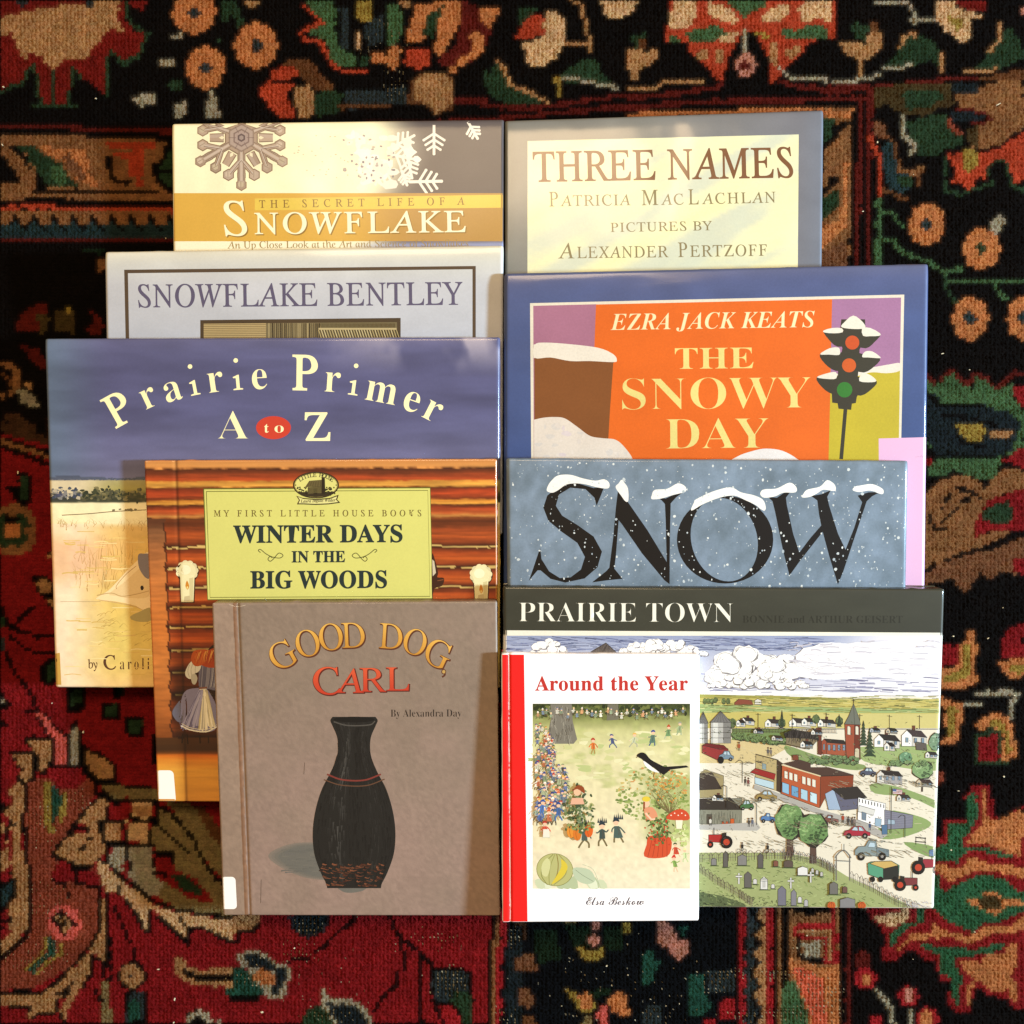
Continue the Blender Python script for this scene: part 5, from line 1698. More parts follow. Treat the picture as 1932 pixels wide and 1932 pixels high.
for s in ('750,80 800,48 850,42 862,62 855,84 800,82', '985,95 1000,66 1040,64 1080,90 1084,102 1020,98', '732,208 790,186 838,180 840,215 790,218', '970,230 985,186 1030,196 1064,226 1040,236'):
    c.poly(closed(q(s), 3), 'ece4d0')
c.ell(*q('930,15')[0], 13, 13, 'dd5a26', 24); c.ell(*q('912,142')[0], 13, 13, 'e06426', 24); c.ell(*q('887,278')[0], 14.4, 14.4, '3d8a34', 26)
c.done('street_signal')
c = Canvas(b7, 52)
c.text('BI', 'EZRA JACK KEATS', 1149, 626, 1529, 620.5, 30, 'f6e8b4', fat=-.006)
GK = 'eedb84'
c.text('B', 'THE', 1269, 698.5, 1415, 697, 39, GK, fat=-.006)
c.text('B', 'SNOWY', 1171, 774, 1522, 770.5, 58, GK, fat=-.014)
c.text('B', 'DAY', 1252, 847, 1443, 845, 56, GK, fat=-.012)
c.done('title')
c = Canvas(b7, 53)
c.poly([(1647.5, 827.5), (1740, 825), (1735, 1120), (1650, 1120)], 'eebcdc')
for i in range(9): c.stroke([(1716 + i * 2.4, 861 + c.rng.uniform(-1, 1)), (1717.2 + i * 2.4, 861 + c.rng.uniform(-3, 2))], .8, 'c9a0be')
c.stroke([(1730, 1044), (1732, 1046)], 1, 'a98aa0')
c.done('pink_sticker', M_LABEL, b7.root)

# ---- 8. big black capitals in falling snow
def bg8(x, y):
    n = .5 * fbm(x / 45, y / 45, 131) + .5 * fbm(x / 16 + y / 40, y / 22 - x / 90, 133)
    return mix(np.tile(hx('70808c'), (len(x), 1)), np.tile(hx('8fa1b4'), (len(x), 1)), n * 1.7 - .35)
b8 = Book('book', 'blue-grey book with huge black capitals capped with white and sprinkled with flakes', [(955, 864), (1704, 869), (962, 1640), (1690, 1642)], (26, 10.6), 9, mylar('film_over_blue_grey', 0.0, 0.0014, (9, 20, 1), coat=.4, grain=.12), roll=(0.5, 8), bg=bg8, gain=.74, spine='70808c', res=4.0, edge=(2.4, 1.4))
c = Canvas(b8, 60)
BK = '1d1714'
A1 = lambda s, n=4: closed(P('t11', s), n)
A2 = lambda s, n=4: closed(P('t21', s), n)
c.poly(P('t11', '1480,818 1460,870 1437,925 1425,880 1375,832 1290,824 1228,862 1210,925 1245,980 1330,1032 1420,1096 1467,1180 1442,1268 1370,1330 1262,1353 1180,1332 1125,1285 1108,1285 1060,1342 1085,1270 1122,1160 1130,1222 1172,1290 1232,1328 1292,1324 1350,1280 1372,1210 1330,1132 1240,1068 1168,1008 1140,935 1162,868 1232,812 1320,796 1420,826'), BK)
c.poly(P('t11', '1556,842 1612,905 1720,1060 1826,1235 1845,1262 1844,1362 1815,1340 1690,1190 1580,1030 1560,1005 1545,1200 1536,1275 1582,1332 1500,1340 1412,1352 1490,1290 1508,1270 1530,1100 1545,930'), BK)
c.poly(P('t11', '1775,876 1822,884 1862,866 1920,848 1880,878 1850,912 1846,1100 1843,1362 1830,1300 1822,1000 1818,915 1800,895'), BK)
a = np.linspace(0, 2 * math.pi, 49)
o1 = np.stack([1362 + 89.5 * np.cos(a), 1015.5 + 81.5 * np.sin(a)], 1)
i1 = np.stack([1360.5 + 62 * np.cos(a + .0) + 8 * np.sin(a), 1015.5 + 77.5 * np.sin(a)], 1)
v = np.empty((98, 2)); v[0::2] = o1; v[1::2] = i1
t = []
for k in range(48): t += [(2 * k, 2 * k + 1, 2 * k + 3), (2 * k, 2 * k + 3, 2 * k + 2)]
c.add(v, t, hx(BK))
c.poly(P('t21', '460,875 510,880 560,845 590,840 560,880 565,920 600,1080 635,1185 700,1100 757,1035 745,975 735,895 700,870 760,860 810,838 790,875 800,920 850,1080 892,1170 940,1050 985,905 960,868 1020,850 1085,848 1040,872 1010,900 940,1110 880,1290 850,1364 800,1200 765,1070 640,1230 580,1314 545,1180 500,960 485,900'), BK)
c.done('title')
c = Canvas(b8, 61)
SN = 'f2efe6'
for f, s in ((A1, '1160,842 1165,815 1185,785 1222,756 1290,752 1360,772 1430,785 1480,777 1508,800 1500,828 1440,822 1380,806 1330,800 1270,806 1222,838 1190,852'), (A1, '1543,822 1560,800 1576,780 1595,800 1612,830 1614,895 1598,900 1575,870'), (A1, '1745,888 1745,865 1762,836 1830,830 1890,800 1932,818 1932,846 1900,856 1850,868 1800,884'),
             (A2, '32,952 48,905 60,888 150,846 250,822 310,850 380,866 430,890 447,930 440,952 415,940 390,920 330,892 270,868 190,880 100,915'), (A2, '417,862 425,840 450,832 510,828 580,796 618,822 612,850 545,852 500,872 440,880'), (A2, '650,878 656,860 680,835 750,818 790,782 832,808 832,842 770,835 730,858 690,876'), (A2, '932,838 945,818 975,812 1040,804 1095,828 1105,850 1090,860 1030,840 970,848')):
    c.poly(f(s), SN)
c.done('snow_caps')
c = Canvas(b8, 62)
n = 0
while n < 640:
    x, y = c.rng.uniform(960, 1698), c.rng.uniform(872, 1104)
    rr = min(2.9, max(.6, c.rng.lognormvariate(.08, .42)))
    c.ell(x, y, rr * c.rng.uniform(.8, 1.1), rr * c.rng.uniform(.9, 1.25), c.rng.choice(['dfe2dc', 'c9d0d0', 'b4bfc4', 'd3d8d4']), 7 if rr < 1.6 else 9, wob=.18)
    n += 1
c.done('snow_flakes')

# ---- 9. small-town panorama
def bg9(x, y):
    return np.where((y < 1194)[:, None], hx('47473a') * (.95 + .12 * fbm(x / 70, y / 25, 141))[:, None], np.tile(hx('e3dccb'), (len(x), 1)))
b9 = Book('book', 'wide book with dark olive title strip over a drawn town with church, shops and graveyard', [(949, 1103), (1772.5, 1108), (953, 1698), (1753, 1703.6)], (28.8, 17), 8, mylar('film_over_town', 0.2, 0.0003, (14, 10, 1), coat=.6), roll=(0.4, 7), bg=bg9, gain=.76, spine='4a4a38', res=4.0, edge=(1.8, 1.2))
c = Canvas(b9, 70)
c.poly([(948, 1184.5), (1776, 1189), (1776, 1197), (948, 1196)], 'ece6d2')
c.done('cream_line')
c = Canvas(b9, 71)
c.text('B', 'PRAIRIE TOWN', 979, 1168, 1377, 1169.5, 35.5, 'f1ecd8', fat=-.016)
c.done('title')
c = Canvas(b9, 72)
c.text('B', 'BONNIE and ARTHUR GEISERT', 1395, 1170.5, 1693, 1171, 13.5, '36362a', fat=-.006)
c.done('author_name')
c = Canvas(b9, 73); r = c.rng
INK = '3b342c'
def hatch(x0, y0, x1, y1, n, cols, l=(4, 16), w=(.6, 1.2), ang=0.0, spread=.25, inside=None):
    for _ in range(n):
        x, y = r.uniform(x0, x1), r.uniform(y0, y1)
        if inside and not inside(x, y): continue
        L = r.uniform(*l); a = ang + r.uniform(-spread, spread)
        d = np.array([math.cos(a), math.sin(a)]) * L / 2
        e0, e1 = np.array([x, y]) - d, np.array([x, y]) + d
        c.stroke([e0, e1], r.uniform(*w), r.choice(cols))
def sky(x, y):
    cc = ramp(y, [(1191, '98a2c2'), (1215, 'aeb5cc'), (1250, 'c9c8d4'), (1285, 'cfcedb'), (1305, 'f0ece6')])
    return mix(cc, np.tile(hx('e6e1e4'), (len(x), 1)), step(x, 1520, 1680))
c.patch(np.linspace(948, 1770, 60), np.linspace(1194.5, 1308, 18), sky)
hatch(955, 1198, 1560, 1222, 330, ['7078a0', '8a92b4', '646a8a', '5d6488', 'a5aac4'], (10, 50), (.6, 1.4), .05, .12)
hatch(1330, 1262, 1755, 1300, 150, ['8a88a8', 'a3a1b8', '7b7894', 'bab8c8'], (12, 60), (.7, 1.8), .03, .06)
def cloud(x0, x1, y, h, n, cw='f4f0ea'):
    for _ in range(n):
        t = r.random(); x = x0 + (x1 - x0) * t; k = math.sin(math.pi * t) ** .6
        yy = y - r.random() * h * k
        R = r.uniform(.25, .5) * h * (.5 + .5 * k)
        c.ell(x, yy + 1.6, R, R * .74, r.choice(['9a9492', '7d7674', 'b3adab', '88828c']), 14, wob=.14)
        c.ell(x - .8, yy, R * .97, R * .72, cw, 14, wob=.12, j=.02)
        if r.random() < .85:
            a0 = r.uniform(2.4, 6.0); c.line([(x + R * .8 * math.cos(a0 + i * .5), yy + R * .6 * math.sin(a0 + i * .5)) for i in range(4)], .7, '6f6862')
cloud(1335, 1480, 1276, 52, 60); cloud(1425, 1540, 1268, 36, 40); cloud(1335, 1515, 1288, 22, 40)
cloud(1000, 1066, 1228, 24, 24); cloud(1165, 1330, 1228, 24, 50)
for x, y, rx, ry in ((1570, 1238, 80, 30), (1640, 1232, 95, 26), (1690, 1250, 72, 26), (1560, 1258, 90, 18)): c.ell(x, y, rx, ry, 'f0ecea', 26, wob=.06)
for i in range(90):
    x, y = r.uniform(1480, 1750), r.uniform(1205, 1268); c.line([(x, y), (x + r.uniform(5, 14), y - r.uniform(-1, 3)), (x + r.uniform(16, 34), y + r.uniform(-2, 2))], r.uniform(.7, 2.6), r.choice(['d3cdd2', 'dcd6da', 'c6c0c8', 'e2dee0']))
hatch(1490, 1236, 1600, 1262, 40, ['c9c4c8', 'd6d2d4'], (6, 22), (.6, 1.0), .4, .3)
c.poly([(1108, 1228), (1141, 1208), (1162, 1228)], '6d625c'); c.stroke([(1106, 1229), (1141, 1208), (1164, 1229)], 1.2, INK); hatch(1120, 1214, 1150, 1228, 26, ['4c4440', '857a72'], (4, 12), (.6, 1), 1.9, .1, lambda x, y: y > 1208 + abs(x - 1141) * .75)
Z = lambda s: P('t22', s)
def zp(s, col, ink=.9, n=0, j=0.0):
    p = closed(Z(s), n) if n else Z(s)
    c.poly(p, col, j)
    if ink: c.stroke(np.concatenate([p, p[:1]]), ink, INK)
YB = 1705
# fields and ground
c.poly(Z('75,45 700,62 1000,72 1440,72 1425,240 75,240'), 'c6b766')
c.poly(Z('75,100 500,112 900,120 1438,126 1436,150 900,150 500,140 75,150'), '9fb071')
c.poly(Z('75,45 500,55 900,68 900,84 500,72 75,62'), 'a9a455'); c.poly(Z('600,150 1434,156 1430,236 700,236'), 'cdbf78')
hatch(1314, 1305, 1766, 1338, 330, ['8d8440', '7b8a4a', 'b09f50', 'd8cc8c', '6a6a3a'], (8, 36), (.5, 1.1), .03, .05)
c.poly(Z('75,235 1428,235 1420,700 1412,1200 1398,1240 75,1236'), 'e0d5be')
c.poly(Z('75,300 420,290 600,330 420,430 75,430'), 'd3bd88')
c.poly(Z('260,240 600,236 560,330 380,310 260,300'), '7f9458')
c.poly(closed(Z('560,330 760,395 1000,440 960,470 780,445 600,400'), 3), '8a9c60')
c.poly(closed(Z('980,340 1425,330 1420,470 1180,450 1000,420'), 3), '9fb070')
c.poly(closed(Z('1040,545 1180,560 1400,640 1416,690 1250,620 1060,600'), 3), '92a566')
c.poly(closed(Z('1120,700 1280,720 1370,760 1340,800 1190,850 1080,840'), 3), '92a566')
c.poly(closed(Z('1220,870 1400,900 1405,960 1300,930'), 3), '8aa060')
zp('75,930 560,930 760,970 900,1060 1280,1236 75,1236', 'a3aa70', 0)
c.poly(Z('75,1150 200,1170 330,1215 340,1240 75,1238'), '64704a')
hatch(1312, 1660, 1500, 1700, 260, ['3c4430', '566142', '7f8a58', '2f3626'], (2, 6), (.7, 1.4), .6, 1.5, lambda x, y: y > 1668 + (x - 1314) * .12)
hatch(1320, 1390, 1760, 1640, 520, ['b3a684', 'c9bd9c', '7d7258', 'a5997c', '94886c'], (3, 14), (.5, .9), .35, .4, lambda x, y: y < 1590)
hatch(1316, 1610, 1660, 1700, 520, ['7d8f4e', '8c9d58', 'b9c684', '5b6c38', '4f5c34'], (3, 8), (.6, 1), .2, .6, lambda x, y: x < 1500 + (y - 1610) * 1.9)
def blob(x, y, rx, ry, cols, n=26, s=(1.6, 4)):
    x, y = Z('%f,%f' % (x, y))[0]; rx /= 3; ry /= 3
    c.ell(x, y + .8, rx * 1.03, ry * 1.03, INK, 18, wob=.1); c.ell(x, y, rx * .97, ry * .97, cols[0], 18, wob=.1)
    for _ in range(n):
        a, q_ = r.uniform(0, 6.28), math.sqrt(r.random())
        dx, dy = math.cos(a) * rx * q_ * .85, math.sin(a) * ry * q_ * .85
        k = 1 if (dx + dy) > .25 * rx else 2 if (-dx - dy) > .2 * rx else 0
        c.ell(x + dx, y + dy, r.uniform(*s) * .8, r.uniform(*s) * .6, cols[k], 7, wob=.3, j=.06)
        if r.random() < .5: c.line([(x + dx - 1.6, y + dy), (x + dx, y + dy - 1.2), (x + dx + 1.4, y + dy + .3)], .5, '3a4028')
def house(x, y, w, h, d, wall, side, roof, wins=2, chim=True):
    """gable end w wide, side wall d long to the right (t22 units)"""
    f = lambda u, v: (x + u, y + v)
    S_ = lambda pts: ' '.join('%f,%f' % p for p in pts)
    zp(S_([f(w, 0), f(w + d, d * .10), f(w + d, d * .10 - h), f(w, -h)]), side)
    zp(S_([f(0, 0), f(w, 0), f(w, -h), f(w / 2, -h - w * .5), f(0, -h)]), wall)
    zp(S_([f(w / 2, -h - w * .55), f(w / 2 + d, -h - w * .55 + d * .08), f(w + d + 6, d * .10 - h + 4), f(w + 4, -h + 5)]), roof)
    for i in range(10):
        t = i / 10; c.stroke(Z(S_([f(w / 2 + d * t, -h - w * .55 + d * .08 * t), f(w + 4 + d * t, -h + 5 + d * .1 * t)])), .5, '2c2622')
    for i in range(wins):
        u = w + d * (i + .5) / wins; zp(S_([f(u - 7, -h * .75), f(u + 7, -h * .74), f(u + 7, -h * .3), f(u - 7, -h * .31)]), '7f94a4', .6)
    zp(S_([f(w * .36, -h * .8), f(w * .64, -h * .8), f(w * .64, -h * .35), f(w * .36, -h * .35)]), '8598a2', .6)
    if chim: zp(S_([f(w / 2 + d * .4, -h - w * .5), f(w / 2 + d * .4 + 14, -h - w * .5), f(w / 2 + d * .4 + 14, -h - w * .95), f(w / 2 + d * .4, -h - w * .95)]), '7a4434', .7)
RF, RF2 = '4f4742', '3f3833'
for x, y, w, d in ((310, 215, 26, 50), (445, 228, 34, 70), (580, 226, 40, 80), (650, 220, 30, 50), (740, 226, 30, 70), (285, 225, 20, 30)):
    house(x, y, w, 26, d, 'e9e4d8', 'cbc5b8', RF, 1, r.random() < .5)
for x in (130, 150, 110, 170, 215, 240): blob(x, 82 + r.uniform(-6, 6), 12, 16, ['6d7a4a', '4d5838', '8a9a5c'], 6, (1, 2))
zp('275,92 300,72 370,78 380,104 275,104', '96503c'); zp('388,80 405,70 425,80 425,102 388,102', 'd8d2c4')
for x in (240, 265, 540, 730, 860): blob(x, 190 + r.uniform(-8, 20), 20, 26, ['66744a', '424c32', '87965c'], 10, (1, 2.6))
c.stroke(Z('250,238 1428,240'), 1.4, INK)
for i in range(70):
    x = 262 + i * 8.4; c.stroke(Z('%f,240 %f,262' % (x, x)), .6, '5b5044')
c.stroke(Z('260,250 850,262'), .7, '5b5044')
for x, t in ((407, 150), (598, 155), (788, 148), (975, 155), (1140, 160), (1308, 162)):
    c.stroke(Z('%d,%d %d,%d' % (x, t, x, t + 80)), 1, INK); c.stroke(Z('%d,%d %d,%d' % (x - 14, t + 6, x + 16, t + 10)), .8, INK)
for i in range(60):
    x = 265 + i * 5.0; blob(x, 275 + (x - 265) * .12 + r.uniform(-12, 14), 11, 11, ['748a54', '485638', '93a868'], 4, (1, 2))
# grain bins
def silo(x, w, y0, y1, rt):
    zp('%f,%f %f,%f %f,%f %f,%f' % (x, y0, x + w, y0, x + w, y1, x, y1), 'b9b5ac'); c.poly(Z('%f,%f %f,%f %f,%f %f,%f' % (x + w * .62, y0, x + w, y0, x + w, y1, x + w * .62, y1)), '8b8780')
    c.poly(Z('%f,%f %f,%f %f,%f %f,%f' % (x + w * .12, y0, x + w * .36, y0, x + w * .36, y1, x + w * .12, y1)), 'd6d2c6')
    for k in range(1, 4): c.stroke(Z('%f,%f %f,%f' % (x, y0 + (y1 - y0) * k / 4, x + w, y0 + (y1 - y0) * k / 4)), .8, INK)
    zp('%f,%f %f,%f %f,%f' % (x - 4, y0 + 2, x + w * .5, rt, x + w + 4, y0 + 2), '7f7b76')
    for k in range(7): c.stroke(Z('%f,%f %f,%f' % (x + w * k / 6, y0, x + w * .5, rt)), .5, '4b4744')
silo(142, 112, 200, 318, 138); silo(75, 50, 205, 320, 140)
# church
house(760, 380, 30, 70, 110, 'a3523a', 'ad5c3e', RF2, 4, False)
zp('740,230 760,230 760,385 740,380', '7b3f2e')
zp('890,210 975,214 978,410 935,418 900,408', 'a8553a'); c.poly(Z('945,212 975,214 978,410 945,416'), '7d3d2b'); c.stroke(Z('945,212 945,416'), .8, INK)
zp('888,212 912,168 940,96 968,170 980,216', '77786a'); c.stroke(Z('940,96 940,70'), 1.1, INK); c.stroke(Z('932,80 948,80'), 1, INK); c.stroke(Z('940,98 945,212'), .6, INK)
for x in (905, 950): zp('%d,270 %d,225 %d,222 %d,230 %d,272' % (x, x, x + 10, x + 18, x + 18), 'd8d0b8', .7)
zp('945,410 948,350 960,345 972,352 972,404', 'c9bd9c', .7)
zp('560,270 745,285 735,300 690,350 560,320', '8a7a5c'); zp('548,262 600,240 735,262 745,300 690,290 560,285', RF2)
hatch(1475, 1372, 1532, 1390, 60, ['2c2622', '5b524c'], (5, 14), (.6, 1), 1.8, .2)
def fir(x, y, h, w):
    for k in range(7):
        t = k / 7; ww = w * (.25 + .75 * t); yy = y - h + h * t
        zp('%f,%f %f,%f %f,%f %f,%f' % (x, yy - 8, x + ww / 2, yy + h / 6, x, yy + h / 7, x - ww / 2, yy + h / 6), '4d5f44' if k % 2 else '3f5038', .5)
fir(995, 330, 130, 60); fir(1030, 390, 150, 80); fir(540, 220, 80, 34); fir(860, 225, 60, 30)
house(1055, 340, 52, 44, 90, 'ece7dc', 'd2ccbf', RF2, 2); house(1208, 335, 58, 60, 80, 'ece7dc', 'cfc9bc', '5a4a48', 2); 
house(1110, 360, 30, 30, 30, 'e2dccf', 'c9c2b5', RF2, 1, False)
zp('1285,310 1345,320 1350,360 1290,355', '6a6058'); 
blob(1400, 310, 40, 50, ['7f9a78', '5b7058', 'a3b898'], 20); blob(1230, 400, 36, 34, ['6f9670', '486648', '93b58c'], 16)
c.stroke(Z('1325,500 1322,590'), 4, '5a4a3c'); blob(1326, 465, 58, 52, ['86a36c', '566c48', 'a8c088'], 40)
for i in range(40): blob(700 + r.uniform(0, 260), 392 + r.uniform(0, 40) , 15, 11, ['72885a', '47563c', '93a872'], 3, (1, 2))
for i in range(26): blob(1140 + r.uniform(0, 200), 425 + r.uniform(-8, 16), 14, 9, ['7c9460', '4e5f3f', '9db27c'], 3, (1, 2))
# shops
zp('395,380 512,410 510,585 388,545', 'bba673'); zp('512,410 545,432 545,600 510,585', '54402f'); c.stroke(Z('392,380 516,412'), 2, '5d5038')
zp('430,430 452,436 452,468 430,462', '8fa0a0', .6); zp('362,482 392,458 505,490 498,524', 'a5322c'); zp('388,508 495,536 494,576 390,545', 'b7cdd4', .8)
zp('540,440 755,500 750,680 536,600', 'bf5f38'); zp('755,500 940,496 936,560 800,590 752,680', '96482c'); c.poly(Z('545,432 640,410 700,428 700,452 800,452 940,494 755,500'), '5b4338')
c.stroke(Z('538,438 756,502'), 2.2, 'd8c69c'); c.stroke(Z('756,502 940,496'), 1.4, INK); zp('598,384 632,382 632,412 600,414', '8a4a34')
for i in range(3):
    zp('%f,%f %f,%f %f,%f %f,%f' % (553 + i * 27, 512 + i * 8, 553 + i * 27, 472 + i * 8, 572 + i * 27, 478 + i * 8, 572 + i * 27, 518 + i * 8), 'e0d8c4', .7)
    zp('%f,%f %f,%f %f,%f %f,%f' % (652 + i * 28, 543 + i * 8, 652 + i * 28, 502 + i * 8, 672 + i * 28, 508 + i * 8, 672 + i * 28, 549 + i * 8), 'e0d8c4', .7)
for i in range(4):
    x = 541 + i * 52; zp('%f,%f %f,%f %f,%f %f,%f' % (x, 535 + i * 18, x + 38, 548 + i * 18, x + 38, 604 + i * 18, x, 590 + i * 18), ['8fb9d2', '6fa3c6', 'a9c9d6', 'c3d8dc'][i], .8)
zp('780,600 830,575 870,690 800,690', '9fb0c4'); zp('830,575 1000,620 1000,680 870,695', '6c6a7c'); zp('815,572 960,560 1016,622 890,632', RF2)
c.poly(Z('388,548 545,605 760,690 1010,760 1130,830 1100,850 900,770 540,640 380,570'), 'b0aaa0')
# white store, grey shed
zp('965,620 1118,655 1112,800 962,745', 'ece8e2'); zp('1112,690 1272,720 1268,790 1112,800', '8a8894')
for i in range(9): c.stroke(Z('%f,%f %f,%f' % (972 + i * 17, 628 + i * 4, 972 + i * 17, 648 + i * 4)), 1.6, INK)
zp('970,665 1060,690 1050,720 965,700', 'd6d2c8'); zp('985,700 1010,708 1008,750 985,744', '7c8a96', .7); zp('1060,735 1095,742 1092,785 1058,778', '9ab2c0', .7); zp('1130,742 1170,748 1170,772 1130,770', 'a8bac6', .7)
for i in range(8): c.stroke(Z('1116,%d 1268,%d' % (702 + i * 12, 728 + i * 8)), .5, '6a6874')
c.stroke(Z('1150,560 1148,820'), 1.3, INK); zp('1158,572 1212,578 1210,606 1158,600', 'd9d4d0', .6)
for k in range(4): c.stroke(Z('1160,%d 1211,%d' % (576 + k * 8, 582 + k * 7)), 1.2, 'b0453c')
c.poly(Z('1158,572 1178,574 1178,588 1158,586'), '5d6c9a')
house(1070, 540, 40, 50, 100, 'd8d2c6', 'a9a4a0', RF2, 3)
# left sheds
zp('80,560 80,490 110,465 215,500 212,620 80,625', 'a59468'); zp('78,490 150,480 205,575 78,580', '4c4038'); zp('78,635 318,625 315,775 78,770', '8d8a76'); zp('78,630 250,622 322,690 78,690', '453c35')
hatch(1316, 1526, 1392, 1546, 60, ['6b685a', '9b9884', '5a5648'], (8, 16), (.5, .9), 1.57, .05)
zp('120,716 150,716 150,768 120,768', '5e5648', .7)
for i in range(6): zp('%d,%d %d,%d %d,%d %d,%d' % ((205 + i * 11, 756 + (i % 2) * 10, 217 + i * 11, 756 + (i % 2) * 10, 217 + i * 11, 780, 205 + i * 11, 780)), 'c8592e', .5)
zp('252,740 274,740 274,778 252,778', 'd2622e', .7)
c.poly(Z('78,775 400,760 420,790 400,806 78,800'), 'b6b0a6')
# cars, trucks, tractors
def car(x, y, w, h, col, fl=1):
    f = lambda u, v: '%f,%f' % (x + u * w * fl, y + v * h)
    zp(' '.join([f(-.5, .1), f(-.42, -.12), f(-.25, -.2), f(-.12, -.5), f(.2, -.48), f(.34, -.1), f(.5, .02), f(.5, .28), f(-.48, .3)]), col)
    zp(' '.join([f(-.2, -.16), f(-.1, -.42), f(.03, -.42), f(.03, -.12)]), 'b9cbd2', .6); zp(' '.join([f(.07, -.12), f(.07, -.42), f(.18, -.4), f(.27, -.1)]), 'b9cbd2', .6)
    for u in (-.3, .3): c.ell(*Z(f(u, .3))[0], w * .028 + 1, w * .03 + 1, '2b2622', 14); c.ell(*Z(f(u, .3))[0], w * .012 + .4, w * .012 + .4, 'a09a90', 10)
def pickup(x, y, w, h, col, bed):
    f = lambda u, v: '%f,%f' % (x + u * w, y + v * h)
    zp(' '.join([f(-.5, .0), f(-.4, -.18), f(-.2, -.2), f(-.1, -.5), f(.12, -.46), f(.16, -.1), f(.16, .3), f(-.5, .25)]), col); zp(' '.join([f(.14, -.16), f(.5, -.02), f(.5, .34), f(.14, .32)]), bed)
    zp(' '.join([f(-.12, -.16), f(-.06, -.4), f(.08, -.38), f(.1, -.14)]), 'b9cbd2', .6)
    for u in (-.32, .3): c.ell(*Z(f(u, .32))[0], w * .035 + .8, w * .037 + .8, '2b2622', 14); c.ell(*Z(f(u, .32))[0], w * .015, w * .015, 'a09a90', 10)
def tractor(x, y, s, col, fl=1):
    f = lambda u, v: '%f,%f' % (x + u * s * fl, y + v * s)
    zp(' '.join([f(-.6, -.2), f(.1, -.22), f(.3, -.1), f(.3, .25), f(-.6, .2)]), col); c.stroke(Z(f(-.3, -.2) + ' ' + f(-.3, -.6)), 1.6, INK); zp(' '.join([f(.15, -.3), f(.4, -.34), f(.4, -.05), f(.15, 0)]), INK, 0)
    c.ell(*Z(f(.4, .2))[0], s * .115, s * .12, '2b2622', 16); c.ell(*Z(f(.4, .2))[0], s * .06, s * .06, 'c8482e', 12); c.ell(*Z(f(-.5, .35))[0], s * .06, s * .065, '2b2622', 12); c.ell(*Z(f(-.5, .35))[0], s * .026, s * .026, 'c8482e', 10)
zp('95,330 190,325 240,350 238,400 180,412 95,372', 'a23a38'); zp('95,330 120,318 215,330 240,352 190,352', '7e2c2c'); car(228, 390, 84, 60, '7d93a2'); c.ell(*Z('198,412')[0], 6, 7, '2b2622', 14)
car(452, 612, 120, 60, 'a58a50'); car(345, 665, 76, 60, '4f7a48', -1); car(1020, 480, 90, 50, '5d6070'); car(958, 815, 150, 70, 'b63444')
pickup(462, 735, 80, 54, '5d86b8', '4f78aa'); pickup(805, 745, 100, 56, '8a5048', '96645a'); pickup(1042, 915, 190, 110, '8d9a98', '7d8a8c')
tractor(190, 850, 100, 'b8322c'); 
zp('1018,990 1040,980 1150,975 1195,1000 1190,1075 1105,1080 1022,1050', '5da07c'); zp('1030,990 1060,978 1150,976 1188,1000 1110,1018', 'cdaa62'); zp('1105,1020 1190,1002 1190,1075 1105,1080', '3a3a34'); tractor(1238, 1090, 96, '8a4040', -1); tractor(1345, 990, 110, 'a83a44', -1); zp('1362,915 1392,912 1395,950 1362,950', '6c86a8', .8)
for x in (1045, 1090, 1170): c.ell(*Z('%d,1078' % x)[0], 5, 5.4, '2b2622', 14)
# a second row of little houses, sheds and hedges
for x, y, w, d, h_ in ((150, 640, 24, 40, 20), (640, 340, 26, 44, 22), (1290, 560, 30, 60, 26), (1180, 640, 26, 50, 22), (1340, 400, 24, 44, 22), (700, 268, 22, 40, 16), (480, 300, 22, 40, 16), (380, 262, 20, 34, 14), (1120, 262, 24, 40, 16), (1030, 258, 22, 36, 14)):
    house(x, y, w, h_, d, r.choice(['e4ded2', 'd8cfbe', 'c9b79a', 'b8bcc0']), r.choice(['c4bdb0', 'a8a298', '9a9488']), r.choice([RF, RF2, '5f4a42']), 2, r.random() < .6)
for x0_, y0_, x1_, y1_ in ((390, 590, 1000, 800), (300, 430, 420, 420), (1000, 480, 1400, 560), (880, 830, 1200, 880)):
    for i in range(26):
        t = r.random(); x, y = x0_ + (x1_ - x0_) * t, y0_ + (y1_ - y0_) * t
        p_ = Z('%f,%f %f,%f' % (x, y + r.uniform(-8, 8), x + r.uniform(10, 40), y + r.uniform(0, 14))); c.stroke(p_, r.uniform(.5, 1), r.choice(['6f6654', '8b806a', '564e40']))
# big round trees
for x, y, rx, ry in ((582, 755, 80, 98), (712, 800, 86, 92)):
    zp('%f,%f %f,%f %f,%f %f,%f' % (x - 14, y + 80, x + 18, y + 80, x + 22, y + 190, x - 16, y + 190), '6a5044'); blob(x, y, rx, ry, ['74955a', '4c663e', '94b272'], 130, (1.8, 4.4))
hatch(1472, 1590, 1492, 1610, 26, ['4a382e', '85685a'], (6, 14), (.6, 1), 1.5, .1)
hatch(1318, 1400, 1758, 1600, 700, ['6a6050', '857a66', '9a8f78', '544c40'], (1.5, 6), (.5, 1.0), .3, .8, lambda x, y: fbm(np.array([x / 18.0]), np.array([y / 10.0]), 171)[0] > .52)
hatch(1318, 1355, 1760, 1440, 420, ['46503a', '5b6648', '39402f', '73805a'], (1.5, 5), (.6, 1.2), .5, 1.2, lambda x, y: fbm(np.array([x / 16.0]), np.array([y / 8.0]), 173)[0] > .55)
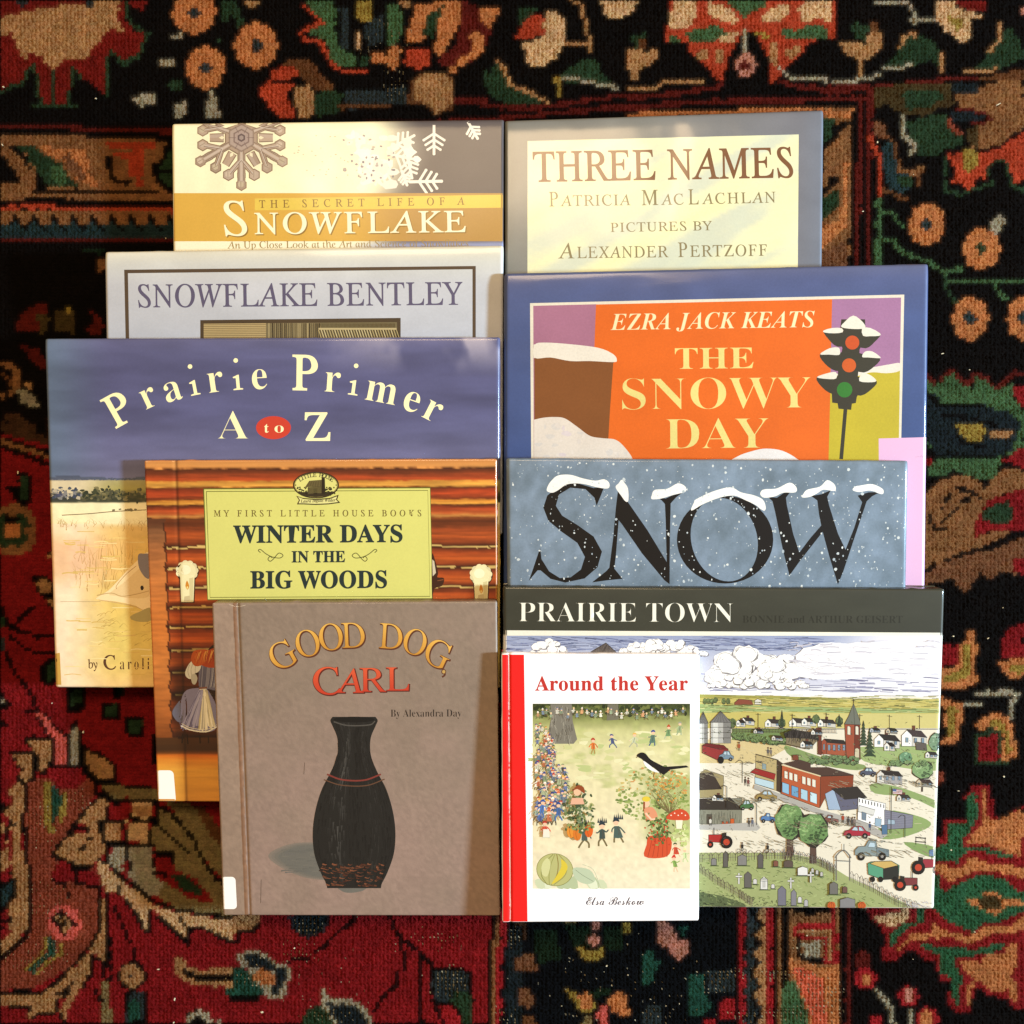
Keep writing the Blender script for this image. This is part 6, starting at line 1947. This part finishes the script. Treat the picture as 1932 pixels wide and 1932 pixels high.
for x0_, x1_, yy in ((1315, 1420, 1452), (1330, 1480, 1500), (1400, 1560, 1580), (1480, 1620, 1545), (1560, 1740, 1470), (1600, 1750, 1600)):
    hatch(x0_, yy - 6, x1_, yy + 6, 40, ['8f8468', '75694f', 'a89c80'], (6, 18), (.5, .9), .35, .2)
# fences
def fence(pts, n, h):
    p = smooth(Z(pts), 12); L = np.linspace(0, len(p) - 1, n).astype(int)
    for i, j in zip(L[:-1], L[1:]):
        a, b = p[i], p[j]; m = (a + b) / 2
        c.stroke([a, (a[0], a[1] - h)], .9, '5b524a'); c.line([(a[0], a[1] - h * .8), (m[0], m[1] - h * 1.25), (b[0], b[1] - h * .8)], .8, '6a6058')
        for t in (.33, .66): q_ = a + (b - a) * t; c.stroke([q_, (q_[0], q_[1] - h)], .6, '8a8076')
        c.stroke([(a[0], a[1] - h * .5), (b[0], b[1] - h * .5)], .6, '7a7066')
fence('80,985 300,975 560,965 740,1000 840,1050', 30, 14); fence('920,1090 1050,1150 1180,1225 1300,1262', 15, 16); fence('80,1040 180,1110 300,1180 380,1236', 16, 13)
for x in (842, 918): c.stroke(Z('%d,940 %d,1085' % (x, x)), 2.4, '7d746a')
c.line(Z('835,955 860,925 885,915 905,930 925,958'), 2.2, '7d746a'); c.stroke(Z('838,972 922,976'), 1.6, '7d746a'); c.stroke(Z('885,915 885,880'), 1.2, INK)
# gravestones
for x, y, w, h, k in ((160, 1000, 30, 40, '8a8680'), (225, 1010, 26, 90, '6b665e'), (318, 1000, 50, 60, '8a8680'), (420, 1015, 30, 84, '6a655f'), (505, 1005, 26, 34, '8d5a48'), (575, 1010, 50, 40, '6a5a50'), (655, 1055, 56, 50, 'dcd8d0'), (350, 1125, 40, 90, '6f6a64'), (440, 1135, 40, 70, 'd8d4cc'), (390, 1105, 22, 30, 'cfcbc2'), (490, 1130, 20, 26, 'cfcbc2'), (540, 1225, 46, 110, '7d7a84'), (606, 1225, 30, 90, '8a868c'), (640, 1210, 22, 36, 'cfcbc6'), (675, 1230, 22, 40, 'b5b1ae'), (828, 1160, 46, 70, '7a766e'), (890, 1152, 26, 36, '7d5a50'), (905, 1238, 84, 60, '8d8a88'), (710, 1040, 16, 26, 'bfbab0'), (735, 1050, 16, 26, 'bfbab0'), (760, 1060, 16, 26, 'bfbab0')):
    zp('%f,%f %f,%f %f,%f %f,%f %f,%f' % (x - w / 2, y, x - w / 2, y - h * .8, x, y - h, x + w / 2, y - h * .8, x + w / 2, y), k); c.stroke(Z('%f,%f %f,%f' % (x - w * .7, y + 3, x + w * .9, y + 4)), 1.6, '56633c')
for x in (815, 985): c.ell(*Z('%d,1222' % x)[0], 7.5, 7, 'd2642c', 18, wob=.1); [c.line(Z('%d,1204 %d,1222 %d,1240' % (x, x + k, x)), .7, '8a3a1c') for k in (-14, 0, 14)]
for x, y in ((440, 1125), (700, 1095), (300, 1105), (590, 1130)):
    for e in ('%d,%d %d,%d' % (x, y, x, y - 60), '%d,%d %d,%d' % (x - 18, y - 42, x + 18, y - 42)): c.stroke(Z(e), 4.2, INK); c.stroke(Z(e), 2.6, 'd6d2c8')
# small people, lamps, low fence
for x, y, k in ((300, 345, 'b05a3a'), (462, 375, '6a6460'), (478, 378, '857a70'), (335, 540, '5a5048'), (352, 545, '8a5048'), (880, 745, 'b0482c'), (910, 760, '4f4a48'), (930, 765, '5a5450'), (945, 762, '8a7a70'), (820, 755, '7a6a60'), (355, 770, '5a5248'), (375, 768, '6a7080'), (1030, 790, '4a5a7a'), (140, 765, 'd0c8b8'), (318, 905, '3a3430'), (460, 910, '3a3430')):
    X, Y = Z('%d,%d' % (x, y))[0]; c.poly([(X - 2, Y), (X - 2.6, Y - 6), (X, Y - 8.4), (X + 2.6, Y - 6), (X + 2, Y)], k); c.stroke([(X - 1.2, Y), (X - 1.4, Y + 5)], 1.1, INK); c.stroke([(X + 1.2, Y), (X + 1.4, Y + 5)], 1.1, INK); c.ell(X, Y - 10, 1.8, 1.8, '6a4a3a', 8)
for x, y in ((318, 420), (232, 560), (398, 655), (1226, 725)): c.stroke(Z('%d,%d %d,%d' % (x, y, x, y + 120)), 1.3, INK); c.line(Z('%d,%d %d,%d %d,%d' % (x, y, x - 18, y - 6, x - 38, y + 8)), 1.1, INK)
for x in (315, 470): 
    for k in (-16, 16): c.ring(*Z('%d,920' % (x + k))[0], 4, 4, .8, INK, 12)
zp('1095,775 1128,772 1128,826 1098,828', '5a7a98', .8)
c.stroke(Z('1285,845 1345,850'), 2, INK); c.stroke(Z('1282,868 1345,872'), 2, INK); c.stroke(Z('1288,840 1288,885'), 1.4, INK); c.stroke(Z('1340,845 1340,888'), 1.4, INK)
hatch(1700, 1690, 1752, 1700, 40, ['a9a0a8', 'c8c0c0'], (4, 10), (.5, .9), .6, .4); hatch(1316, 1310, 1762, 1330, 60, ['70703c'], (5, 20), (.5, .8), .04, .03)
c.done('town_picture')

# ---- 10. small white book, red spine
b10 = Book('book', 'small white book with red cloth spine and a green woodland picture, topmost', [(946.3, 1229), (1316, 1230), (947.8, 1730), (1314.5, 1727)], (33.5, 25), 7, print_mat('white_board', .38, .2, .5, wave=.00008, wave_scale=(20, 20, 1), grain=.02), bg='f3efee', gain=.92, spine='c01312', groove=(960, 1229, 963, 1729, 3.0, .6), edge=(0.9, 0.7))
c = Canvas(b10, 80)
xs = np.concatenate([np.linspace(0.6, 8, 8), np.linspace(9, 20, 16), np.linspace(22, 42, 8)])
X = []
ys = np.concatenate([[1229.8, 1231], np.linspace(1236, 1724, 60), [1727.5, 1728.8]])
U, V_ = np.meshgrid(xs, ys)
px_ = 946.4 + U + (V_ - 1229) * (2 + 4.6 * U / 42) / 500
pp = np.stack([px_.ravel(), V_.ravel()], 1); nu, nv = len(xs), len(ys); I = np.arange(nu * nv).reshape(nv, nu)
c.add(pp, np.stack([I[:-1, :-1], I[1:, :-1], I[1:, 1:], I[:-1, :-1], I[1:, 1:], I[:-1, 1:]], -1).reshape(-1, 3), hx('ee1810'))
c.done('spine_cloth', print_mat('red_book_cloth', .7, 0, .25, grain=.1, grain_scale=1600, fine=.00006))
c = Canvas(b10, 81)
c.text('B', 'Around the Year', 1009, 1297.5, 1294, 1297, 26, 'c5312a', sp=1.04, fat=.010)
c.done('title')
c = Canvas(b10, 82)
c.text('S', 'Elsa Beskow', 1104, 1697.5, 1212, 1697, 15, '5a4c54', sp=1.0, fat=.004)
c.done('author_name')
c = Canvas(b10, 83); r = c.rng
Zt = lambda s: P('t12', s)
def wood(x, y):
    cc = ramp(y, [(1321, '3f4a22'), (1334, '5a6230'), (1350, '8a8e52'), (1372, 'c0bc82'), (1420, 'd2c999'), (1520, 'd9cca4'), (1600, 'ddcfac'), (1667, 'ddd2b4')])
    n = fbm(x / 26, y / 16, 151)
    cc = mix(cc, np.tile(hx('aab06a'), (len(x), 1)), step(n, .5, .8) * .6 * (y > 1345) * (y < 1480))
    cc = mix(cc, np.tile(hx('8d9c50'), (len(x), 1)), step(x, 1190, 1240) * step(y, 1440, 1465) * step(-y, -1590, -1560) * .55)
    return cc * (.94 + .12 * fbm(x / 7, y / 7, 155))[:, None]
c.patch(np.linspace(1004.5, 1298, 100), np.linspace(1322, 1667, 116), wood)
for i in range(240): c.ell(r.uniform(1010, 1292), 1327 + abs(r.gauss(3, 7)), r.uniform(2, 6), r.uniform(2, 4.4), r.choice(['2f3a1c', '46522a', '5c6634', '384324', '747a40']), 7, wob=.3) if True else 0
c.poly(Zt('1180,104 1300,104 1305,200 1330,300 1310,325 1150,325 1165,270 1185,180'), '7f796c'); c.poly(Zt('1500,104 1560,104 1562,190 1495,195'), '77725f')
for i in range(60):
    x = r.uniform(1175, 1305); y = r.uniform(110, 300); c.line(Zt('%f,%f %f,%f %f,%f' % (x, y, x + r.uniform(-6, 6), y + 12, x + r.uniform(-4, 4), y + r.uniform(18, 40))), .8, r.choice(['5a5448', '9a9484', '4a463c', 'a8a290']))
def tot(x, y, s, hat, coat, legs='6a5a44', skin='e0b896', fl=0):
    """a small walking child in a cap: stride, swing and lean all differ"""
    x, y = Zt('%f,%f' % (x, y))[0]; s /= 3
    fl = fl or r.choice((-1, 1)); st = r.uniform(1.0, 4.2); ln = r.uniform(-.5, 1.4) * s * fl
    c.line([(x, y), (x - st * .7 * s * fl, y + 3 * s), (x - (st + .8) * s * fl, y + 6 * s)], 1.25 * s, legs); c.line([(x, y), (x + st * .9 * s * fl, y + 2.6 * s), (x + st * s * fl, y + 6 * s)], 1.25 * s, legs)
    if r.random() < .35: c.poly([(x - 3.4 * s, y + 2.6 * s), (x - 1.6 * s + ln, y - 5.6 * s), (x + 1.6 * s + ln, y - 5.6 * s), (x + 3.4 * s, y + 2.4 * s), (x, y + 3 * s)], coat, .10)
    else: c.poly([(x - 2.1 * s, y + .8 * s), (x - 1.7 * s + ln, y - 5.4 * s), (x + ln, y - 6.2 * s), (x + 1.7 * s + ln, y - 5.4 * s), (x + 2.2 * s, y + .8 * s)], coat, .10)
    c.line([(x + .3 * s + ln, y - 5 * s), (x + .6 * s, y - 2 * s), (x + .2 * s, y + .6 * s)], .5 * s, '5a5448')
    up = r.uniform(-2, 4)
    c.line([(x - 1.4 * s + ln, y - 5 * s), (x - 3 * s + ln, y - 3.4 * s), (x - 4.6 * s, y - (1.6 + up * .5) * s)], .95 * s, coat, j=.1); c.line([(x + 1.4 * s + ln, y - 5 * s), (x + 3 * s + ln, y - 4 * s), (x + 4.8 * s, y - (2 + up) * s)], .95 * s, coat, j=.1)
    for sg, u in ((-1, .5), (1, 1)): c.ell(x + sg * 4.8 * s, y - (1.7 + up * u) * s, .6 * s, .6 * s, skin, 6)
    hx_ = x + ln * 1.3
    c.ell(hx_, y - 8.0 * s, 1.9 * s, 2.0 * s, skin, 10)
    c.poly(closed([(hx_ - 2.3 * s, y - 8.4 * s), (hx_ - 1.7 * s, y - 10.3 * s), (hx_ + r.uniform(-.8, .8) * s, y - r.uniform(10.8, 12.4) * s), (hx_ + 1.8 * s, y - 10.2 * s), (hx_ + 2.3 * s, y - 8.5 * s), (hx_, y - 9.2 * s)], 2), hat, .08)
HATS = ['3a4a8a', 'c8582c', '4a5a9a', 'd8a040', '7a8a5a', 'c23a2c', '5a6a4a', 'e0dcd0', '8a9a6a']; COATS = ['6b7ba4', '869478', 'bdb99f', 'c87048', '78868f', 'a0a682', 'd8d0bc', '57679a', '8f9c88']
for i in range(30): tot(1104 + i * 28 + r.uniform(-8, 8), 160 + r.uniform(-14, 22), 2.5, r.choice(['e6e2d0', '6a7a9a', 'dcc890']), r.choice(['e2dcc8', '7a8a9a', 'd8a070', '90a080']))
for i in range(70):      # undergrowth and soft patches of light on the grass
    x, y = r.uniform(1090, 1940), r.uniform(250, 520); c.ell(*Zt('%f,%f' % (x, y))[0], r.uniform(5, 16), r.uniform(2, 5), r.choice(['c9c690', 'b4bb7c', 'd8d2a4', 'c4c288']), 10, wob=.3)
for i in range(120):
    y = 240 + i * 4.3
    wmax = np.interp(y, [250, 420, 560, 740], [60, 130, 200, 130])
    tot(1098 + r.uniform(0, wmax), y, r.uniform(2.4, 3.0) + i * .018, r.choice(HATS), r.choice(COATS))
for x, y, s, h, k, l in ((1420, 350, 5.2, 'c8402c', 'd8702c', 'b08a4a'), (1530, 320, 4.6, '48588a', '4a5a8a', '48588a'), (1645, 315, 4.8, 'd8a858', 'c0c4a0', 'a8a890'), (1750, 305, 5.2, '2f4a9a', '5a7a6a', '48588a'), (1838, 270, 4.4, 'c8502c', '6a8a5a', 'a8b090'), (1900, 250, 4.4, 'a8a890', 'a0b080', '90a080')): tot(x, y, s, h, k, l)
for x, y in ((1130, 700), (1225, 715)): tot(x, y, 6.0, '3a5aa0', '4a72b0', '4a72b0')
tot(1155, 815, 5.6, 'c8382c', 'c94c34', 'c8c0b0'); c.poly(Zt('1140,800 1172,800 1176,845 1138,845'), 'ddd6c4')
for x, y in ((1370, 860), (1470, 850), (1560, 830)):
    tot(x, y, 8.0, '2f3f4a', '4a5f58', '7a6a44')
    for k in range(5): X, Y = Zt('%f,%f' % (x - 22 + k * 11, y - 100))[0]; c.poly([(X - 2, Y + 6), (X, Y - 4 - (k == 2) * 3), (X + 2, Y + 6)], '2f3f4a')
# leafy centre bunch with pumpkins
for i in range(150):
    x, y = r.gauss(1340, 42), r.gauss(690, 60); c.ell(*Zt('%f,%f' % (x, y))[0], r.uniform(2, 5), r.uniform(1.2, 3), r.choice(['6f7f4a', '54683c', '93985a', '7d8a62', '48583a', 'a8a468']), 7, rot=r.uniform(0, 3), wob=.2)
for x, y, k in ((1295, 810, 'dd8a30'), (1330, 825, 'd87828'), (1395, 810, 'd9601f')): c.ell(*Zt('%d,%d' % (x, y))[0], 8, 13, k, 18, j=.05); c.line(Zt('%d,%d %d,%d %d,%d' % (x, y - 34, x - 8, y, x, y + 34)), .9, 'a85a1c'); [c.ell(*Zt('%f,%f' % (x + r.uniform(-30, 30), y - r.uniform(5, 50)))[0], r.uniform(2, 4.5), r.uniform(1.2, 2.6), r.choice(['6f7f4a', '54683c', '93985a']), 7, rot=r.uniform(0, 3), wob=.2) for _ in range(16)]
c.ell(*Zt('1330,590')[0], 7, 8, 'e0b48e', 14); c.poly(closed(Zt('1300,590 1330,555 1365,565 1370,600 1330,575'), 3), '9a4a24'); c.poly(Zt('1300,625 1360,625 1370,660 1290,662'), 'dca888')
# bush with berries and a black-and-white bird
for i in range(420):
    a_, q_ = r.uniform(0, 6.28), math.sqrt(r.random())
    x, y = 1780 + math.cos(a_) * q_ * 230, 610 + math.sin(a_) * q_ * 160
    if x > 1952: continue
    c.ell(*Zt('%f,%f' % (x, y))[0], r.uniform(1.6, 4.4), r.uniform(1.2, 3.2), r.choice(['a3a765', '8a9452', 'b9b780', '77834a', 'c2a75c', '92a060', 'c98d50'] if y < 600 else ['86984c', '9aa85e', '6f8244', 'b5b878']), 7, wob=.25)
for i in range(30): c.line(Zt('1850,720 %f,%f %f,%f' % (r.uniform(1760, 1900), 640, r.uniform(1700, 1950), r.uniform(480, 600))), .7, '7a6a44', taper=True)
for i in range(60): c.ell(*Zt('%f,%f' % (min(r.gauss(1840, 50), 1945), r.gauss(560, 50)))[0], 1.4, 1.4, r.choice(['c8782c', 'd89a3c']), 7)
bird = '1d1b1e'
c.poly(closed(Zt('1662,392 1685,374 1712,380 1740,412 1790,440 1830,462 1820,480 1790,470 1750,455 1712,430 1690,410'), 3), bird); c.poly(closed(Zt('1700,420 1730,440 1770,470 1810,480 1780,486 1735,470 1708,445'), 3), 'e6e2da')
c.poly(Zt('1740,440 1800,455 1940,446 1955,456 1850,470 1815,500 1780,478'), bird); c.stroke(Zt('1660,402 1672,394'), 1.4, '6a5a44'); c.stroke(Zt('1762,482 1756,510'), 1.1, bird); c.stroke(Zt('1790,484 1800,498'), 1.1, bird)
# figure in a leaf cape and red skirt, mushroom
c.ell(*Zt('1718,660')[0], 6, 7, 'e0b896', 14); c.ell(*Zt('1716,634')[0], 7.5, 5, 'd8bc3a', 14); c.stroke(Zt('1705,650 1704,700'), 3, '9a4a24')
c.poly(closed(Zt('1705,690 1750,680 1778,720 1770,760 1720,745'), 3), 'd8906a'); c.stroke(Zt('1712,712 1745,748 1770,745'), 3.2, 'e8c0a0')
c.poly(closed(Zt('1735,840 1850,850 1848,940 1790,965 1705,955 1718,890'), 3), 'd2502c')
for k in range(5): c.line(Zt('%d,850 %d,900 %d,958' % (1750 + k * 20, 1740 + k * 23, 1725 + k * 27)), 1, 'a83a20')
for i in range(90): x, y = r.gauss(1790, 34), r.gauss(805, 44); c.ell(*Zt('%f,%f' % (x, y))[0], r.uniform(2, 4.4), r.uniform(1.2, 2.6), r.choice(['5a6f38', '6f8446', '48602f', '8a9a54']), 7, rot=r.uniform(0, 3), wob=.2)
for i in range(34): c.ell(*Zt('%f,%f' % (r.gauss(1790, 34), r.gauss(805, 44)))[0], 1.5, 1.5, 'c23a26', 8)
c.poly(closed(Zt('1830,745 1860,705 1910,690 1950,712 1950,752'), 3), 'cf4a2a'); c.poly(Zt('1880,752 1920,752 1915,800 1885,800'), 'e2d8ba')
for k in range(5): c.ell(*Zt('%d,%d' % (1855 + k * 20, 725 - (k % 2) * 12))[0], 1.3, 1.2, 'f0e0c8', 7)
tot(1885, 930, 4.8, '4a5a3a', 'c8482e', 'd8b894'); tot(1880, 1010, 5.4, 'c8382c', '7a9a4a', 'd8b894'); tot(1935, 960, 4.6, 'c8c890', 'b8c890', 'b8c890')
for i in range(40): c.ell(*Zt('%f,%f' % (r.uniform(1860, 1950), r.uniform(780, 900)))[0], r.uniform(2, 5), r.uniform(2, 4), r.choice(['b9c47a', 'a3b268', 'd2d49c']), 8, wob=.2)
# melon
for i in range(14): x = r.uniform(1105, 1470); c.poly(closed(Zt('%f,%f %f,%f %f,%f %f,%f' % (x, 1135, x - 20, 1090, x + 20, 1060 + r.uniform(0, 30), x + 40, 1130)), 2), r.choice(['c3c9a4', 'b0ba92', 'd3d6b8']))
MX, MY = Zt('1205,1030')[0]
c.ell(MX, MY, 34.5, 30.5, '8a8648', 36, rot=.2); c.ell(MX, MY, 33.4, 29.4, 'b4b272', 36, rot=.2)
for k, cc_ in ((-20, '8f9050'), (-7, '9a9a58'), (6, '8f7a3c'), (20, '9a9450')): c.line([(MX + k * .25 + 2, MY - 29), (MX + k * 1.05, MY - 10), (MX + k * 1.1 - 3, MY + 10), (MX + k * .3 - 8, MY + 28)], 1.6, cc_)
c.poly(closed([(MX + 12, MY - 20), (MX + 24, MY - 6), (MX + 14, MY + 14), (MX - 6, MY + 27), (MX + 4, MY + 10), (MX + 12, MY - 6)], 4), 'd2bb3c')
c.poly(closed([(MX - 24, MY - 10), (MX - 14, MY - 22), (MX - 8, MY - 10), (MX - 14, MY + 12), (MX - 24, MY + 8)], 3), 'c9c78e')
c.poly(closed(Zt('1310,1020 1400,1030 1430,1090 1380,1110 1320,1080'), 4), 'b5c0a0'); c.line(Zt('1320,1030 1360,1060 1420,1095'), .9, '8a967a'); c.line(Zt('1360,1000 1420,1030 1460,1130'), .9, 'b0b89a')
c.done('woodland_picture')

# ---- little white scuffs where covers are worn through at the corners
def worn(book, x, y, dx, dy, col='e6ddc8'):
    c = Canvas(book, int(x))
    pts = []
    for i in range(9):
        a = i / 8 * math.pi / 2
        k = 1 + c.rng.uniform(-.35, .2)
        pts.append((x + dx * (1 - math.sin(a)) * k * .9, y + dy * (1 - math.cos(a)) * k * .9))
    c.poly(np.array([(x, y)] + pts[::-1]), col)
    c.done('worn_corner')
worn(b2, 207, 479, 26, 9); worn(b2, 950, 467, -14, 6); worn(b4, 280, 868, 34, 10, 'd9a478'); worn(b4, 305, 1505, 16, -8); worn(b5, 407, 1133, 22, 8, 'c9b59c'); worn(b5, 428, 1715, 34, -8, 'd6c4a6'); worn(b3, 115, 1291, 22, -9, 'efe2c4'); worn(b8, 1704, 869, -12, 9); worn(b9, 1772.5, 1108, -12, 8, 'b9b8a6'); worn(b3, 95, 641, 12, 8, 'aab4bc')
